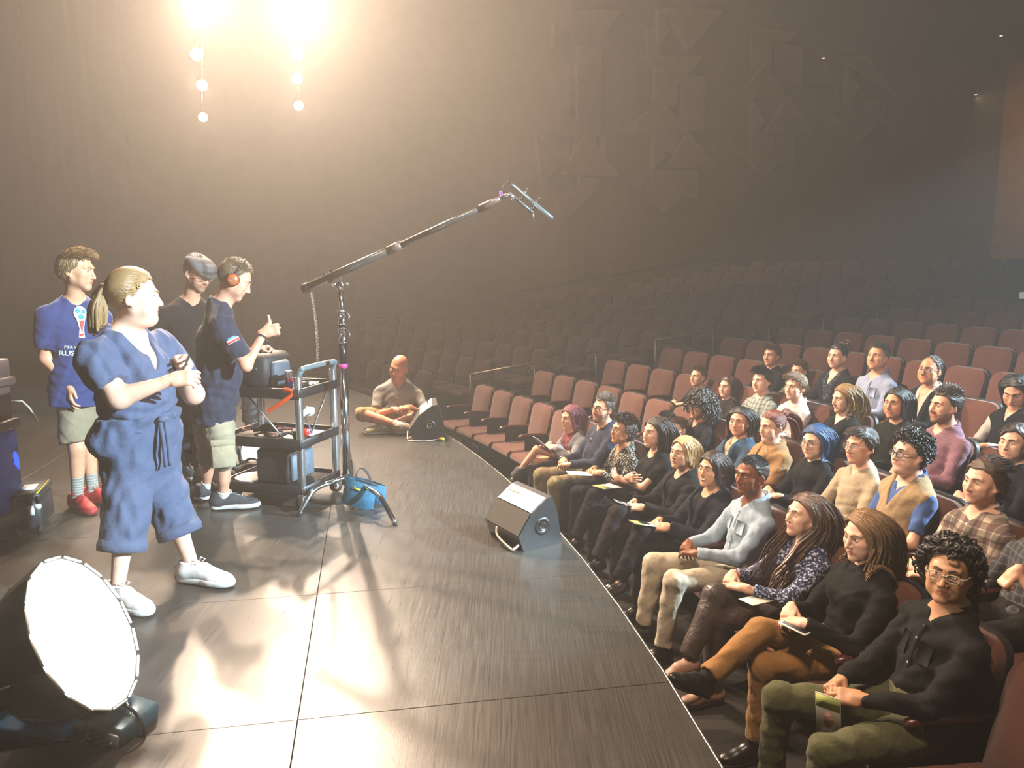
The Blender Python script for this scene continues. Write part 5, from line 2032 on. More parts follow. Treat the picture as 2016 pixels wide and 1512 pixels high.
seat_person('m_blue', 'young man with cropped dark hair in a pale blue shirt and cream trousers', 1, 1480, 937, s=0.98, look=(12, 2, 0), face=MAL(nose=1.05, jaw=1.0), skin=DEEP,
            top=dict(mat=fabric('pale_chambray', '#94a5b4'), neckline='collar', buttons=6, button_col='#26303a', placket=True, pockets=(1, -1)), bottom=dict(mat=fabric('cream_chino', '#b7ab95')), legs=sit_legs(0.98, 0.155, 0.53, 0.53, 0.60), hands=hands_lap(0.03, 0.31, 0.665),
            hair=dict(style='short', col='#14100e', len=0.014, n=520, dir=(0, 0.2, 0.5), lift=0.3, r=0.004, thick=0.006))
seat_person('w_long', 'woman with very long wavy brown hair in a blue patterned blouse', 1, 1585, 1015, s=0.94, look=(0, 6, 0), face=FEM(), skin=PALE, bust=0.5,
            top=dict(mat=fabric('blue_print_blouse', '#252c4c', 'speckle', col2='#b8bccd', scale=0.75), neckline='v', vz=0.62, vw=0.05, collar=True, sleeve=1.75), bottom=dict(mat=fabric('brown_leather_trousers', '#3e322e', rough=0.4, spec=0.5)), legs='R', hands=hands_lap(0.0, 0.33, 0.70),
            hair=dict(style='long', col='#523722', len=0.56, n=640, K=17, part=-0.01, curl=0.008, turns=3.0, fwd=1.3), shoe=('dress', mat('tan_flat', '#a07a64', 0.5), BLK_S))
seat_person('w_turtle', 'woman with honey-blonde hair in a black turtleneck and tan trousers, legs crossed', 1, 1702, 1055, s=0.98, look=(10, -6, 0), face=FEM(nose=0.95, fat=0.3), skin=PALE, bust=0.8, g=1.1,
            top=dict(mat=fabric('black_turtleneck', '#111112'), neckline='turtle'), bottom=dict(mat=fabric('tan_trousers', '#8d6536')), legs={'L': dict(hip=(-0.085, 0, 0.495), knee=(-0.05, 0.48, 0.50), ankle=(-0.06, 0.50, 0.085), toe=(-0.1, 1, 0)), 'R': dict(hip=(0.085, 0, 0.50), knee=(0.03, 0.46, 0.645), ankle=(-0.12, 0.82, 0.50), toe=(-0.25, 0.75, 0.45), up=(0.0, -0.5, 0.85))}, sock=fabric('black_sock', '#111113'), sock_len=0.12, hands=hands_lap(-0.02, 0.28, 0.74),
            hair=dict(style='long', col='#7f5f38', len=0.28, n=560, part=0.02, thick=0.010, curl=0.006, fwd=0.7))
seat_person('m_black', 'young man with dark curly hair and clear-framed glasses in a black shirt, holding a leaflet', 1, 1868, 1128, s=1.0, look=(42, 6, -4), face=MAL(fat=0.3, jaw=1.05), skin='#bd8a68', g=1.12, sw=0.19, lean=-0.10,
            top=dict(mat=fabric('black_overshirt', '#161617'), neckline='collar', buttons=5, button_col='#8a8a86', placket=True, pockets=(1, -1), fold=0.003), bottom=dict(mat=fabric('olive_trousers', '#4a4a2c')), legs=sit_legs(1.0, 0.20, 0.53, 0.53, 0.56), hands=hands_hold(0.02, 0.36, 0.66),
            hair=dict(style='curly', col='#1f1713', len=0.085, n=300, grav=1.0, line='m', sweep=(0.25, -0.55, 0.25)), glasses=('#b9a58f', 'rect', 0.0026), gaze=0.0)

# ---- second row
seat_person('c_hidden', 'dark-haired child half hidden behind the front row, hand to mouth', 2, 1312, 832, s=0.66, hs=0.9, look=(10, 0, 0), face=MAL(jaw=0.85, nose=0.75, fat=0.4), skin=FAIR, lean=0.05,
            top=dict(mat=fabric('child_dark_top', '#221f22')), hands={'R': ((0.10, 0.2, 0.55), (0, 1, 0), (0, 0, -1), 'relaxed'), 'L': ((-0.05, 0.16, 0.58), (0.1, 0.2, 1), (0, -1, 0), 'fist')}, hair=dict(style='short', col='#171211', len=0.045, dir=(0, 0.7, 0.1), thick=0.014))
seat_person('c_hand', 'fair child in the second row raising a hand to the side of the face', 2, 1337, 845, s=0.66, hs=0.88, look=(4, -4, 0), face=MAL(jaw=0.85, nose=0.75, fat=0.5), skin=PALE, lean=0.06, dR=-0.12,
            top=dict(mat=fabric('child_navy_top', '#1c2030')), hands={'R': ((0.08, 0.2, 0.55), (0, 1, 0), (0, 0, -1), 'relaxed'), 'L': ((-0.12, 0.10, 0.66), (0.05, -0.05, 1), (0.8, -0.5, 0), 'relaxed')}, hair=dict(style='short', col='#4d3422', len=0.04, dir=(0, 0.7, 0.1)))
seat_person('w_curl', 'woman with dark shoulder-length curls and glasses in a dark jacket', 2, 1378, 800, s=0.92, look=(6, 2, 0), face=FEM(), skin=TAN, bust=0.4,
            top=dict(mat=fabric('ink_jacket', '#17181f'), neckline='v', vz=0.75), hair=dict(style='curly', col='#1d1613', len=0.17, n=260, grav=1.9, amp=0.010, turns=2.4, line='f'), glasses=('#1d1b1c', 'round', 0.0018))
seat_person('w_blazer', 'woman with long straight dark hair in a teal-blue blazer and cream blouse', 2, 1457, 830, s=0.93, look=(30, 2, 0), face=FEM(), skin=FAIR, bust=0.5,
            top=dict(mat=fabric('cream_print_blouse', '#b0a184', 'speckle', col2='#5d5340', scale=0.7), neckline='v', vz=0.7, vw=0.04), outer=dict(mat=fabric('teal_blazer', '#24415a'), neckline='open', vw=0.085, vz=0.2, lapel=0.05, name='blazer'),
            hair=dict(style='long', col='#1d1714', len=0.42, n=460, part=0.0))
seat_person('w_camel', 'woman with red ponytail in a camel coat', 2, 1520, 840, s=0.95, look=(4, -4, 0), face=FEM(fat=0.5, jaw=0.95), skin=PALE, bust=0.6, g=1.1,
            top=dict(mat=fabric('camel_coat', '#957148'), neckline='crew', fit=0.016, collar=True, collar_h=1.5, name='coat'), outer=dict(mat=fabric('camel_coat', '#957148'), neckline='open', vw=0.03, vz=0.5, lapel=0.09, name='coat_front'),
            hair=dict(style='pony', col='#6d3118', line='f', tie=(0, -0.115, 0.075), len=0.36, tail_dir=(0, -0.7, 0.1), tr=0.014))
seat_person('w_bluehair', 'woman with blue-dyed hair, round glasses and a long pendant on a black top', 2, 1605, 870, s=0.93, look=(16, -2, 0), face=FEM(fat=0.2), skin=PALE, bust=0.5,
            top=dict(mat=fabric('black_knit', '#121316'), neckline='crew'), hair=dict(style='long', col='#1c4a7a', len=0.24, n=480, part=0.0, thick=0.014), glasses=('#3a2c26', 'round', 0.0016))
seat_person('p_beige', 'person with short brown hair and wire glasses in a beige sweater', 2, 1695, 878, s=0.95, look=(6, 0, 0), face=FEM(jaw=0.92, nose=0.9), skin=FAIR,
            top=dict(mat=fabric('beige_sweater', '#a3937a'), neckline='v', vz=0.84, vw=0.05), hair=dict(style='short', col='#2c1e16', len=0.06, dir=(0.3, 0.5, -0.1), thick=0.014, side_len=0.8, lift=0.1), glasses=('#9a948c', 'round', 0.0016))
seat_person('b_vest', 'boy in dark-framed glasses, blue polo and tan knitted vest', 2, 1790, 893, s=0.98, look=(2, 4, 0), face=MAL(fat=0.7, jaw=1.02), skin=PALE, g=1.12,
            top=dict(mat=fabric('blue_polo', '#3f5c94'), neckline='collar', sleeve=0.75, vz=0.8), outer=dict(mat=fabric('tan_vest', '#98815f'), neckline='v', vz=0.60, vw=0.075, sleeve=0.0, name='vest'), hands=hands_lap(0, 0.24, 0.66),
            hair=dict(style='curly', col='#15110f', len=0.045, n=300, grav=0.2, amp=0.008, turns=1.0, line='m', r=0.007), glasses=('#23263f', 'rect', 0.0028))
seat_person('m_plaid', 'young man with swept-back brown hair in a cream and maroon plaid shirt', 2, 1935, 950, s=1.0, look=(8, 2, 0), face=MAL(jaw=0.96), skin=PALE, beard='#5d452f', beard_a=0.15,
            top=dict(mat=fabric('maroon_plaid', '#b5a894', 'plaid', col2='#4a2a30', col3='#1d1c20'), neckline='collar', buttons=4), hair=dict(style='short', col='#4a3423', len=0.085, dir=(0.0, -0.9, 0.1), lift=0.3, thick=0.014, side_len=0.8, mess=0.03))
seat_person('p_edge', 'person in a dark grey checked shirt cut off by the right edge of the photo', 2, 2062, 1010, s=1.0, look=(10, -10, 0), face=MAL(), skin=FAIR,
            top=dict(mat=fabric('charcoal_check', '#34363a', 'check', col2='#55575c', col3='#1a1b1d'), neckline='collar', sleeve=1.3), hair=dict(style='short', col='#2a1d16', len=0.05, dir=(0, 0.5, 0.1)), hands={'R': ((0.10, 0.30, 0.66), (-0.2, 1, -0.2), (0, 0, -1), 'relaxed'), 'L': ((-0.14, 0.22, 0.86), (0.2, 0.6, -0.8), (0, -0.5, -1), 'fist')})

# ---- third row
seat_person('b_left', 'small fair boy at the left end of the third-row group', 3, 1375, 742, s=0.82, hs=0.95, look=(6, 2, 0), face=MAL(jaw=0.88, nose=0.8), skin=PALE, lean=0.0,
            top=dict(mat=fabric('dark_green_top', '#1b201c')), hair=dict(style='short', col='#5c4027', len=0.03, dir=(0, 0.6, 0.2), r=0.0045))
seat_person('g_brown', 'girl with long brown hair beside the small fair boy', 3, 1432, 762, s=0.84, hs=0.95, look=(14, 2, 0), face=FEM(nose=0.75), skin=PALE,
            top=dict(mat=fabric('dark_brown_top', '#221c1a'), neckline='crew'), hair=dict(style='long', col='#3b281c', len=0.34, n=360))
seat_person('b_dark', 'boy with thick dark fringe in a grey plaid shirt', 3, 1500, 750, s=0.94, look=(10, 0, 0), face=MAL(jaw=0.92, nose=0.9), skin=PALE,
            top=dict(mat=fabric('grey_green_plaid', '#8e9690', 'check', col2='#3b4446', col3='#cfd2cc'), neckline='collar'), hair=dict(style='short', col='#1f1814', len=0.075, dir=(0.35, 0.75, 0.15), lift=0.35, thick=0.016, mess=0.03))
seat_person('b_white', 'blond boy with swept fringe in a white shirt', 3, 1566, 762, s=0.94, look=(10, 0, 0), face=MAL(jaw=0.92, nose=0.85), skin=PALE,
            top=dict(mat=fabric('white_poplin', '#b5b2b2'), neckline='collar', buttons=3), hair=dict(style='short', col='#6f5230', len=0.075, dir=(0.35, 0.75, 0.0), lift=0.3, thick=0.016, mess=0.03))
seat_person('w_curlblond', 'woman with long wavy blonde hair half tied up, in profile', 3, 1662, 785, s=0.93, look=(-6, -6, 0), face=FEM(nose=0.9), skin=PALE, bust=0.4,
            top=dict(mat=BLACK_TOP, neckline='v', vz=0.7), hair=dict(style='long', col='#80602f', len=0.34, n=420, curl=0.014, turns=2.6, thick=0.010))
seat_person('w_darkcrew', 'woman with dark hair tied low in a black crew-neck top', 3, 1765, 795, s=0.94, look=(14, 2, 0), face=FEM(fat=0.3), skin=TAN, bust=0.4,
            top=dict(mat=fabric('black_green_tee', '#15160f'), neckline='crew'), hair=dict(style='long', col='#15100f', len=0.16, n=420, part=0.01))
seat_person('m_purple', 'dark-haired man with stubble in a mauve checked shirt, in profile', 3, 1860, 800, s=1.02, hs=1.06, look=(-4, 2, 0), face=MAL(nose=1.12, jaw=1.05), skin=FAIR, beard='#3d2c22', beard_a=0.4, g=1.08,
            top=dict(mat=fabric('mauve_gingham', '#8e6a78', 'fine_check', col2='#6a4450'), neckline='collar', buttons=4, placket=True), hair=dict(style='short', col='#2c1d14', len=0.045, dir=(0.1, -0.4, 0.6), lift=0.5, thick=0.012))
seat_person('g_bob', 'girl with a chin-length brown bob at the right edge', 3, 1998, 872, s=0.92, look=(14, 2, 0), face=FEM(), skin=PALE,
            top=dict(mat=BLACK_TOP, neckline='crew'), hair=dict(style='long', col='#2f1d15', len=0.13, n=420, part=-0.02, thick=0.014))

# ---- fourth row
seat_person('b_fringe', 'boy with tousled brown fringe in a dark jumper in the fourth row', 4, 1520, 700, s=0.9, look=(10, 0, 0), face=MAL(jaw=0.9, nose=0.85), skin=FAIR,
            top=dict(mat=fabric('ink_jumper', '#171a22')), hair=dict(style='short', col='#4a331f', len=0.06, dir=(0.3, 0.75, 0.0), thick=0.014))
seat_person('c_cheek', 'child in a grey hoodie resting the face on one hand', 4, 1574, 730, s=0.8, hs=0.95, look=(8, -4, 0), face=MAL(jaw=0.88, nose=0.8), skin=PALE,
            top=dict(mat=fabric('grey_hoodie', '#5d5852'), fit=0.014), hands={'R': ((0.10, 0.25, 0.62), (0, 1, 0), (0, 0, -1), 'relaxed'), 'L': ((-0.02, 0.10, 0.80), (0.0, -0.1, 1), (0, -1, 0), 'fist')}, hair=dict(style='short', col='#5c4327', len=0.05, dir=(0.2, 0.75, 0.0)))
seat_person('w_updo', 'woman with a dark updo and dangling earrings in a black cardigan', 4, 1648, 702, s=0.96, look=(14, 0, 0), face=FEM(), skin=PALE, bust=0.5,
            top=dict(mat=fabric('black_print_dress', '#14161e', 'speckle', col2='#4a5368', scale=0.5), neckline='v', vz=0.62, vw=0.07), outer=dict(mat=fabric('black_cardigan', '#1a191b'), neckline='open', vw=0.11, vz=0.1, name='cardigan'),
            hair=dict(style='updo', col='#1f1713', tie=(0, -0.10, 0.095), bun=0.024, line='f'), earring=True, necklace=0.14)
seat_person('m_grey', 'grey-haired man in a light blue button-down shirt', 4, 1728, 703, s=1.02, hs=1.06, look=(14, 6, 0), face=MAL(jaw=1.05), skin='#d0936f',
            top=dict(mat=fabric('light_blue_oxford', '#8b97b4'), neckline='collar', buttons=4, placket=True, pockets=(-1,)), hair=dict(style='short', col='#57504a', len=0.035, dir=(0.3, 0.3, 0.4), lift=0.4))
seat_person('m_glass', 'balding man in glasses with a dark jacket over an open white shirt', 4, 1830, 730, s=0.98, hs=1.05, look=(16, 6, 0), face=MAL(fat=0.4, smile=0.3), skin='#c98e6c',
            top=dict(mat=fabric('off_white_shirt', '#b9b3a8'), neckline='v', vz=0.55, vw=0.05, collar=True), outer=dict(mat=fabric('black_jacket', '#141417'), neckline='open', vw=0.10, vz=0.1, lapel=0.05, name='jacket'),
            hair=dict(style='short', col='#2b2019', len=0.03, dir=(0, -0.7, 0.2), line='r', thick=0.008), glasses=('#2c211b', 'rect', 0.002))
seat_person('g_black', 'girl with long black hair looking down, white sleeve showing, at the right edge', 4, 2000, 772, s=0.93, hs=1.05, look=(24, -22, 0), face=FEM(fat=0.3, nose=0.8), skin=FAIR, eyes_down=1.0,
            top=dict(mat=fabric('white_cotton', '#aaa6a2'), neckline='collar'), outer=dict(mat=fabric('black_pinafore', '#131214'), neckline='v', vz=0.7, vw=0.05, sleeve=0.0, name='pinafore'),
            hair=dict(style='long', col='#0d0b0c', len=0.40, n=460, fwd=0.2))

# ================================================================== THE CREW ON STAGE
def local_of(base, rz):
    Mi = np.linalg.inv(rotz(rz, base))
    return lambda p: xf(Mi, np.asarray(p, float))
def facing(fx, fy):
    return math.atan2(-fx, fy)
def decal(parent, out, shapes, cx, cz, name, off=0.0125):
    """flat print mapped on the shirt front; shapes = [(verts2d, faces, material)] in metres about the print centre"""
    for V2, F, m_, nm in shapes:
        V = []
        for u, v in V2:
            z = cz + v / out['L']
            p = surf_front(out['T'], out['hip'], out['right'], out['fwd'], out['up'], out['L'], out['s'], z, off, (cx - u) / out['s'])
            V.append(p if p is not None else out['tp'](cx + u, 0.1, z))
        MB().add(V, F).build(nm, m_, parent)
def disc2(c, rx_, ry_, n=18):
    V = [(c[0], c[1])] + [(c[0] + rx_ * math.cos(2 * math.pi * i / n), c[1] + ry_ * math.sin(2 * math.pi * i / n)) for i in range(n)]
    return V, [(0, i + 1, (i + 1) % n + 1) for i in range(n)]
def text2(body, size):
    cu = bpy.data.curves.new('t', 'FONT')
    cu.body = body
    cu.size = size
    cu.align_x, cu.align_y = 'CENTER', 'CENTER'
    cu.offset = size * 0.02
    cu.resolution_u = 2
    o = bpy.data.objects.new('t', cu)
    COL.objects.link(o)
    bpy.context.view_layer.update()
    me = bpy.data.meshes.new_from_object(o.evaluated_get(bpy.context.evaluated_depsgraph_get()))
    V = [(v.co.x, v.co.y) for v in me.vertices]
    F = [tuple(p.vertices) for p in me.polygons]
    bpy.data.objects.remove(o)
    bpy.data.meshes.remove(me)
    return V, F

# ---- boy in the blue football tee
YB = 5.15
base = np.array([*atz(160, 1000, 0)[:2], 0.0])
YB = base[1]
rzb = facing(0.72, -0.69)
Lb = local_of(base, rzb)
W = lambda px, py, dy=0.0: Lb(aty(px, py, YB + dy))
hipc = W(147, 775)
S = dict(s=1.0, hs=1.05, lod=0.9, head=W(152, 533), hip=hipc, nb=W(146, 592, 0.04), look=(46, -8, 0), face=MAL(jaw=0.95, nose=0.95), skin='#dda07c', sw=0.172, waist=0.9, g=0.95, arm_r=1.12,
         hands={'R': (W(137, 762, -0.10), (0.1, 0.25, -1), (-1, 0, 0), 'relaxed'), 'L': (W(192, 770, 0.18), (-0.1, 0.3, -1), (1, 0, 0), 'relaxed')}, pole={'R': (0.5, -0.9, -0.2), 'L': (-0.6, -0.8, 0)},
         legs={'R': dict(hip=W(140, 795), knee=W(152, 882, -0.06), ankle=W(152, 975, -0.03), toe=(-0.1, 1, 0)), 'L': dict(hip=W(165, 795, 0.06), knee=W(172, 880, 0.10), ankle=W(182, 952, 0.12), toe=(-0.5, 1, 0))},
         top=dict(mat=fabric('royal_blue_tee', '#2a3868'), neckline='crew', sleeve=0.72, fit=0.014, sleeve_fit=0.006, fold=0.0028, box=True), hem=-0.13,
         bottom=dict(mat=fabric('stone_shorts', '#8d8067'), len=0.88, fit=0.010, slack=0.035, name='shorts', rise=-0.08), sock=fabric('grey_sock', '#8c8a80', 'hstripe', col2='#c9c6bb', scale=1.6), sock_len=0.17,
         shoe=('sneaker', mat('red_knit_upper', '#a31f22', 0.7), mat('red_rubber_sole', '#8d2324', 0.6)), shoe_s=1.05,
         hair=dict(style='short', col='#8a6a3c', len=0.075, dir=(0.15, 0.75, 0.1), lift=0.35, thick=0.014, side_len=0.5, mess=0.04))
S['legs']['R']['ankle'][2] = S['legs']['L']['ankle'][2] = 0.08
person('boy in a royal blue football tee, stone shorts and red trainers, hand in pocket', base, rzb, S)
O = S['_out']
tee = [c for c in O['e'].children if c.name.startswith('shirt')][0]
INK_W, INK_R, INK_T = mat('print_white', '#d8d8d6', 0.7, var=0), mat('print_red', '#c03a35', 0.7, var=0), mat('print_teal', '#2f8fb0', 0.7, var=0)
def quad2(a):
    return a, [tuple(range(len(a)))]
emb = [(*disc2((0, 0.085), 0.043, 0.052), INK_W, 'print_trophy_bulb')]
emb += [(*quad2([(-0.030, 0.055), (0.030, 0.055), (0.014, -0.02), (0.020, -0.085), (-0.020, -0.085), (-0.014, -0.02)]), INK_W, 'print_trophy_stem')]
decal(tee, O, [([(u * 0.95, v * 0.95) for u, v in V_], F_, m_, n_) for V_, F_, m_, n_ in emb], -0.01, 0.74, 'p', 0.018)
emb = [(*disc2((-0.016, 0.105), 0.014, 0.017), INK_T, 'print_spot'), (*disc2((0.020, 0.098), 0.013, 0.016), INK_T, 'print_spot'), (*disc2((0.002, 0.062), 0.017, 0.019), INK_T, 'print_spot'),
       (*quad2([(-0.010, 0.036), (0.018, 0.036), (0.006, -0.02), (0.004, -0.05), (-0.006, -0.02)]), INK_R, 'print_stripe'), (*quad2([(-0.016, -0.060), (0.012, -0.050), (0.016, -0.064), (-0.014, -0.078)]), INK_R, 'print_stripe')]
decal(tee, O, [([(u * 0.95, v * 0.95) for u, v in V_], F_, m_, n_) for V_, F_, m_, n_ in emb], -0.01, 0.74, 'p', 0.0215)
decal(tee, O, [(*text2('FIFA WORLD CUP', 0.025), INK_W, 'print_lettering')], -0.01, 0.51, 'p', 0.020)
decal(tee, O, [(*text2('RUSSIA 2018', 0.047), INK_W, 'print_lettering')], -0.01, 0.445, 'p', 0.020)

# ---- woman in the blue jumpsuit
base = np.array([*atz(300, 1150, 0)[:2], 0.0])
YW = base[1]
rzw = facing(0.95, -0.32)
Lw = local_of(base, rzw)
W = lambda px, py, dy=0.0: Lw(aty(px, py, YW + dy))
JUMP = fabric('slate_blue_linen', '#4a5570')
S = dict(s=1.02, hs=1.10, lod=0.8, head=W(266, 585, 0.0), hip=W(272, 862), nb=W(246, 652), look=(36, -2, 0), face=FEM(fat=0.8, jaw=0.95, nose=0.9), skin='#e3b39a', sw=0.215, g=1.30, belly=0.8, bust=1.1, arm_r=1.45, leg_r=1.2, waist=0.98, hipw=1.14, neck=1.1, twist=0,
         elbow={'R': W(234, 783, -0.27)}, hands={'R': (W(338, 748, -0.24), (-0.25, 0.95, 0.15), (-0.8, 0, -0.4), 'grip'), 'L': (W(352, 712, 0.10), (0.3, 0.95, 0.1), (0.8, 0.0, -0.4), 'pinch')}, pole={'R': (0.5, -0.75, -0.5), 'L': (-0.6, -0.5, -0.5)},
         legs={'R': dict(hip=W(258, 885, -0.06), knee=W(252, 985, -0.16), ankle=W(228, 1130, -0.28), toe=(0.15, 1, 0)), 'L': dict(hip=W(292, 885, 0.08), knee=W(325, 970, 0.06), ankle=W(378, 1085, 0.02), toe=(-0.05, 1, 0))},
         top=dict(mat=JUMP, neckline='v', vz=0.62, vw=0.085, sleeve=0.70, fit=0.014, sleeve_fit=0.016, fold=0.004, name='jumpsuit_bodice', box=False), hem=0.10,
         bottom=dict(mat=JUMP, len=1.50, fit=0.026, slack=0.035, fold=0.0035, name='jumpsuit_trousers'),
         shoe=('sneaker', mat('white_leather_upper', '#d9d6d4', 0.5), mat('white_rubber_sole', '#dcdad6', 0.6)), shoe_s=1.08,
         hair=dict(style='pony', col='#9c7a50', line='f', tie=(0.0, -0.112, 0.030), len=0.20, tail_dir=(0.0, -0.42, -0.45), tr=0.020, scrunchie='#d48e98', thick=0.012))
for q in 'RL':
    S['legs'][q]['ankle'][2] = 0.085
person('woman with a blonde ponytail and pink scrunchie in a slate blue jumpsuit, holding a pen', base, rzw, S)
O = S['_out']
e = O['e']
MW = rotz(rzw, base)
# rolled cuffs, waist tie, heel tabs
for q in 'RL':
    k_, a_ = S['legs'][q]['knee'], S['legs'][q]['ankle']
    u = unit(a_ - k_)
    c = k_ + (a_ - k_) * 0.49
    fr_ = frame(c, z=-u)
    jb = [c_ for c_ in e.children if c_.name.startswith('jumpsuit_trousers')][0]
    rr = 0.110
    MB().lathe([(rr - 0.02, 0.03), (rr, 0.03), (rr + 0.008, 0.0), (rr + 0.004, -0.03), (rr - 0.012, -0.034), (rr - 0.02, 0.0)], 20, 0, fr_).build('rolled_cuff', JUMP, jb)
tie0 = surf_front(O['T'], O['hip'], O['right'], O['fwd'], O['up'], O['L'], O['s'], 0.20, 0.035, 0.02)
mb = MB()
for dx in (0.0, 0.03):
    pts = smooth_path([tie0 + O['right'] * dx, tie0 + O['right'] * (dx + 0.015) + O['fwd'] * 0.02 - O['up'] * 0.10, tie0 + O['right'] * (dx + 0.01) + O['fwd'] * 0.012 - O['up'] * 0.24], 5)
    mb.tube(pts, 0.010, 6)
mb.ell(tie0 + O['right'] * 0.015 + O['fwd'] * 0.01, (0.035, 0.02, 0.018), 10, 8)
mb.build('waist_tie', JUMP, e)
A = np.linspace(0, 2 * math.pi, 37)
for sh_o in [c_ for c_ in e.children if c_.name.startswith('shoe')]:
    tab = MB().rbox((0, -0.084, 0.055), (0.020, 0.006, 0.022), 0.004).build('heel_tab', mat('pink_heel', '#c9558c', 0.5), sh_o)
    MB().rbox((0, -0.087, 0.018), (0.022, 0.006, 0.012), 0.003).build('heel_block', mat('pink_heel', '#c9558c', 0.5), sh_o)
# pen in her hand
hp = xf(MW, O['arm']['R'][2])
pen0 = aty(358, 735, YW - 0.04)
pe = empty('pen', pen0, 0, 'black pen held by the woman in the jumpsuit', 'pen')
dv = (aty(372, 700, YW + 0.02) - pen0)
MB().tube([-dv * 0.35, dv * 0.2, dv, dv * 1.05], [0.004, 0.005, 0.005, 0.002], 8).build('barrel', mat('pen_black', '#17181b', 0.35), pe)
MB().tube([dv * 0.5 + [0.006, 0, 0], dv * 0.95 + [0.007, 0, 0]], 0.0015, 6).build('clip', mat('chrome', '#c9ced3', 0.12, 1.0, var=0), pe)
# hair clip by the temple
mb = MB().lathe([(0.004, 0.003), (0.009, 0.004), (0.011, 0.0)], 14, 0, frame((0.083, 0.028, 0.050), z=(1, 0.3, 0.3)))
mb.v = [xf(O['Mh'], v) for v in mb.v]
mb.build('hair_clip', mat('brass_clip', '#b9a35e', 0.3, 0.8, var=0), e)

# ---- man in the flat cap
base = np.array([*aty(385, 900, 6.0)[:2], 0.0])
YC = 6.0
rzc = facing(0.62, -0.78)
Lc = local_of(base, rzc)
W = lambda px, py, dy=0.0: Lc(aty(px, py, YC + dy))
S = dict(s=1.0, hs=1.06, lod=1.2, head=W(389, 538), hip=W(378, 775), nb=W(374, 592, 0.05), look=(26, -24, 0), face=MAL(jaw=0.95), skin='#cf9676', sw=0.19, beard='#3b2a20', beard_a=0.3,
         hands={'R': (W(322, 735, -0.05), (0, 0.2, -1), (-1, 0, 0), 'relaxed'), 'L': (W(420, 745, 0.0), (0, 0.4, -1), (1, 0, 0), 'relaxed')}, pole={'R': (0.8, -0.5, 0), 'L': (-0.8, -0.5, 0)},
         legs={'R': dict(hip=W(365, 795), knee=W(365, 880), ankle=W(365, 945), toe=(0, 1, 0)), 'L': dict(hip=W(395, 795), knee=W(398, 880), ankle=W(398, 945), toe=(0, 1, 0))},
         top=dict(mat=fabric('black_tee', '#19191b'), neckline='crew', sleeve=0.72, fit=0.014), hem=-0.12, bottom=dict(mat=DENIM, fit=0.012), shoe=SNK,
         hair=dict(style='short', col='#3a2a20', len=0.02, dir=(0, -0.3, 0.1)), glasses=('#8a7a66', 'rect', 0.002))
for q in 'RL':
    S['legs'][q]['ankle'][2] = 0.085
    S['legs'][q]['knee'][2] = 0.50
person('man in a grey checked flat cap and glasses looking down, black tee', base, rzc, S)
O = S['_out']
CAP = fabric('grey_cap_check', '#5d5a56', 'plaid', col2='#37363a', col3='#777472', scale=1.5)
fl = Field((-0.12, -0.15, 0.0), (0.12, 0.16, 0.17), 0.006).run([ell((0, -0.005, 0.062), (0.094, 0.118, 0.072), None, 0), ell((0, 0.055, 0.060), (0.084, 0.070, 0.045), None, 0.04)])
fl.D = np.maximum(fl.D, (0.052 - 0.10 * (fl.ax[1] - 0.0))[None, :, None] * 1.0 - fl.ax[2][None, None, :])
fl.wave(0.0012, (70, 110), 3)
V, Q = fl.mesh()
capo = SM().add(xf(O['Mh'], V), Q).build('flat_cap', CAP, O['e'])
fl = Field((-0.11, 0.02, -0.0), (0.11, 0.17, 0.09), 0.005).run([ell((0, 0.075, 0.046), (0.078, 0.080, 0.012), np.array(rx(-0.28))[:3, :3], 0)])
V, Q = fl.mesh()
SM().add(xf(O['Mh'], V), Q).build('brim', CAP, capo)

# ---- man with the orange headphones giving a thumbs-up
base = np.array([*atz(438, 1000, 0)[:2], 0.0])
YM = base[1]
rzm = facing(0.90, 0.42)
Lm = local_of(base, rzm)
W = lambda px, py, dy=0.0: Lm(aty(px, py, YM + dy))
KH = fabric('khaki_cargo', '#a0937a')
S = dict(s=1.02, hs=1.06, lod=0.85, head=W(462, 550, 0.02), hip=W(420, 800), nb=W(432, 605), look=(-8, -30, 0), face=MAL(fat=0.4), skin='#d99c80', sw=0.205, g=1.12, belly=0.4,
         hands={'R': (W(520, 655, -0.10), (0.25, 0.95, 0.25), (-0.9, 0.1, -0.2), 'thumbup'), 'L': (W(505, 690, 0.25), (0.3, 0.9, 0.1), (0.6, 0, -0.6), 'grip')}, pole={'R': (0.3, -0.4, -0.9), 'L': (-0.5, -0.4, -0.8)},
         legs={'R': dict(hip=W(428, 820, -0.06), knee=W(440, 905, -0.08), ankle=W(440, 975, -0.03), toe=(0.25, 1, 0)), 'L': dict(hip=W(410, 820, 0.08), knee=W(412, 905, 0.16), ankle=W(408, 970, 0.20), toe=(-0.05, 1, 0))},
         top=dict(mat=fabric('navy_polo', '#252b3d'), neckline='crew', collar=True, sleeve=0.78, fit=0.022, sleeve_fit=0.012, fold=0.003, box=True), hem=-0.15,
         bottom=dict(mat=KH, len=1.02, fit=0.014, slack=0.03, fold=0.003, name='cargo_shorts', rise=-0.10), sock=fabric('white_sock', '#cfc9c0'), sock_len=0.05,
         shoe=('sneaker', mat('grey_mesh_upper', '#35373c', 0.8), mat('pale_sole', '#c9c5bd', 0.7)), shoe_s=1.06,
         hair=dict(style='short', col='#6a5138', len=0.022, dir=(0, 0.4, 0.2), n=520, r=0.0042, thick=0.007))
for q in 'RL':
    S['legs'][q]['ankle'][2] = 0.085
person('man in a navy polo, cargo shorts and orange headphones giving a thumbs-up', base, rzm, S)
O = S['_out']
MM = rotz(rzm, base)
e = O['e']
po = [c for c in e.children if c.name.startswith('cargo_shorts')][0]
k_ = S['legs']['R']
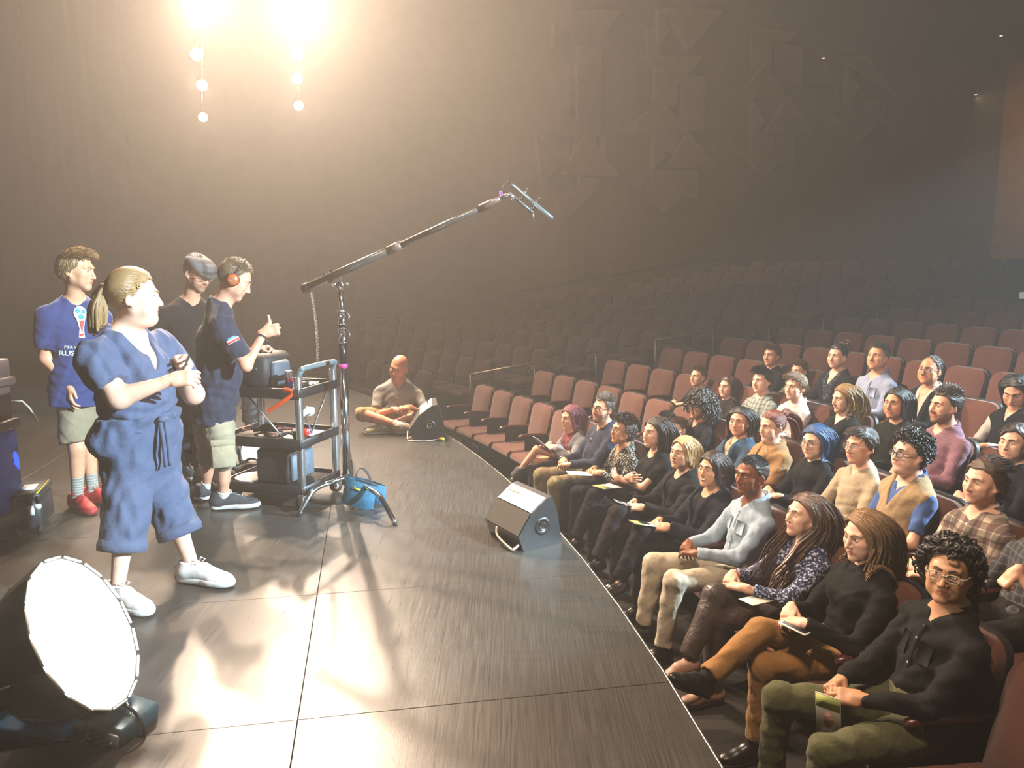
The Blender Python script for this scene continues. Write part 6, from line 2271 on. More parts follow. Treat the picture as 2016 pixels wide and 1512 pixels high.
c = k_['hip'] + (k_['knee'] - k_['hip']) * 0.72 + np.array([0.098, 0.0, 0])
fr_ = frame(c, y=(0, 1, 0), z=-(unit(k_['knee'] - k_['hip'])))
MB().rbox((0, 0, -0.03), (0.016, 0.075, 0.085), 0.01, 0, fr_).build('cargo_pocket', KH, po)
MB().rbox((0.006, 0, 0.055), (0.016, 0.080, 0.024), 0.008, 0, fr_).build('pocket_flap', KH, po)
# headphones: a thing worn on the head
hx = empty('headphones', xf(MM, O['Mh'][:3, 3]), rzm, 'orange and brown over-ear headphones worn by the man giving a thumbs-up', 'headphones')
def to_h(mb):
    mb.v = [xf(O['Mh'], v) - O['Mh'][:3, 3] for v in mb.v]
    return mb
M_OR = mat('orange_cup', '#c4581f', 0.35, var=0.05)
for sx in (-1, 1):
    fr_ = frame((sx * 0.092, -0.006, -0.004), z=(sx, 0.0, 0))
    to_h(MB().lathe([(0.0, -0.016), (0.030, -0.016), (0.040, -0.010), (0.042, 0.0), (0.036, 0.008)], 22, 0, fr_)).build('ear_pad', mat('brown_pad', '#3c2a22', 0.6), hx)
    cup = to_h(MB().lathe([(0.038, 0.002), (0.036, 0.016), (0.026, 0.024), (0.0, 0.026)], 22, 0, fr_)).build('ear_cup', M_OR, hx)
    to_h(MB().lathe([(0.013, 0.0235), (0.016, 0.028), (0.019, 0.0235)], 22, 0, fr_)).build('cup_ring', mat('silver_ring', '#cfc6bb', 0.25, 0.8, var=0), cup)
band = [(0.098 * math.sin(t), -0.004, 0.000 + 0.138 * math.cos(t) * 1.0) for t in np.linspace(-1.5, 1.5, 17)]
to_h(MB().tube(band, 0.008, 8)).build('headband', mat('brown_pad', '#3c2a22', 0.6), hx)
# wrist band, sleeve badge
a_, w_ = O['arm']['R'][1], O['arm']['R'][2]
u = unit(w_ - a_)
MB().lathe([(0.026, -0.006), (0.030, -0.006), (0.031, 0.0), (0.030, 0.006), (0.026, 0.006)], 18, 0, frame(w_ - u * 0.03, z=u)).build('wrist_band', mat('dark_band', '#2b2f38', 0.6), e)
sh_, el_ = O['arm']['R'][0], O['arm']['R'][1]
u = unit(el_ - sh_)
side = unit(np.cross(u, np.array([0, 1, 0.0])))
if (rotz(rzm)[:3, :3] @ side)[1] > 0:
    side = -side
shirt = [c for c in e.children if c.name.startswith('shirt')][0]
cc = sh_ + u * 0.12
lat = unit(np.cross(u, side))
for nm, m_, w0, w1, h0, h1, lift in (('badge_panel', INK_W, -0.040, 0.040, -0.014, 0.012, 0.002), ('badge_stripe', INK_R, -0.038, 0.038, -0.004, 0.010, 0.004), ('badge_skyline', mat('badge_teal', '#4d8ca6', 0.6, var=0), -0.022, 0.026, -0.026, -0.014, 0.002)):
    V = []
    for i in range(9):
        a = (w0 + (w1 - w0) * i / 8) / 0.075
        for h_ in (h0, h1):
            V.append(cc + u * h_ + (side * math.cos(a) + lat * math.sin(a)) * (0.080 + lift))
    MB().add(V, [(2 * i, 2 * i + 2, 2 * i + 3, 2 * i + 1) for i in range(8)]).build(nm, m_, shirt)

# ---- bald man sitting cross-legged at the far edge of the stage
base = np.array([*atz(778, 846, 0)[:2], 0.0]) + np.array([0, 0.12, 0])
YD = base[1]
rzd = facing(0.10, -1.0)
Ld = local_of(base, rzd)
W = lambda px, py, dy=0.0: Ld(aty(px, py, YD + dy))
S = dict(s=1.0, hs=1.06, lod=1.3, head=W(785, 724), hip=np.array([0, -0.02, 0.13]), look=(-20, -14, -14), face=MAL(jaw=1.0, fat=0.2), skin='#d08a6c', sw=0.20, g=1.06, beard='#6a5340', beard_a=0.25, brow='#6a4a34',
         hands={'R': (W(776, 806, -0.30), (-0.9, 0.3, 0.0), (0.2, -0.3, -0.8), 'pinch'), 'L': (W(806, 802, -0.30), (0.9, 0.3, 0.0), (-0.2, -0.3, -0.8), 'pinch')}, pole={'R': (0.8, -0.2, -0.6), 'L': (-0.8, -0.2, -0.6)},
         legs={'R': dict(hip=(0.09, 0, 0.12), knee=(0.33, 0.24, 0.20), ankle=(-0.06, 0.40, 0.10), toe=(-1, 0.25, 0), up=(0.1, 0.4, 0.9)), 'L': dict(hip=(-0.09, 0, 0.12), knee=(-0.33, 0.24, 0.20), ankle=(0.10, 0.30, 0.08), toe=(1, 0.2, 0), up=(-0.1, 0.3, 0.9))},
         top=dict(mat=fabric('grey_marl_shirt', '#7d7b77'), neckline='collar', sleeve=0.72, fit=0.012, buttons=3, vz=0.78), hem=0.0, bottom=dict(mat=fabric('sand_shorts', '#9d8253'), len=1.05, fit=0.014, name='shorts'),
         sock=fabric('white_sock', '#cfc9c0'), sock_len=0.07, shoe=('sneaker', mat('sand_suede_upper', '#9c9077', 0.8), mat('pale_sole', '#c9c5bd', 0.7)), hair=None)
person('bald man in a grey shirt sitting cross-legged at the far edge of the stage', base, rzd, S)

# ================================================================== EQUIPMENT
CHROME = mat('chrome', '#c9ced3', 0.12, 1.0, var=0)
ALU = mat('brushed_aluminium', '#c2c6c8', 0.28, 0.9, var=0.05, scale=60, stretch=(1, 1, 20))
BLKP = mat('black_plastic', '#16171a', 0.4, var=0.12)
BLKM = mat('black_paint_metal', '#1b1c1f', 0.35, 0.3, var=0.1)
RUB = mat('black_rubber', '#121212', 0.7)
BAGN = mat('black_nylon', '#1c1e22', 0.6, var=0.2, scale=40, bump=0.3, bscale=60)

# ---- stage electrics: profile cans on their pipes
for i, (x, y, z, w, c) in enumerate(ELECTRICS):
    d = unit(np.array(ELECTRIC_AIM(i)) - np.array([x, y, z]))
    fr_ = frame((0, 0, 0), z=d)
    where = ['topmost', 'second', 'third', 'fourth', 'lowest'][i % 5] if i < 10 else ('out-of-shot overhead' if i % 2 == 0 else 'out-of-shot rearmost')
    e = empty('stage_lantern', (x, y, z), 0, '%s glowing stage lantern of the %s overhead line' % (where, 'right' if i < 5 or i in (10, 11) else 'left'), 'stage light', 'stage lanterns overhead')
    MB().lathe([(0.0, -0.36), (0.07, -0.35), (0.10, -0.25), (0.11, -0.05), (0.125, 0.0), (0.12, 0.0), (0.105, -0.04), (0.09, -0.2)], 20, 0, fr_).build('can', BLKM, e)
    MB().lathe([(0.0, -0.004), (0.108, -0.012)], 24, 0, fr_).build('lens', mat('lit_lens_warm' if c == WARM else 'lit_lens_white', '#fff2dc', 0.2, var=0, emit='#ffe3b4' if c == WARM else '#f4f6ff', estr=40.0 if w > 1000 else 14.0), e)
    MB().tube([fr_[:3, 0] * 0.14 - d * 0.15, fr_[:3, 0] * 0.15 + np.array([0, 0, 0.2]) - d * 0.1, np.array([0, 0, 0.28]), -fr_[:3, 0] * 0.15 + np.array([0, 0, 0.2]) - d * 0.1, -fr_[:3, 0] * 0.14 - d * 0.15], 0.012, 6).build('yoke', BLKM, e)
for k, (a, b) in enumerate(((0, 4), (5, 9))):
    p0, p1 = np.array(ELECTRICS[a][:3]), np.array(ELECTRICS[b][:3])
    u = unit(p1 - p0)
    p0, p1 = p0 - u * 8 + [0, 0, 0.31], p1 + u * 0.6 + [0, 0, 0.31]
    e = empty('lighting_pipe', p0, 0, ['right', 'left'][k] + ' overhead pipe carrying the stage lanterns', 'pipe', 'overhead pipes')
    MB().tube([np.zeros(3), p1 - p0], 0.024, 8).build('tube', BLKM, e)
    for f in (0.1, 0.5, 0.9):
        q = (p1 - p0) * f
        MB().tube([q, [q[0], q[1], 10.0 - p0[2]]], 0.004, 5).build('hanging_wire', BLKM, e)

for nm_ in ('lit_lens_warm', 'lit_lens_white', 'step_light_lens', 'downlight_lamp'):
    if nm_ in MATS:
        MATS[nm_].cycles.emission_sampling = 'NONE'
d = unit(np.array(WASH[1]) - np.array(WASH[0]))
e = empty('added_wash_light', np.array(WASH[0]) - d * 0.06, 0, 'small wash light hung in the wing for the side wall', 'stage light')
MB().lathe([(0.0, -0.3), (0.08, -0.28), (0.11, -0.02), (0.12, 0.0), (0.11, 0.0)], 18, 0, frame((0, 0, 0), z=d)).build('can', BLKM, e)
MB().tube([(0, 0, 0.1), (0, 0, 10.0 - WASH[0][2])], 0.012, 6).build('hanger', BLKM, e)

# ---- front-of-house profile spots (behind the camera's right, out of shot)
for p, a, w, s_ in FOH:
    d = unit(np.array(a) - np.array(p))
    fr_ = frame((0, 0, 0), z=d)
    e = empty('profile_spot', np.array(p) - d * 0.05, 0, 'cool profile spot hung over the %s seats' % ('near' if p[1] < 5 else 'far'), 'stage light', 'front of house spots')
    MB().lathe([(0.0, -0.6), (0.09, -0.58), (0.10, -0.3), (0.08, -0.25), (0.08, -0.02), (0.095, 0.0), (0.088, 0.0)], 18, 0, fr_).build('barrel', BLKM, e)
    MB().tube([np.array([0, 0, 0.0]) - d * 0.3, np.array([0, 0, 0.4]) - d * 0.3, np.array([0, 0, 10.0 - p[2]]) - d * 0.3], 0.015, 6).build('hanger', BLKM, e)

# ---- C-stand with boom pole, microphone, spiral cable and sandbag
SY = 5.35
sb = aty(684, 972, SY)
sb[2] = 0.0
st = empty('light_stand', sb, 0, 'tall chrome stand with curved legs holding the boom pole', 'stand')
SP = lambda px, py, dy=0.0: aty(px, py, SY + dy) - sb
ztop = SP(678, 562)[2]
def zpx(py):
    return SP(681, py)[2]
MB().tube([(0, 0, 0.16), (0, 0, zpx(722))], 0.029, 14).build('lower_column', CHROME, st)
MB().tube([(0, 0, zpx(724)), (0, 0, zpx(716))], 0.0305, 14).build('tape_band', mat('pink_tape', '#d43d86', 0.5), st)
MB().tube([(0, 0, zpx(717)), (0, 0, zpx(676))], 0.028, 14).build('black_column', BLKM, st)
MB().tube([(0, 0, zpx(676)), (0, 0, zpx(640))], 0.024, 14).build('middle_column', CHROME, st)
MB().tube([(0, 0, zpx(640)), (0, 0, zpx(572))], 0.018, 14).build('upper_column', CHROME, st)
for z0, z1 in ((676, 644), (640, 610)):
    mb = MB().lathe([(0.022, 0.0), (0.036, 0.002), (0.036, 0.012), (0.032, 0.016), (0.032, zpx(z1) - zpx(z0) - 0.016), (0.036, zpx(z1) - zpx(z0) - 0.012), (0.036, zpx(z1) - zpx(z0)), (0.018, zpx(z1) - zpx(z0) + 0.002)], 18, 0, np.array([[1, 0, 0, 0], [0, 1, 0, 0], [0, 0, 1, zpx(z0)], [0, 0, 0, 1.0]]))
    co = mb.build('collar', CHROME, st)
    zz = (zpx(z0) + zpx(z1)) / 2 + 0.02
    MB().tube([(0.02, 0, zz), (0.05, 0, zz + 0.01), (0.055, -0.01, zz - 0.02), (0.05, -0.01, zz - 0.035)], [0.008, 0.008, 0.007, 0.006], 8).build('lock_knob', CHROME, co)
mb = MB()
mb.rbox((0, 0, ztop - 0.005), (0.024, 0.020, 0.032), 0.008)
mb.tube([(-0.075, 0, ztop + 0.03), (-0.05, -0.005, ztop + 0.01), (-0.02, 0, ztop)], [0.014, 0.016, 0.012], 8)
mb.tube([(0.02, 0, ztop), (0.05, 0, ztop + 0.006), (0.06, 0, ztop + 0.012)], [0.006, 0.010, 0.005], 8)
mb.tube([(0, 0, ztop + 0.02), (0.0, 0, ztop + 0.085)], 0.007, 8)
mb.build('grip_head', CHROME, st)
# curved legs
def leg(tip_px, mid_px, name='leg', tip_z=0.012):
    tip = atz(*tip_px, 0.012) - sb
    hub = np.array([0, 0, 0.17])
    out = unit(np.array([tip[0], tip[1], 0]))
    L_ = np.linalg.norm(tip[:2])
    pts = smooth_path([hub, hub + out * 0.06 + [0, 0, 0.005], hub + out * (L_ * 0.62) - [0, 0, 0.012], hub + out * (L_ * 0.80) - [0, 0, 0.06], tip], 6)
    o = MB().tube(pts, 0.0165, 10).build('leg', CHROME, st)
    MB().tube([pts[-2] * 0.2 + pts[-1] * 0.8, pts[-1] - [0, 0, 0.008]], 0.0145, 8).build('foot_cap', RUB, o)
    return pts
leg((588, 1013), None)
LP2 = leg((778, 1030), None)
leg((690, 905), None)
mb = MB().lathe([(0.028, 0.12), (0.040, 0.125), (0.042, 0.16), (0.040, 0.20), (0.028, 0.205)], 16)
mb.build('leg_hub', CHROME, st)

# boom pole
b0, b1, b2, b3 = aty(600, 568, SY + 0.06), aty(778, 488, SY - 0.12), aty(962, 403, SY - 0.32), aty(985, 390, SY - 0.35)
bp = empty('boom_pole', b0, 0, 'long grey boom pole rising to the microphone', 'boom pole')
MB().tube([b0 - b0, b1 - b0], 0.0285, 14).build('outer_tube', mat('graphite_tube', '#55524e', 0.3, 0.5), bp)
MB().tube([b1 - b0 - unit(b1 - b0) * 0.05, b1 - b0 + unit(b2 - b1) * 0.05], 0.032, 14).build('lock_collar', mat('graphite_collar', '#6b5c55', 0.4, 0.4), bp)
MB().tube([b1 - b0, b2 - b0], 0.0215, 14).build('inner_tube', mat('graphite_tube', '#55524e', 0.3, 0.5), bp)
MB().tube([b2 - b0 - unit(b2 - b1) * 0.06, b2 - b0, b3 - b0], [0.026, 0.026, 0.016], 14).build('lock_collar', mat('graphite_collar', '#6b5c55', 0.4, 0.4), bp)
mb = MB()
u = unit(b1 - b0)
for f in (0.12, 0.20):
    c = (b1 - b0) * f
    upv = np.array([0, 0, 1.0])
    mb.tube([c + upv * 0.02 + u * 0.05, c - upv * 0.022 + u * 0.05 - [0, .02, 0], c - upv * 0.022 + u * 0.07, c + upv * 0.045 + u * 0.075], 0.006, 6)
mb.build('cradle_hook', CHROME, bp)
mb = MB().lathe([(0.02, -0.02), (0.033, -0.01), (0.033, 0.03), (0.028, 0.035)], 14, 0, frame(np.zeros(3), z=u))
mb.build('end_cap', BLKM, bp)
# microphone in shock mount
m0, m1 = aty(1006, 363, SY - 0.36), aty(1088, 431, SY - 0.42)
mc = empty('shotgun_microphone', b3, 0, 'slim shotgun microphone in a wire shock mount at the boom tip', 'microphone')
u = unit(m1 - m0)
a, b = m0 - b3, m1 - b3
MB().tube([a, a + (b - a) * 0.04, b - u * 0.006, b], [0.010, 0.0155, 0.0155, 0.011], 12).build('barrel', mat('satin_mic', '#7c8a90', 0.3, 0.7), mc)
off = np.array([-0.022, 0.0, -0.045])
MB().tube([a + (b - a) * 0.05 + off, a + (b - a) * 0.62 + off], 0.011, 8).build('mount_rail', mat('mount_grey', '#4a4d50', 0.4), mc)
fr_ = frame(np.zeros(3), z=u)
for f in (0.30, 0.58):
    c = a + (b - a) * f
    A = np.linspace(-2.4, 2.4, 19)
    pts = [c + (fr_[:3, 0] * math.sin(t) + fr_[:3, 1] * math.cos(t)) * 0.050 for t in A]
    MB().tube(pts, 0.0035, 6).build('lyre_ring', mat('mount_grey', '#4a4d50', 0.4), mc)
    MB().tube([c + off, c - fr_[:3, 0] * 0.03], 0.005, 6).build('lyre_arm', BLKP, mc)
mb = MB()
mb.tube([np.zeros(3), (a + off) * 0.6 + [0.02, 0, -0.005], a + off + (b - a) * 0.10], [0.012, 0.014, 0.012], 8)
mb.rbox(a + off + (b - a) * 0.12 - [0.0, 0, 0.012], (0.014, 0.012, 0.016), 0.004)
e_ = a + (b - a) * 0.62 + off
mb.tube([e_, e_ + [0.0, 0, -0.022], e_ + [0.006, 0, -0.05]], [0.007, 0.006, 0.004], 6)
mb.build('swivel', mat('satin_steel', '#8f9499', 0.3, 0.8), mc)
MB().tube(smooth_path([[0.004, 0, 0.01], [-0.004, 0, 0.03], [0.002, 0, 0.042], [0.010, 0, 0.03], [0.008, 0, 0.012]], 4), 0.004, 6).build('cable_tag', mat('pink_tag', '#c65fd0', 0.5), mc)
MB().tube(smooth_path([(0.0, 0, 0.015), (0.02, 0.01, 0.075), (0.06, 0.01, 0.112), a - u * 0.02 + [0, 0, 0.008], a + u * 0.005], 6), 0.003, 6).build('cable', RUB, mc)
# spiral cable down to the cart
c0, c1 = aty(613, 574, SY + 0.05), aty(626, 712, SY - 0.02)
cc = empty('spiral_cable', c0, 0, 'coiled black audio cable hanging from the boom pole to the cart', 'cable')
tt = np.linspace(0, 1, 420)
ax = (c1 - c0)[None, :] * tt[:, None] + np.stack([0.012 * np.sin(tt * 3.1), 0 * tt, 0 * tt], 1)
hel = ax + np.stack([0.0085 * np.cos(tt * 2 * math.pi * 46), 0.0085 * np.sin(tt * 2 * math.pi * 46), 0 * tt], 1)
MB().tube(hel, 0.0024, 5).build('coil', mat('cable_grey', '#6b665c', 0.45), cc)
# sandbag over one leg
ls = LP2
k0 = ls[len(ls) // 3] + sb
bag = empty('sandbag', [k0[0], k0[1], 0.0], 0, 'blue saddle sandbag with a black handle slung over a stand leg', 'sandbag')
M_BAGB = mat('blue_cordura', '#1d5a76', 0.7, var=0.12, scale=30, bump=0.3, bscale=120)
BS = lambda px, py, dy=0.0: aty(px, py, k0[1] + dy) - np.array([k0[0], k0[1], 0])
def lobe(tl, tr, br, bl, th, dy):
    V, n = [], 7
    P = [BS(*q, dy) for q in (tl, tr, br, bl)]
    G = []
    for i in range(n):
        for j in range(n):
            u_, v_ = i / (n - 1), j / (n - 1)
            p = (P[0] * (1 - u_) + P[1] * u_) * (1 - v_) + (P[3] * (1 - u_) + P[2] * u_) * v_
            bul = th * (math.sin(math.pi * u_) ** 0.5) * (0.35 + 0.65 * math.sin(math.pi * min(1, v_ * 0.85 + 0.12)))
            G.append((p, bul))
    V = [p + [0, -b_, 0] for p, b_ in G] + [p + [0, b_, 0] for p, b_ in G]
    m_ = n * n
    F = []
    for i in range(n - 1):
        for j in range(n - 1):
            q = (i * n + j, i * n + j + 1, (i + 1) * n + j + 1, (i + 1) * n + j)
            F.append(q)
            F.append(tuple(m_ + x for x in q[::-1]))
    return MB().add(V, F)
lobe((682, 937), (742, 958), (734, 1007), (671, 990), 0.045, -0.06).build('near_pouch', M_BAGB, bag)
lobe((700, 938), (760, 957), (760, 995), (700, 985), 0.04, 0.07).build('far_pouch', M_BAGB, bag)
hd = smooth_path([BS(699, 943), BS(704, 926), BS(713, 922), BS(724, 934), BS(732, 951)], 6)
mb = MB()
V = []
for p in hd:
    V += [p + [0, -0.018, 0], p + [0, 0.018, 0], p + [0.004, 0.018, 0.006], p + [0.004, -0.018, 0.006]]
F = [(i * 4 + j, i * 4 + (j + 1) % 4, (i + 1) * 4 + (j + 1) % 4, (i + 1) * 4 + j) for i in range(len(hd) - 1) for j in range(4)]
mb.add(V, F).build('handle', mat('black_webbing', '#17181a', 0.7), bag)
MB().tube([BS(684, 938, -0.02), BS(712, 948, -0.02), BS(744, 958, -0.02)], 0.014, 8).build('saddle_seam', mat('black_webbing', '#17181a', 0.7), bag)
P_ = BS(703, 963, -0.112)
Mt = np.eye(4)
uu = unit(BS(742, 973, 0) - BS(682, 953, 0))
Mt[:3, 0], Mt[:3, 2] = uu, (0, -1, 0)
Mt[:3, 1] = np.cross(Mt[:3, 2], Mt[:3, 0])
Mt[:3, 3] = P_
mb = MB()
mb.box((-0.022, -0.006, 0), (0.024, 0.006, 0.003), 0, Mt)
mb.box((-0.022, 0.006, 0), (-0.017, 0.018, 0.003), 0, Mt)
tag(mb.build('logo_patch', mat('yellow_print', '#d3c22a', 0.6, var=0), bag), 'small yellow logo print')

# ---- equipment cart
p1, p2 = atz(597, 1004, 0), atz(663, 968, 0)
u_s = unit((p2 - p1)[:2])
WS = float(np.linalg.norm((p2 - p1)[:2]))
u_l = np.array([-u_s[1], u_s[0]])
if u_l[0] > 0:
    u_l = -u_l
LSZ = 0.62
ct = empty('equipment_cart', [p1[0], p1[1], 0], math.atan2(u_s[1], u_s[0]), 'three-tier silver and black sound cart on castors', 'cart')
# local: x along the short side (p1 -> p2), y along the long side
sgn = 1 if np.cross(np.append(u_s, 0), np.append(u_l, 0))[2] > 0 else -1
zs = {'top': 0.815, 'mid': 0.465, 'low': 0.135}
for ix, iy in ((0, 0), (1, 0), (0, 1), (1, 1)):
    x, y = ix * WS, sgn * iy * LSZ
    MB().box((x - 0.022, y - 0.022, 0.10), (x + 0.022, y + 0.022, 0.93 if iy == 0 else 0.86), bev=0.005).build('post', ALU, ct)
    cst = MB()
    cst.lathe([(0.0, -0.012), (0.045, -0.012), (0.048, 0), (0.045, 0.012), (0.0, 0.012)], 18, 0, frame((x - 0.01, y, 0.049), z=(1, 0.3, 0)))
    co = cst.build('castor', RUB, ct)
    cst = MB()
    cst.lathe([(0.0, -0.0135), (0.026, -0.0135), (0.026, 0.0135), (0, 0.0135)], 14, 0, frame((x - 0.01, y, 0.049), z=(1, 0.3, 0)))
    cst.build('hub', mat('hub_tan', '#9d7d6d', 0.5), co)
    MB().box((x - 0.028, y - 0.02, 0.045), (x + 0.02, y + 0.02, 0.115), bev=0.004).build('castor_fork', ALU, co)
def ybox(mb, x0, x1, y0, y1, z0, z1, bev=0.004):
    a_, b_ = sorted((sgn * y0, sgn * y1))
    return mb.box((x0, a_, z0), (x1, b_, z1), bev=bev)
for nm in ('top', 'mid', 'low'):
    z = zs[nm]
    sh_o = ybox(MB(), 0.0, WS, 0.0, LSZ, z - 0.006, z + 0.006).build('shelf', BLKP, ct)
    ybox(MB(), -0.02, WS + 0.02, -0.026, -0.008, z - 0.03, z + 0.034).build('edge_rail', BLKP, sh_o)
    ybox(MB(), -0.02, WS + 0.02, LSZ + 0.008, LSZ + 0.026, z - 0.03, z + 0.034).build('edge_rail', BLKP, sh_o)
    ybox(MB(), -0.026, -0.008, -0.02, LSZ + 0.02, z - 0.04, z + 0.034).build('edge_rail', BLKP, sh_o)
    ybox(MB(), WS + 0.008, WS + 0.026, -0.02, LSZ + 0.02, z - 0.03, z + 0.034).build('edge_rail', BLKP, sh_o)
hdl = smooth_path([(0, -sgn * 0.0, 0.92), (0.01, -sgn * 0.02, 0.965), (0.05, -sgn * 0.03, 0.985), (WS - 0.05, -sgn * 0.03, 0.985), (WS - 0.01, -sgn * 0.02, 0.965), (WS, 0, 0.92)], 5)
MB().tube(hdl, 0.019, 10).build('handle', mat('ribbed_grip', '#5a6a70', 0.5), ct)
for a_, b_ in (((0.02, sgn * 0.03, 0.79), (WS / 2, sgn * 0.05, 0.50)), ((WS - 0.02, sgn * 0.03, 0.79), (WS / 2, sgn * 0.05, 0.50))):
    MB().tube([a_, b_], 0.007, 8).build('brace', ALU, ct)
MB().tube([(0.02, sgn * LSZ * 0.2, 0.47), (0.02, sgn * LSZ * 0.7, 0.80)], 0.007, 8).build('brace', ALU, ct)
CM = rotz(math.atan2(u_s[1], u_s[0]), (p1[0], p1[1], 0))
def on_cart(x, y, z):
    return xf(CM, (x, sgn * y, z))
CRZ = math.atan2(u_s[1], u_s[0])
# things on the cart
e = empty('sound_mixer_bag', on_cart(0.2, 0.40, zs['top'] + 0.012), CRZ, 'black nylon mixer bag on the top shelf of the cart', 'bag')
MB().rbox((0, 0, 0.12), (0.17, 0.13, 0.12), 0.035).build('body', BAGN, e)
MB().rbox((-0.02, -sgn * 0.145, 0.10), (0.10, 0.03, 0.085), 0.02).build('front_pocket', mat('slate_nylon', '#4a5460', 0.6, var=0.15, bump=0.3, bscale=40), e)
MB().tube(smooth_path([(-0.12, 0, 0.23), (-0.08, 0, 0.31), (0.06, 0, 0.31), (0.12, 0, 0.23)], 5), 0.010, 8).build('handle', mat('black_webbing', '#17181a', 0.7), e)
for q in range(4):
    MB().tube([(-0.171, sgn * (-0.06 + 0.03 * q), 0.14), (-0.185, sgn * (-0.06 + 0.03 * q), 0.14)], 0.008, 8).build('socket', CHROME, e)
for q, x in enumerate((-0.07, -0.02, 0.03)):
    MB().tube([(x, 0.02, 0.24), (x + 0.01, 0.02, 0.30)], [0.006, 0.004], 6).build('antenna', CHROME, e)
e = empty('drink_can', on_cart(0.05, 0.10, zs['top'] + 0.012), CRZ, 'slim blue and silver drinks can on the top shelf of the cart', 'can')
MB().lathe([(0, 0), (0.022, 0), (0.027, 0.008), (0.027, 0.125), (0.022, 0.138), (0.018, 0.134), (0, 0.134)], 20).build('can_body', mat('can_silver', '#b8c2ce', 0.2, 0.8, var=0.0), e)
MB().lathe([(0.0275, 0.02), (0.0275, 0.065)], 20).build('blue_label', mat('can_blue', '#273a86', 0.25, 0.4, var=0), e)
MB().lathe([(0.0275, 0.066), (0.0275, 0.085)], 20).build('red_label', mat('can_red', '#b0303a', 0.25, 0.4, var=0), e)
e = empty('velcro_strap', on_cart(-0.03, 0.10, 0.0), CRZ, 'bright orange cable strap hanging from the top shelf of the cart', 'strap')
ST = smooth_path([(-0.012, -sgn * 0.02, zs['top'] + 0.03), (-0.016, -sgn * 0.06, zs['top'] + 0.028), (-0.02, -sgn * 0.085, zs['top'] + 0.005), (-0.03, sgn * 0.0, zs['top'] - 0.06), (-0.035, sgn * 0.10, zs['top'] - 0.12)], 6)
V = []
for p in ST:
    V += [p + [0, 0, -0.016], p + [0, 0, 0.016], p + [-0.004, 0, 0.016], p + [-0.004, 0, -0.016]]
MB().add(V, [(i * 4 + j, i * 4 + (j + 1) % 4, (i + 1) * 4 + (j + 1) % 4, (i + 1) * 4 + j) for i in range(len(ST) - 1) for j in range(4)]).build('strap_web', mat('orange_strap', '#e2521a', 0.5, var=0.05), e)
e = empty('receiver_pack', on_cart(0.22, 0.10, zs['top'] + 0.012), CRZ, 'small black receiver and coiled lead on the top shelf edge', 'receiver')
MB().rbox((0, 0, 0.014), (0.04, 0.03, 0.014), 0.005).build('case', BLKP, e)
A = np.linspace(0, 4 * math.pi, 40)
MB().tube(np.stack([0.05 * np.cos(A) + 0.02, 0.035 * np.sin(A), 0.02 + 0.003 * A], 1), 0.004, 6).build('lead', RUB, e)
e = empty('paper_stack', on_cart(0.30, 0.10, zs['top'] + 0.012), CRZ, 'crumpled white paper on the top shelf behind the handle', 'paper')
V, F = [], []
for i in range(5):
    for j in range(5):
        V.append((-0.06 + 0.03 * i, -0.05 + 0.025 * j, 0.012 * math.sin(i * 2.1 + j) + 0.014))
F = [(i * 5 + j, i * 5 + j + 1, (i + 1) * 5 + j + 1, (i + 1) * 5 + j) for i in range(4) for j in range(4)]
MB().add(V + [(x, y, z - 0.004) for x, y, z in V], F + [tuple(25 + k for k in f[::-1]) for f in F]).build('sheet', mat('white_paper', '#d9d6cc', 0.8, var=0.03), e, smooth=False)
e = empty('tissue_bundle', on_cart(0.12, 0.03, 0.665), CRZ, 'white rag tied to the cart braces', 'rag')
fl = Field((-0.12, -0.06, -0.06), (0.12, 0.06, 0.06), 0.008).run([ell((-0.05, 0, 0), (0.05, 0.025, 0.028), None, 0), ell((0.04, 0, 0.005), (0.05, 0.025, 0.034), None, 0.02), ell((0.075, 0, -0.02), (0.03, 0.02, 0.025), None, 0.02)]).wave(0.004, (70, 110, 150), 4)
V, Q = fl.mesh()
SM().add(V, Q).build('cloth', mat('white_rag', '#d5d2c8', 0.9), e)
e = empty('cable_heap', on_cart(0.17, 0.36, zs['mid'] + 0.012), CRZ, 'heap of black and red cables on the middle shelf of the cart', 'cables')
r_ = np.random.RandomState(5)
for q in range(9):
    P = np.cumsum(r_.normal(size=(9, 3)) * [0.05, 0.06, 0.008], axis=0)
    P -= P.mean(0)
    P[:, 0] = np.clip(P[:, 0], -0.15, 0.17); P[:, 1] = np.clip(P[:, 1], -0.2, 0.2); P[:, 2] = 0.012 + np.abs(P[:, 2]) + 0.006 * q
    MB().tube(smooth_path(P, 5), 0.006, 6).build('cable', [RUB, mat('red_cable', '#7a2320', 0.5), RUB][q % 3], e)
e = empty('spare_headphones', on_cart(0.10, 0.06, zs['mid'] + 0.012), CRZ, 'red-rimmed black headphones lying on the middle shelf', 'headphones')
for q, sx in enumerate((-1, 1)):
    MB().lathe([(0.0, -0.014), (0.03, -0.014), (0.036, 0.0), (0.026, 0.016), (0.0, 0.018)], 18, 0, frame((0.05 * sx, 0, 0.036), z=(sx, 0.2, 0.2))).build('ear_cup', [BLKP, mat('red_rim', '#c0331e', 0.4)][q % 2], e)
MB().tube([(0.05 * math.sin(t), 0.09 * math.cos(t), 0.04) for t in np.linspace(-1.5, 1.5, 13)], 0.006, 6).build('headband', BLKP, e)
e = empty('folded_papers', on_cart(0.28, 0.10, zs['mid'] + 0.012), CRZ, 'papers with a purple sheet on the middle shelf of the cart', 'paper')
MB().rbox((0.0, 0.0, 0.006), (0.08, 0.07, 0.006), 0.002).build('sheets', mat('white_paper', '#d9d6cc', 0.8, var=0.03), e)
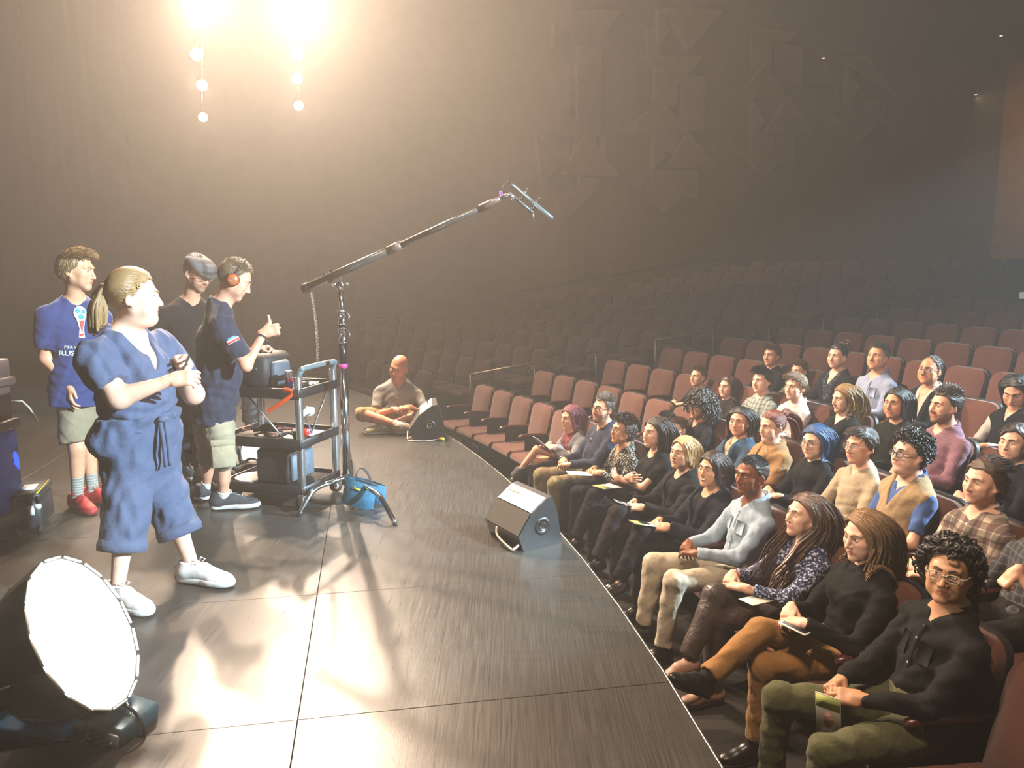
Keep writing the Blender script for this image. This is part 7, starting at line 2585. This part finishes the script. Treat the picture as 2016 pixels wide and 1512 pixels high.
MB().rbox((-0.04, 0.02, 0.016), (0.04, 0.05, 0.004), 0.002, 0, rotz(0.4)).build('purple_sheet', mat('purple_paper', '#7a55b0', 0.7, var=0.03), e)
e = empty('camera_bag', on_cart(0.20, 0.26, zs['low'] + 0.012), CRZ, 'black rounded equipment bag on the bottom shelf of the cart', 'bag')
fl = Field((-0.22, -0.2, -0.01), (0.22, 0.2, 0.36), 0.010).run([('box', 0, 'add', np.array([0, 0, 0.13]), np.array([0.17, 0.13, 0.125]), None, 0.03), ell((0, 0, 0.22), (0.16, 0.12, 0.09), None, 0.05)]).wave(0.002, (40, 60), 2)
V, Q = fl.mesh()
SM().add(V, Q).build('body', BAGN, e)
MB().rbox((0.0, -sgn * 0.140, 0.12), (0.14, 0.018, 0.095), 0.012).build('front_pocket', mat('slate_nylon', '#4a5460', 0.6), e)
MB().tube(smooth_path([(-0.08, 0, 0.29), (-0.05, 0, 0.33), (0.05, 0, 0.33), (0.08, 0, 0.29)], 5), 0.010, 8).build('handle', mat('black_webbing', '#17181a', 0.7), e)
e = empty('white_disc', on_cart(0.17, 0.50, zs['low'] + 0.012), CRZ, 'round white reflector plate lying on the bottom shelf', 'reflector')
MB().lathe([(0, 0.012), (0.13, 0.012), (0.14, 0.006), (0.13, 0.0), (0, 0)], 28).build('plate', mat('white_plate', '#dcd8cf', 0.5, var=0.03), e)
MB().lathe([(0.135, 0.002), (0.143, 0.006), (0.135, 0.012)], 28).build('rim', mat('plate_rim', '#9a968c', 0.5), e)

# ---- small floor lamp glowing behind the cart
lp = aty(505, 890, 6.35)
e = empty('floor_lamp', [lp[0], lp[1], 0], 0, 'round work lamp glowing white on the floor behind the cart', 'lamp')
tocam = unit(np.array([0, 0, EYE]) - lp)
fr_ = frame([0, 0, lp[2]], z=unit(tocam + np.array([0.5, 0, 0.1])))
MB().lathe([(0.0, -0.12), (0.06, -0.11), (0.13, -0.02), (0.14, 0.0), (0.13, 0.0)], 24, 0, fr_).build('reflector_dish', BLKM, e)
MB().lathe([(0.0, -0.004), (0.128, -0.006)], 28, 0, fr_).build('lamp_face', mat('lit_lamp_face', '#ffffff', 0.3, var=0, emit='#fff6e6', estr=9.0), e)
MB().tube([(-0.14, 0, 0.012), (-0.15, 0, lp[2])], 0.010, 8).build('stand_arm', BLKM, e)
MB().tube([(0.14, 0, 0.012), (0.15, 0, lp[2])], 0.010, 8).build('stand_arm', BLKM, e)
MB().tube([(-0.16, -0.12, 0.012), (-0.15, 0, 0.012), (-0.16, 0.12, 0.012)], 0.012, 8).build('foot', BLKM, e)
MB().tube([(0.16, -0.12, 0.012), (0.15, 0, 0.012), (0.16, 0.12, 0.012)], 0.012, 8).build('foot', BLKM, e)

# ---- dome softbox at the lower left
cx_, cup_, cfw_ = np.array([1.0, 0, 0]), np.array([0, math.sin(PITCH), math.cos(PITCH)]), np.array([0, math.cos(PITCH), -math.sin(PITCH)])
SYb = 2.55
sc = aty(150, 1253, SYb)
vdir = unit(np.array([0, 0, EYE]) - sc)
rr_ = unit(np.cross(cup_, vdir)); uu_ = np.cross(vdir, rr_)
nrm = unit(rr_ * 0.79 + uu_ * 0.32 + vdir * 0.52)
sx_ = empty('softbox', [sc[0], sc[1], 0.0], 0, 'round dome softbox glowing white at the lower left', 'softbox')
fr_ = frame([0, 0, sc[2]], z=nrm)
RD = 0.285
NS = 16
prof = [(0.07, -0.30), (0.13, -0.27), (0.20, -0.20), (0.255, -0.10), (RD, 0.0), (RD + 0.004, 0.035), (RD - 0.004, 0.035), (RD - 0.008, 0.0)]
MB().lathe(prof, NS, 0, fr_).build('dome', mat('softbox_black', '#1d2124', 0.6, var=0.15), sx_, angle=20)
MB().lathe([(0.0, 0.006), (RD * 0.6, 0.004), (RD - 0.006, 0.0)], 32, 0, fr_).build('diffuser', mat('lit_diffuser', '#ffffff', 0.6, var=0, emit='#fff0d8', estr=55.0), sx_)
for q in range(NS):
    a0, a1 = 2 * math.pi * q / NS + 0.04, 2 * math.pi * (q + 1) / NS - 0.04
    P = [xf(fr_, (RD * math.cos(t) * 1.004, RD * math.sin(t) * 1.004, 0.040)) for t in (a0, a1)]
    MB().tube(P, 0.0045, 5).build('rim_piping', mat('white_piping', '#d8dad8', 0.5), sx_)
    if q % 2 == 0:
        t = 2 * math.pi * q / NS
        MB().tube([xf(fr_, (r_2 * math.cos(t), r_2 * math.sin(t), z_2)) for r_2, z_2 in ((0.075, -0.302), (0.135, -0.274), (0.205, -0.203), (0.26, -0.10))], 0.004, 5).build('rib_rod', mat('grey_rod', '#7c7a72', 0.4), sx_)
MB().tube([xf(fr_, (RD * math.cos(t), RD * math.sin(t), 0.03)) for t in (0.0,)] + [xf(fr_, (RD + 0.09, 0.0, 0.02))], 0.003, 5).build('tension_rod', mat('white_piping', '#d8dad8', 0.5), sx_)
# lamp head, yoke and base under the dome
lh = aty(243, 1425, SYb + 0.02) - np.array([sc[0], sc[1], 0])
frl = frame(lh, y=(0.25, 1, 0), z=(0.15, 0, 1))
MB().rbox((0, 0, 0), (0.075, 0.10, 0.055), 0.012, 0, frl).build('lamp_head', mat('slate_metal', '#4d6470', 0.35, 0.5), sx_)
hdk = MB().rbox((0, -0.102, 0), (0.066, 0.006, 0.036), 0.004, 0, frl).build('control_panel', mat('panel_grey', '#7d9099', 0.4, 0.3), sx_)
for q in (-0.04, 0.0, 0.04):
    MB().lathe([(0.0, 0.02), (0.010, 0.02), (0.012, 0.0)], 12, 0, frame(xf(frl, (q, -0.105, 0.0)), z=frl[:3, :3] @ np.array([0, -1, 0]))).build('knob', BLKP, hdk)
A = np.linspace(0, 2 * math.pi, 33)
MB().tube([xf(frl, (0.105 * math.cos(t), -0.02, 0.105 * math.sin(t) - 0.01)) for t in A], 0.006, 6).build('yoke_ring', BLKM, sx_)
MB().tube([xf(frl, (-0.07, 0.02, 0.0)), [0, 0, sc[2]] - nrm * 0.31], 0.05, 10).build('mount_neck', BLKM, sx_)
base_c = aty(215, 1475, SYb + 0.05) - np.array([sc[0], sc[1], 0])
MB().rbox((base_c[0], base_c[1], max(0.02, lh[2] - 0.06) / 2), (0.13, 0.11, max(0.02, lh[2] - 0.06) / 2), 0.015).build('base_case', BLKP, sx_)
# blue cloth on the floor behind it
b_ = atz(60, 1440, 0)
e = empty('blue_cloth', [b_[0], b_[1], 0], 0, 'bright blue folded cloth on the floor under the softbox', 'cloth')
fl = Field((-0.36, -0.16, -0.01), (0.30, 0.26, 0.12), 0.012).run([('box', 0, 'add', np.array([-0.05, 0.0, 0.02]), np.array([0.26, 0.07, 0.03]), None, 0.02), ell((0.1, 0.02, 0.03), (0.12, 0.06, 0.035), None, 0.03)]).wave(0.006, (25, 40, 60), 9)
fl.D = np.maximum(fl.D, 0.002 - fl.ax[2][None, None, :])
V, Q = fl.mesh()
SM().add(V, Q).build('bright_fold', mat('bright_blue_cloth', '#2f86c4', 0.7), e)
fl = Field((-0.40, -0.1, -0.01), (0.30, 0.36, 0.2), 0.012).run([('box', 0, 'add', np.array([-0.08, 0.16, 0.05]), np.array([0.28, 0.10, 0.05]), None, 0.03)]).wave(0.006, (25, 40, 60), 8)
V, Q = fl.mesh()
SM().add(V, Q).build('dull_fold', mat('dull_teal_cloth', '#3f6468', 0.8), e)

# ---- monitor wedges
def wedge(name, base, ang, sc_, label, rot=0.0):
    e = empty(name, base, ang, label, 'loudspeaker', 'stage monitor wedges')
    prof = np.array([(0.0, 0.0), (-0.035, 0.095), (0.055, 0.225), (0.165, 0.305), (0.205, 0.312), (0.245, 0.20), (0.285, 0.0)]) * sc_
    Lw_ = 0.40 * sc_
    n = len(prof)
    V = [(x, 0, z) for x, z in prof] + [(x, Lw_, z) for x, z in prof]
    F = [tuple(range(n))[::-1], tuple(range(n, 2 * n))] + [(i, n + i, n + (i + 1) % n, (i + 1) % n)[::-1] for i in range(n)]
    MB().add(V, F).build('cabinet', mat('black_cabinet', '#1c1d1f', 0.42, var=0.2, scale=20, bump=0.15, bscale=200), e, smooth=False)
    # grille on the sloping face, with the slot
    def face(i, d0, d1, a0, a1, lift):
        p, q = prof[i], prof[i + 1]
        t = unit(q - p)
        nn = np.array([-t[1], t[0]])
        P = []
        for s_, y in ((a0, d0), (a1, d0), (a1, d1), (a0, d1)):
            w = p + (q - p) * s_
            P.append((w[0] + nn[0] * lift, y * Lw_, w[1] + nn[1] * lift))
        return P, nn
    for i, nm, m_ in ((2, 'grille', mat('lit_tone_grille', '#e6e4df', 0.35, 0.1, var=0.05, scale=300, bump=0.5, bscale=900)), (1, 'lower_grille', mat('grey_cloth_grille', '#4f4c46', 0.8, var=0.1, scale=300, bump=0.5, bscale=900))):  # upper grille whitened: the glare of light on it is in its colour
        P, nn = face(i, 0.03, 0.97, 0.02, 0.98, 0.006)
        P0 = [(p[0] - nn[0] * 0.01, p[1], p[2] - nn[1] * 0.01) for p in P]
        g_ = MB().add(P + P0, [(0, 1, 2, 3), (0, 4, 5, 1), (1, 5, 6, 2), (2, 6, 7, 3), (3, 7, 4, 0)]).build(nm, m_, e, smooth=False)
        if i == 2:
            P, nn = face(i, 0.62, 0.90, 0.62, 0.74, 0.009)
            P0 = [(p[0] - nn[0] * 0.01, p[1], p[2] - nn[1] * 0.01) for p in P]
            MB().add(P + P0, [(0, 1, 2, 3), (0, 4, 5, 1), (1, 5, 6, 2), (2, 6, 7, 3), (3, 7, 4, 0)]).build('badge', BLKM, g_, smooth=False)
    c = np.array([0.135, 0.0, 0.135]) * sc_
    pm = frame(c, z=(0, -1, 0))
    pl = MB().lathe([(0.0, 0.002), (0.030, 0.002), (0.034, 0.006), (0.052, 0.006), (0.056, 0.0)], 24, 0, pm).build('pole_socket', BLKP, e)
    MB().lathe([(0.0, -0.01), (0.018, -0.01), (0.020, 0.008), (0.026, 0.008)], 20, 0, pm).build('socket_ring', CHROME, pl)
    for a in (0.7, 2.3, 3.9, 5.4):
        MB().ell((c[0] + 0.042 * math.cos(a), -0.008, c[2] + 0.042 * math.sin(a)), (0.005, 0.004, 0.005), 8, 6).build('screw', CHROME, pl)
    hb = smooth_path([(-0.02, 0.02 * sc_, 0.04), (-0.055, 0.02, 0.02), (-0.062, 0.05, 0.016), (-0.062, Lw_ * 0.5, 0.05), (-0.04, Lw_ * 0.62, 0.09)], 5)
    MB().tube(hb, 0.007, 8).build('cable_loop', mat('pale_cable', '#b9b3a4', 0.5), e)
    return e
g0, g1 = atz(1031, 1086, 0), atz(1117, 1075, 0)
wa = math.atan2((g1 - g0)[1], (g1 - g0)[0]) + 0.22
wedge('stage_monitor', [g0[0], g0[1], 0], wa, float(np.linalg.norm(g1 - g0)) / 0.285, 'near stage monitor wedge with a pale grille on the stage edge')
g0 = atz(815, 868, 0)
wedge('stage_monitor', [g0[0], g0[1], 0], 0.12, 1.12, 'far stage monitor wedge in front of the bald man')
e = empty('cable_connector', atz(868, 868, 0.0) + [0, 0, 0.0], 0, 'small yellow cable connector beside the far monitor wedge', 'connector')
MB().tube([(-0.03, 0, 0.018), (0.0, 0, 0.02), (0.035, 0, 0.018)], [0.012, 0.018, 0.014], 10).build('plug', mat('yellow_plug', '#d6b43a', 0.45), e)
MB().tube(smooth_path([(-0.03, 0, 0.015), (-0.15, -0.04, 0.006), (-0.32, -0.02, 0.006)], 6), 0.006, 6).build('lead', mat('pale_cable', '#b9b3a4', 0.5), e)

# ---- lectern with blue panel at the left edge
lb_ = atz(22, 1088, 0)
e = empty('lectern', [lb_[0] - 0.46, lb_[1], 0], -0.10, 'brown wooden lectern with a bright blue front panel at the left edge', 'lectern')
WOOD = mat('dark_red_wood', '#4f3a36', 0.5, var=0.15, scale=8, stretch=(1, 1, 8))
LZ = lambda py: aty(22, py, lb_[1])[2]
X1 = 0.30
def lbox(x1, d, z0, z1, bev=0.008):
    return MB().box((-0.30, -d, z0), (x1, 0.40, z1), bev=bev)
lbox(X1 - 0.0, 0.0, 0.10, LZ(1035)).build('plinth', WOOD, e)
lbox(X1 + 0.03, 0.03, LZ(1058), LZ(1032)).build('base_moulding', WOOD, e)
lbox(X1 - 0.015, -0.01, LZ(1034), LZ(856)).build('blue_panel', mat('blue_banner', '#1f4fc4', 0.5, var=0.05), e)
lbox(X1 + 0.018, 0.02, LZ(866), LZ(846)).build('shelf_moulding', WOOD, e)
lbox(X1 - 0.03, -0.02, LZ(850), LZ(772)).build('upper_body', WOOD, e)
lbox(X1 + 0.012, 0.015, LZ(775), LZ(758)).build('upper_moulding', WOOD, e)
lbox(X1 - 0.02, -0.01, LZ(760), LZ(720)).build('top_box', WOOD, e)
MB().box((-0.25, 0.03, 0.0), (X1 - 0.02, 0.36, 0.12), bev=0.02).build('castor_base', mat('teal_black_base', '#1d2b2c', 0.5), e)
bpn = [c for c in e.children if c.name.startswith('blue_panel')][0]
Mt = np.eye(4)
Mt[:3, 0], Mt[:3, 1], Mt[:3, 2], Mt[:3, 3] = (1, 0, 0), (0, 0, 1), (0, -1, 0), (0.175, 0.0085, LZ(1012))
text_obj('lettering', 'L', 0.085, Mt, mat('print_white', '#d8d8d6', 0.7, var=0), bpn)
MB().box((0.05, 0.006, LZ(1030)), (0.225, 0.009, LZ(1028))).build('underline', MATS['print_white'], bpn)

# ---- hard case behind it
q0 = atz(58, 1052, 0)
e = empty('hard_case', [q0[0], q0[1], 0], 0.35, 'black hard equipment case with white stickers behind the lectern', 'case')
MB().rbox((0, 0.14, 0.13), (0.085, 0.17, 0.095), 0.015).build('shell', mat('black_case', '#23282a', 0.5, var=0.1), e)
MB().rbox((0, 0.14, 0.245), (0.085, 0.17, 0.022), 0.012).build('lid', mat('black_case', '#23282a', 0.5, var=0.1), e)
MB().box((0.06, -0.03, 0.2665), (0.072, 0.31, 0.2685)).build('yellow_stripe', mat('yellow_print', '#d3c22a', 0.6, var=0), e)
MB().box((-0.05, 0.08, 0.2665), (0.03, 0.22, 0.268)).build('lid_sticker', mat('white_paper', '#d9d6cc', 0.8), e)
MB().box((0.006, -0.0315, 0.13), (0.046, -0.030, 0.19)).build('square_sticker', mat('white_paper', '#d9d6cc', 0.8), e)
MB().lathe([(0, 0.002), (0.022, 0.002), (0.022, 0.0)], 18, 0, frame((0.066, -0.030, 0.185), z=(0, -1, 0))).build('round_sticker', mat('white_paper', '#d9d6cc', 0.8), e)
for x in (-0.06, 0.07):
    MB().lathe([(0, -0.012), (0.03, -0.012), (0.034, 0), (0.03, 0.012), (0, 0.012)], 16, 0, frame((x, -0.02, 0.034), z=(1, 0, 0))).build('wheel', RUB, e)
    MB().box((x - 0.01, -0.038, 0.2), (x + 0.01, -0.028, 0.25), bev=0.003).build('latch', BLKM, e)

# ---- dark bags on the floor by the men's legs
for (px, py, rx_, rz_, lab, sd) in ((400, 985, 0.16, 0.13, 'slumped black rucksack beside the legs of the man in cargo shorts', 1), (395, 930, 0.2, 0.18, 'tall black kit bag behind the man in cargo shorts', 2), (480, 960, 0.15, 0.10, 'flat black cable bag under the end of the cart', 3), (478, 860, 0.08, 0.30, 'black jacket draped beside the cart end', 4)):
    p = atz(px, py + 8, 0) + np.array([0, 0.25, 0])
    e = empty('kit_bag' if sd != 4 else 'draped_jacket', [p[0], p[1], 0], rng.uniform(-0.4, 0.4), lab, 'bag' if sd != 4 else 'jacket')
    fl = Field((-rx_ - 0.06, -rx_ - 0.06, -0.01), (rx_ + 0.06, rx_ + 0.06, rz_ * 2 + 0.1), 0.012).run([ell((0, 0, rz_ * 0.8), (rx_, rx_ * 0.7, rz_), None, 0), ell((rx_ * 0.3, 0, rz_ * 0.5), (rx_ * 0.7, rx_ * 0.7, rz_ * 0.6), None, 0.05)]).wave(0.007, (22, 38, 60), sd)
    fl.D = np.maximum(fl.D, 0.0 - fl.ax[2][None, None, :])
    V, Q = fl.mesh()
    SM().add(V, Q).build('body', BAGN, e)
    MB().tube(smooth_path([(-rx_ * 0.5, 0, rz_ * 1.55), (-rx_ * 0.2, -0.03, rz_ * 1.95), (rx_ * 0.2, -0.03, rz_ * 1.95), (rx_ * 0.5, 0, rz_ * 1.5)], 5), 0.009, 6).build('strap', mat('black_webbing', '#17181a', 0.7), e)
# ---- tape marks, loose cable and fallen bits on the deck
for k, (a, b, w, lab, col) in enumerate((((215, 990), (325, 935), 0.012, 'long pale tape line on the deck by the boy', '#8d8266'), ((300, 985), (345, 955), 0.010, 'short pale tape mark on the deck behind the boy', '#8d8266'), ((170, 1000), (180, 955), 0.008, 'thin yellow tape mark by the red trainers', '#a89030'))):
    p0, p1_ = atz(*a, 0), atz(*b, 0)
    d = unit((p1_ - p0)[:2])
    nn = np.array([-d[1], d[0]]) * w
    q = [p0[:2] + nn, p1_[:2] + nn, p1_[:2] - nn, p0[:2] - nn]
    c = (p0 + p1_) / 2
    mb = MB()
    prism(mb, [p - c[:2] for p in q], 0.0004, 0.0016, 0.0004)
    o = mb.build('tape_mark', mat('tape_' + col[1:], col, 0.6, var=0.2), None, smooth=False)
    o.location = (c[0], c[1], 0)
    tag(o, lab, 'tape', 'tape marks on the deck')
P = [aty(0, 790, 7.0), aty(44, 790, 7.0), aty(58, 803, 7.0), aty(75, 828, 7.0)]
mb = MB()
o0 = P[-1].copy(); 
mb.tube([p - o0 for p in P], 0.008, 6)
o = mb.build('white_pole', mat('white_pole_paint', '#c9c4ba', 0.4), None)
o.location = o0
tag(o, 'thin bent white pole leaning behind the lectern', 'pole')

# ---- programmes, leaflets and phone held by the front row
def place_local(O, p):
    e_ = O['e']
    return xf(rotz(e_.rotation_euler[2], tuple(e_.location)), p)
def leaflet(key, label, w, h, pos, rot, design=0, name='programme', cat='programme'):
    O = PEOPLE[key]
    e_ = O['e']
    wp = place_local(O, pos)
    o = empty(name, wp, 0, label, cat, None)
    o.rotation_euler = (Matrix.Rotation(e_.rotation_euler[2], 3, 'Z') @ Matrix(np.asarray(rot)[:3, :3].tolist())).to_euler()
    paper = mat('programme_paper', '#d6d3c8', 0.6, var=0.03)
    MB().rbox((0, 0, 0), (w / 2, h / 2, 0.0016), 0.0006).build('cover', paper, o)
    if design == 1:      # leaflet: green top band, oval portrait, lines
        MB().box((-w * 0.48, h * 0.18, 0.0016), (w * 0.48, h * 0.48, 0.0021)).build('green_band', mat('print_green', '#b3bb6a', 0.7, var=0.1), o)
        MB().lathe([(0.0, 0.0022), (0.5, 0.0022), (0.5, 0.0016)], 20, 0, np.array([[w * 0.42, 0, 0, 0], [0, h * 0.36, 0, -h * 0.06], [0, 0, 1, 0], [0, 0, 0, 1.0]])).build('oval_portrait', mat('print_rose', '#b98a80', 0.7, var=0.45, scale=90), o)
        for q in range(4):
            MB().box((-w * 0.3, -h * (0.30 + 0.035 * q), 0.0016), (w * 0.3 - 0.01 * (q % 2), -h * (0.29 + 0.035 * q), 0.0021)).build('print_line', mat('print_grey', '#77767a', 0.7, var=0), o)
    elif design == 2:    # dark cover with pale figure
        MB().box((-w * 0.44, -h * 0.30, 0.0016), (w * 0.44, h * 0.42, 0.0021)).build('dark_picture', mat('print_dark', '#23262e', 0.6, var=0.2), o)
        MB().lathe([(0.0, 0.0026), (0.5, 0.0026), (0.5, 0.0020)], 18, 0, np.array([[w * 0.4, 0, 0, 0], [0, h * 0.35, 0, h * 0.06], [0, 0, 1, 0], [0, 0, 0, 1.0]])).build('pale_figure', mat('print_pale', '#a9a59c', 0.7, var=0.3, scale=80), o)
    elif design == 3:
        MB().box((-w * 0.5, h * 0.05, 0.0016), (w * 0.5, h * 0.5, 0.0021)).build('olive_picture', mat('print_olive', '#8f8f4e', 0.7, var=0.25, scale=40), o)
    return o
def Rm(yaw, pitch, roll=0):
    return rotz(math.radians(yaw)) @ rx(math.radians(pitch)) @ ry(math.radians(roll))
leaflet('m_black', 'white leaflet with green band and oval portrait held by the man in black', 0.105, 0.215, (-0.02, 0.42, 0.565), Rm(212, 100, 8), 1, 'leaflet', 'leaflet')
leaflet('w_turtle', 'programme with a dark cover on the lap of the woman in the black turtleneck', 0.14, 0.22, (-0.07, 0.30, 0.715), Rm(35, 8, -8), 2)
leaflet('w_smile', 'folded white leaflet held by the smiling woman in the navy blazer', 0.10, 0.21, (-0.02, 0.46, 0.69), Rm(10, 14), 3, 'leaflet', 'leaflet')
leaflet('w_blond', 'dark phone held by the blonde woman in the black cardigan', 0.075, 0.15, (0, 0.42, 0.70), Rm(0, 20), 2, 'phone', 'phone')
leaflet('w_tee', 'programme lying on the lap of the young woman with folded arms', 0.14, 0.21, (0.0, 0.36, 0.70), Rm(20, 6), 3)
leaflet('w_speck', 'white programme on the knees of the woman in the flecked blouse', 0.14, 0.21, (0.0, 0.42, 0.66), Rm(-10, 4), 0)
leaflet('w_red', 'programme with a dark picture held by the woman with magenta hair', 0.14, 0.21, (-0.03, 0.44, 0.70), Rm(0, 42), 2)
leaflet('w_long', 'cream programme lying beside the woman with very long hair', 0.10, 0.21, (-0.17, 0.30, 0.66), Rm(20, 4), 0)
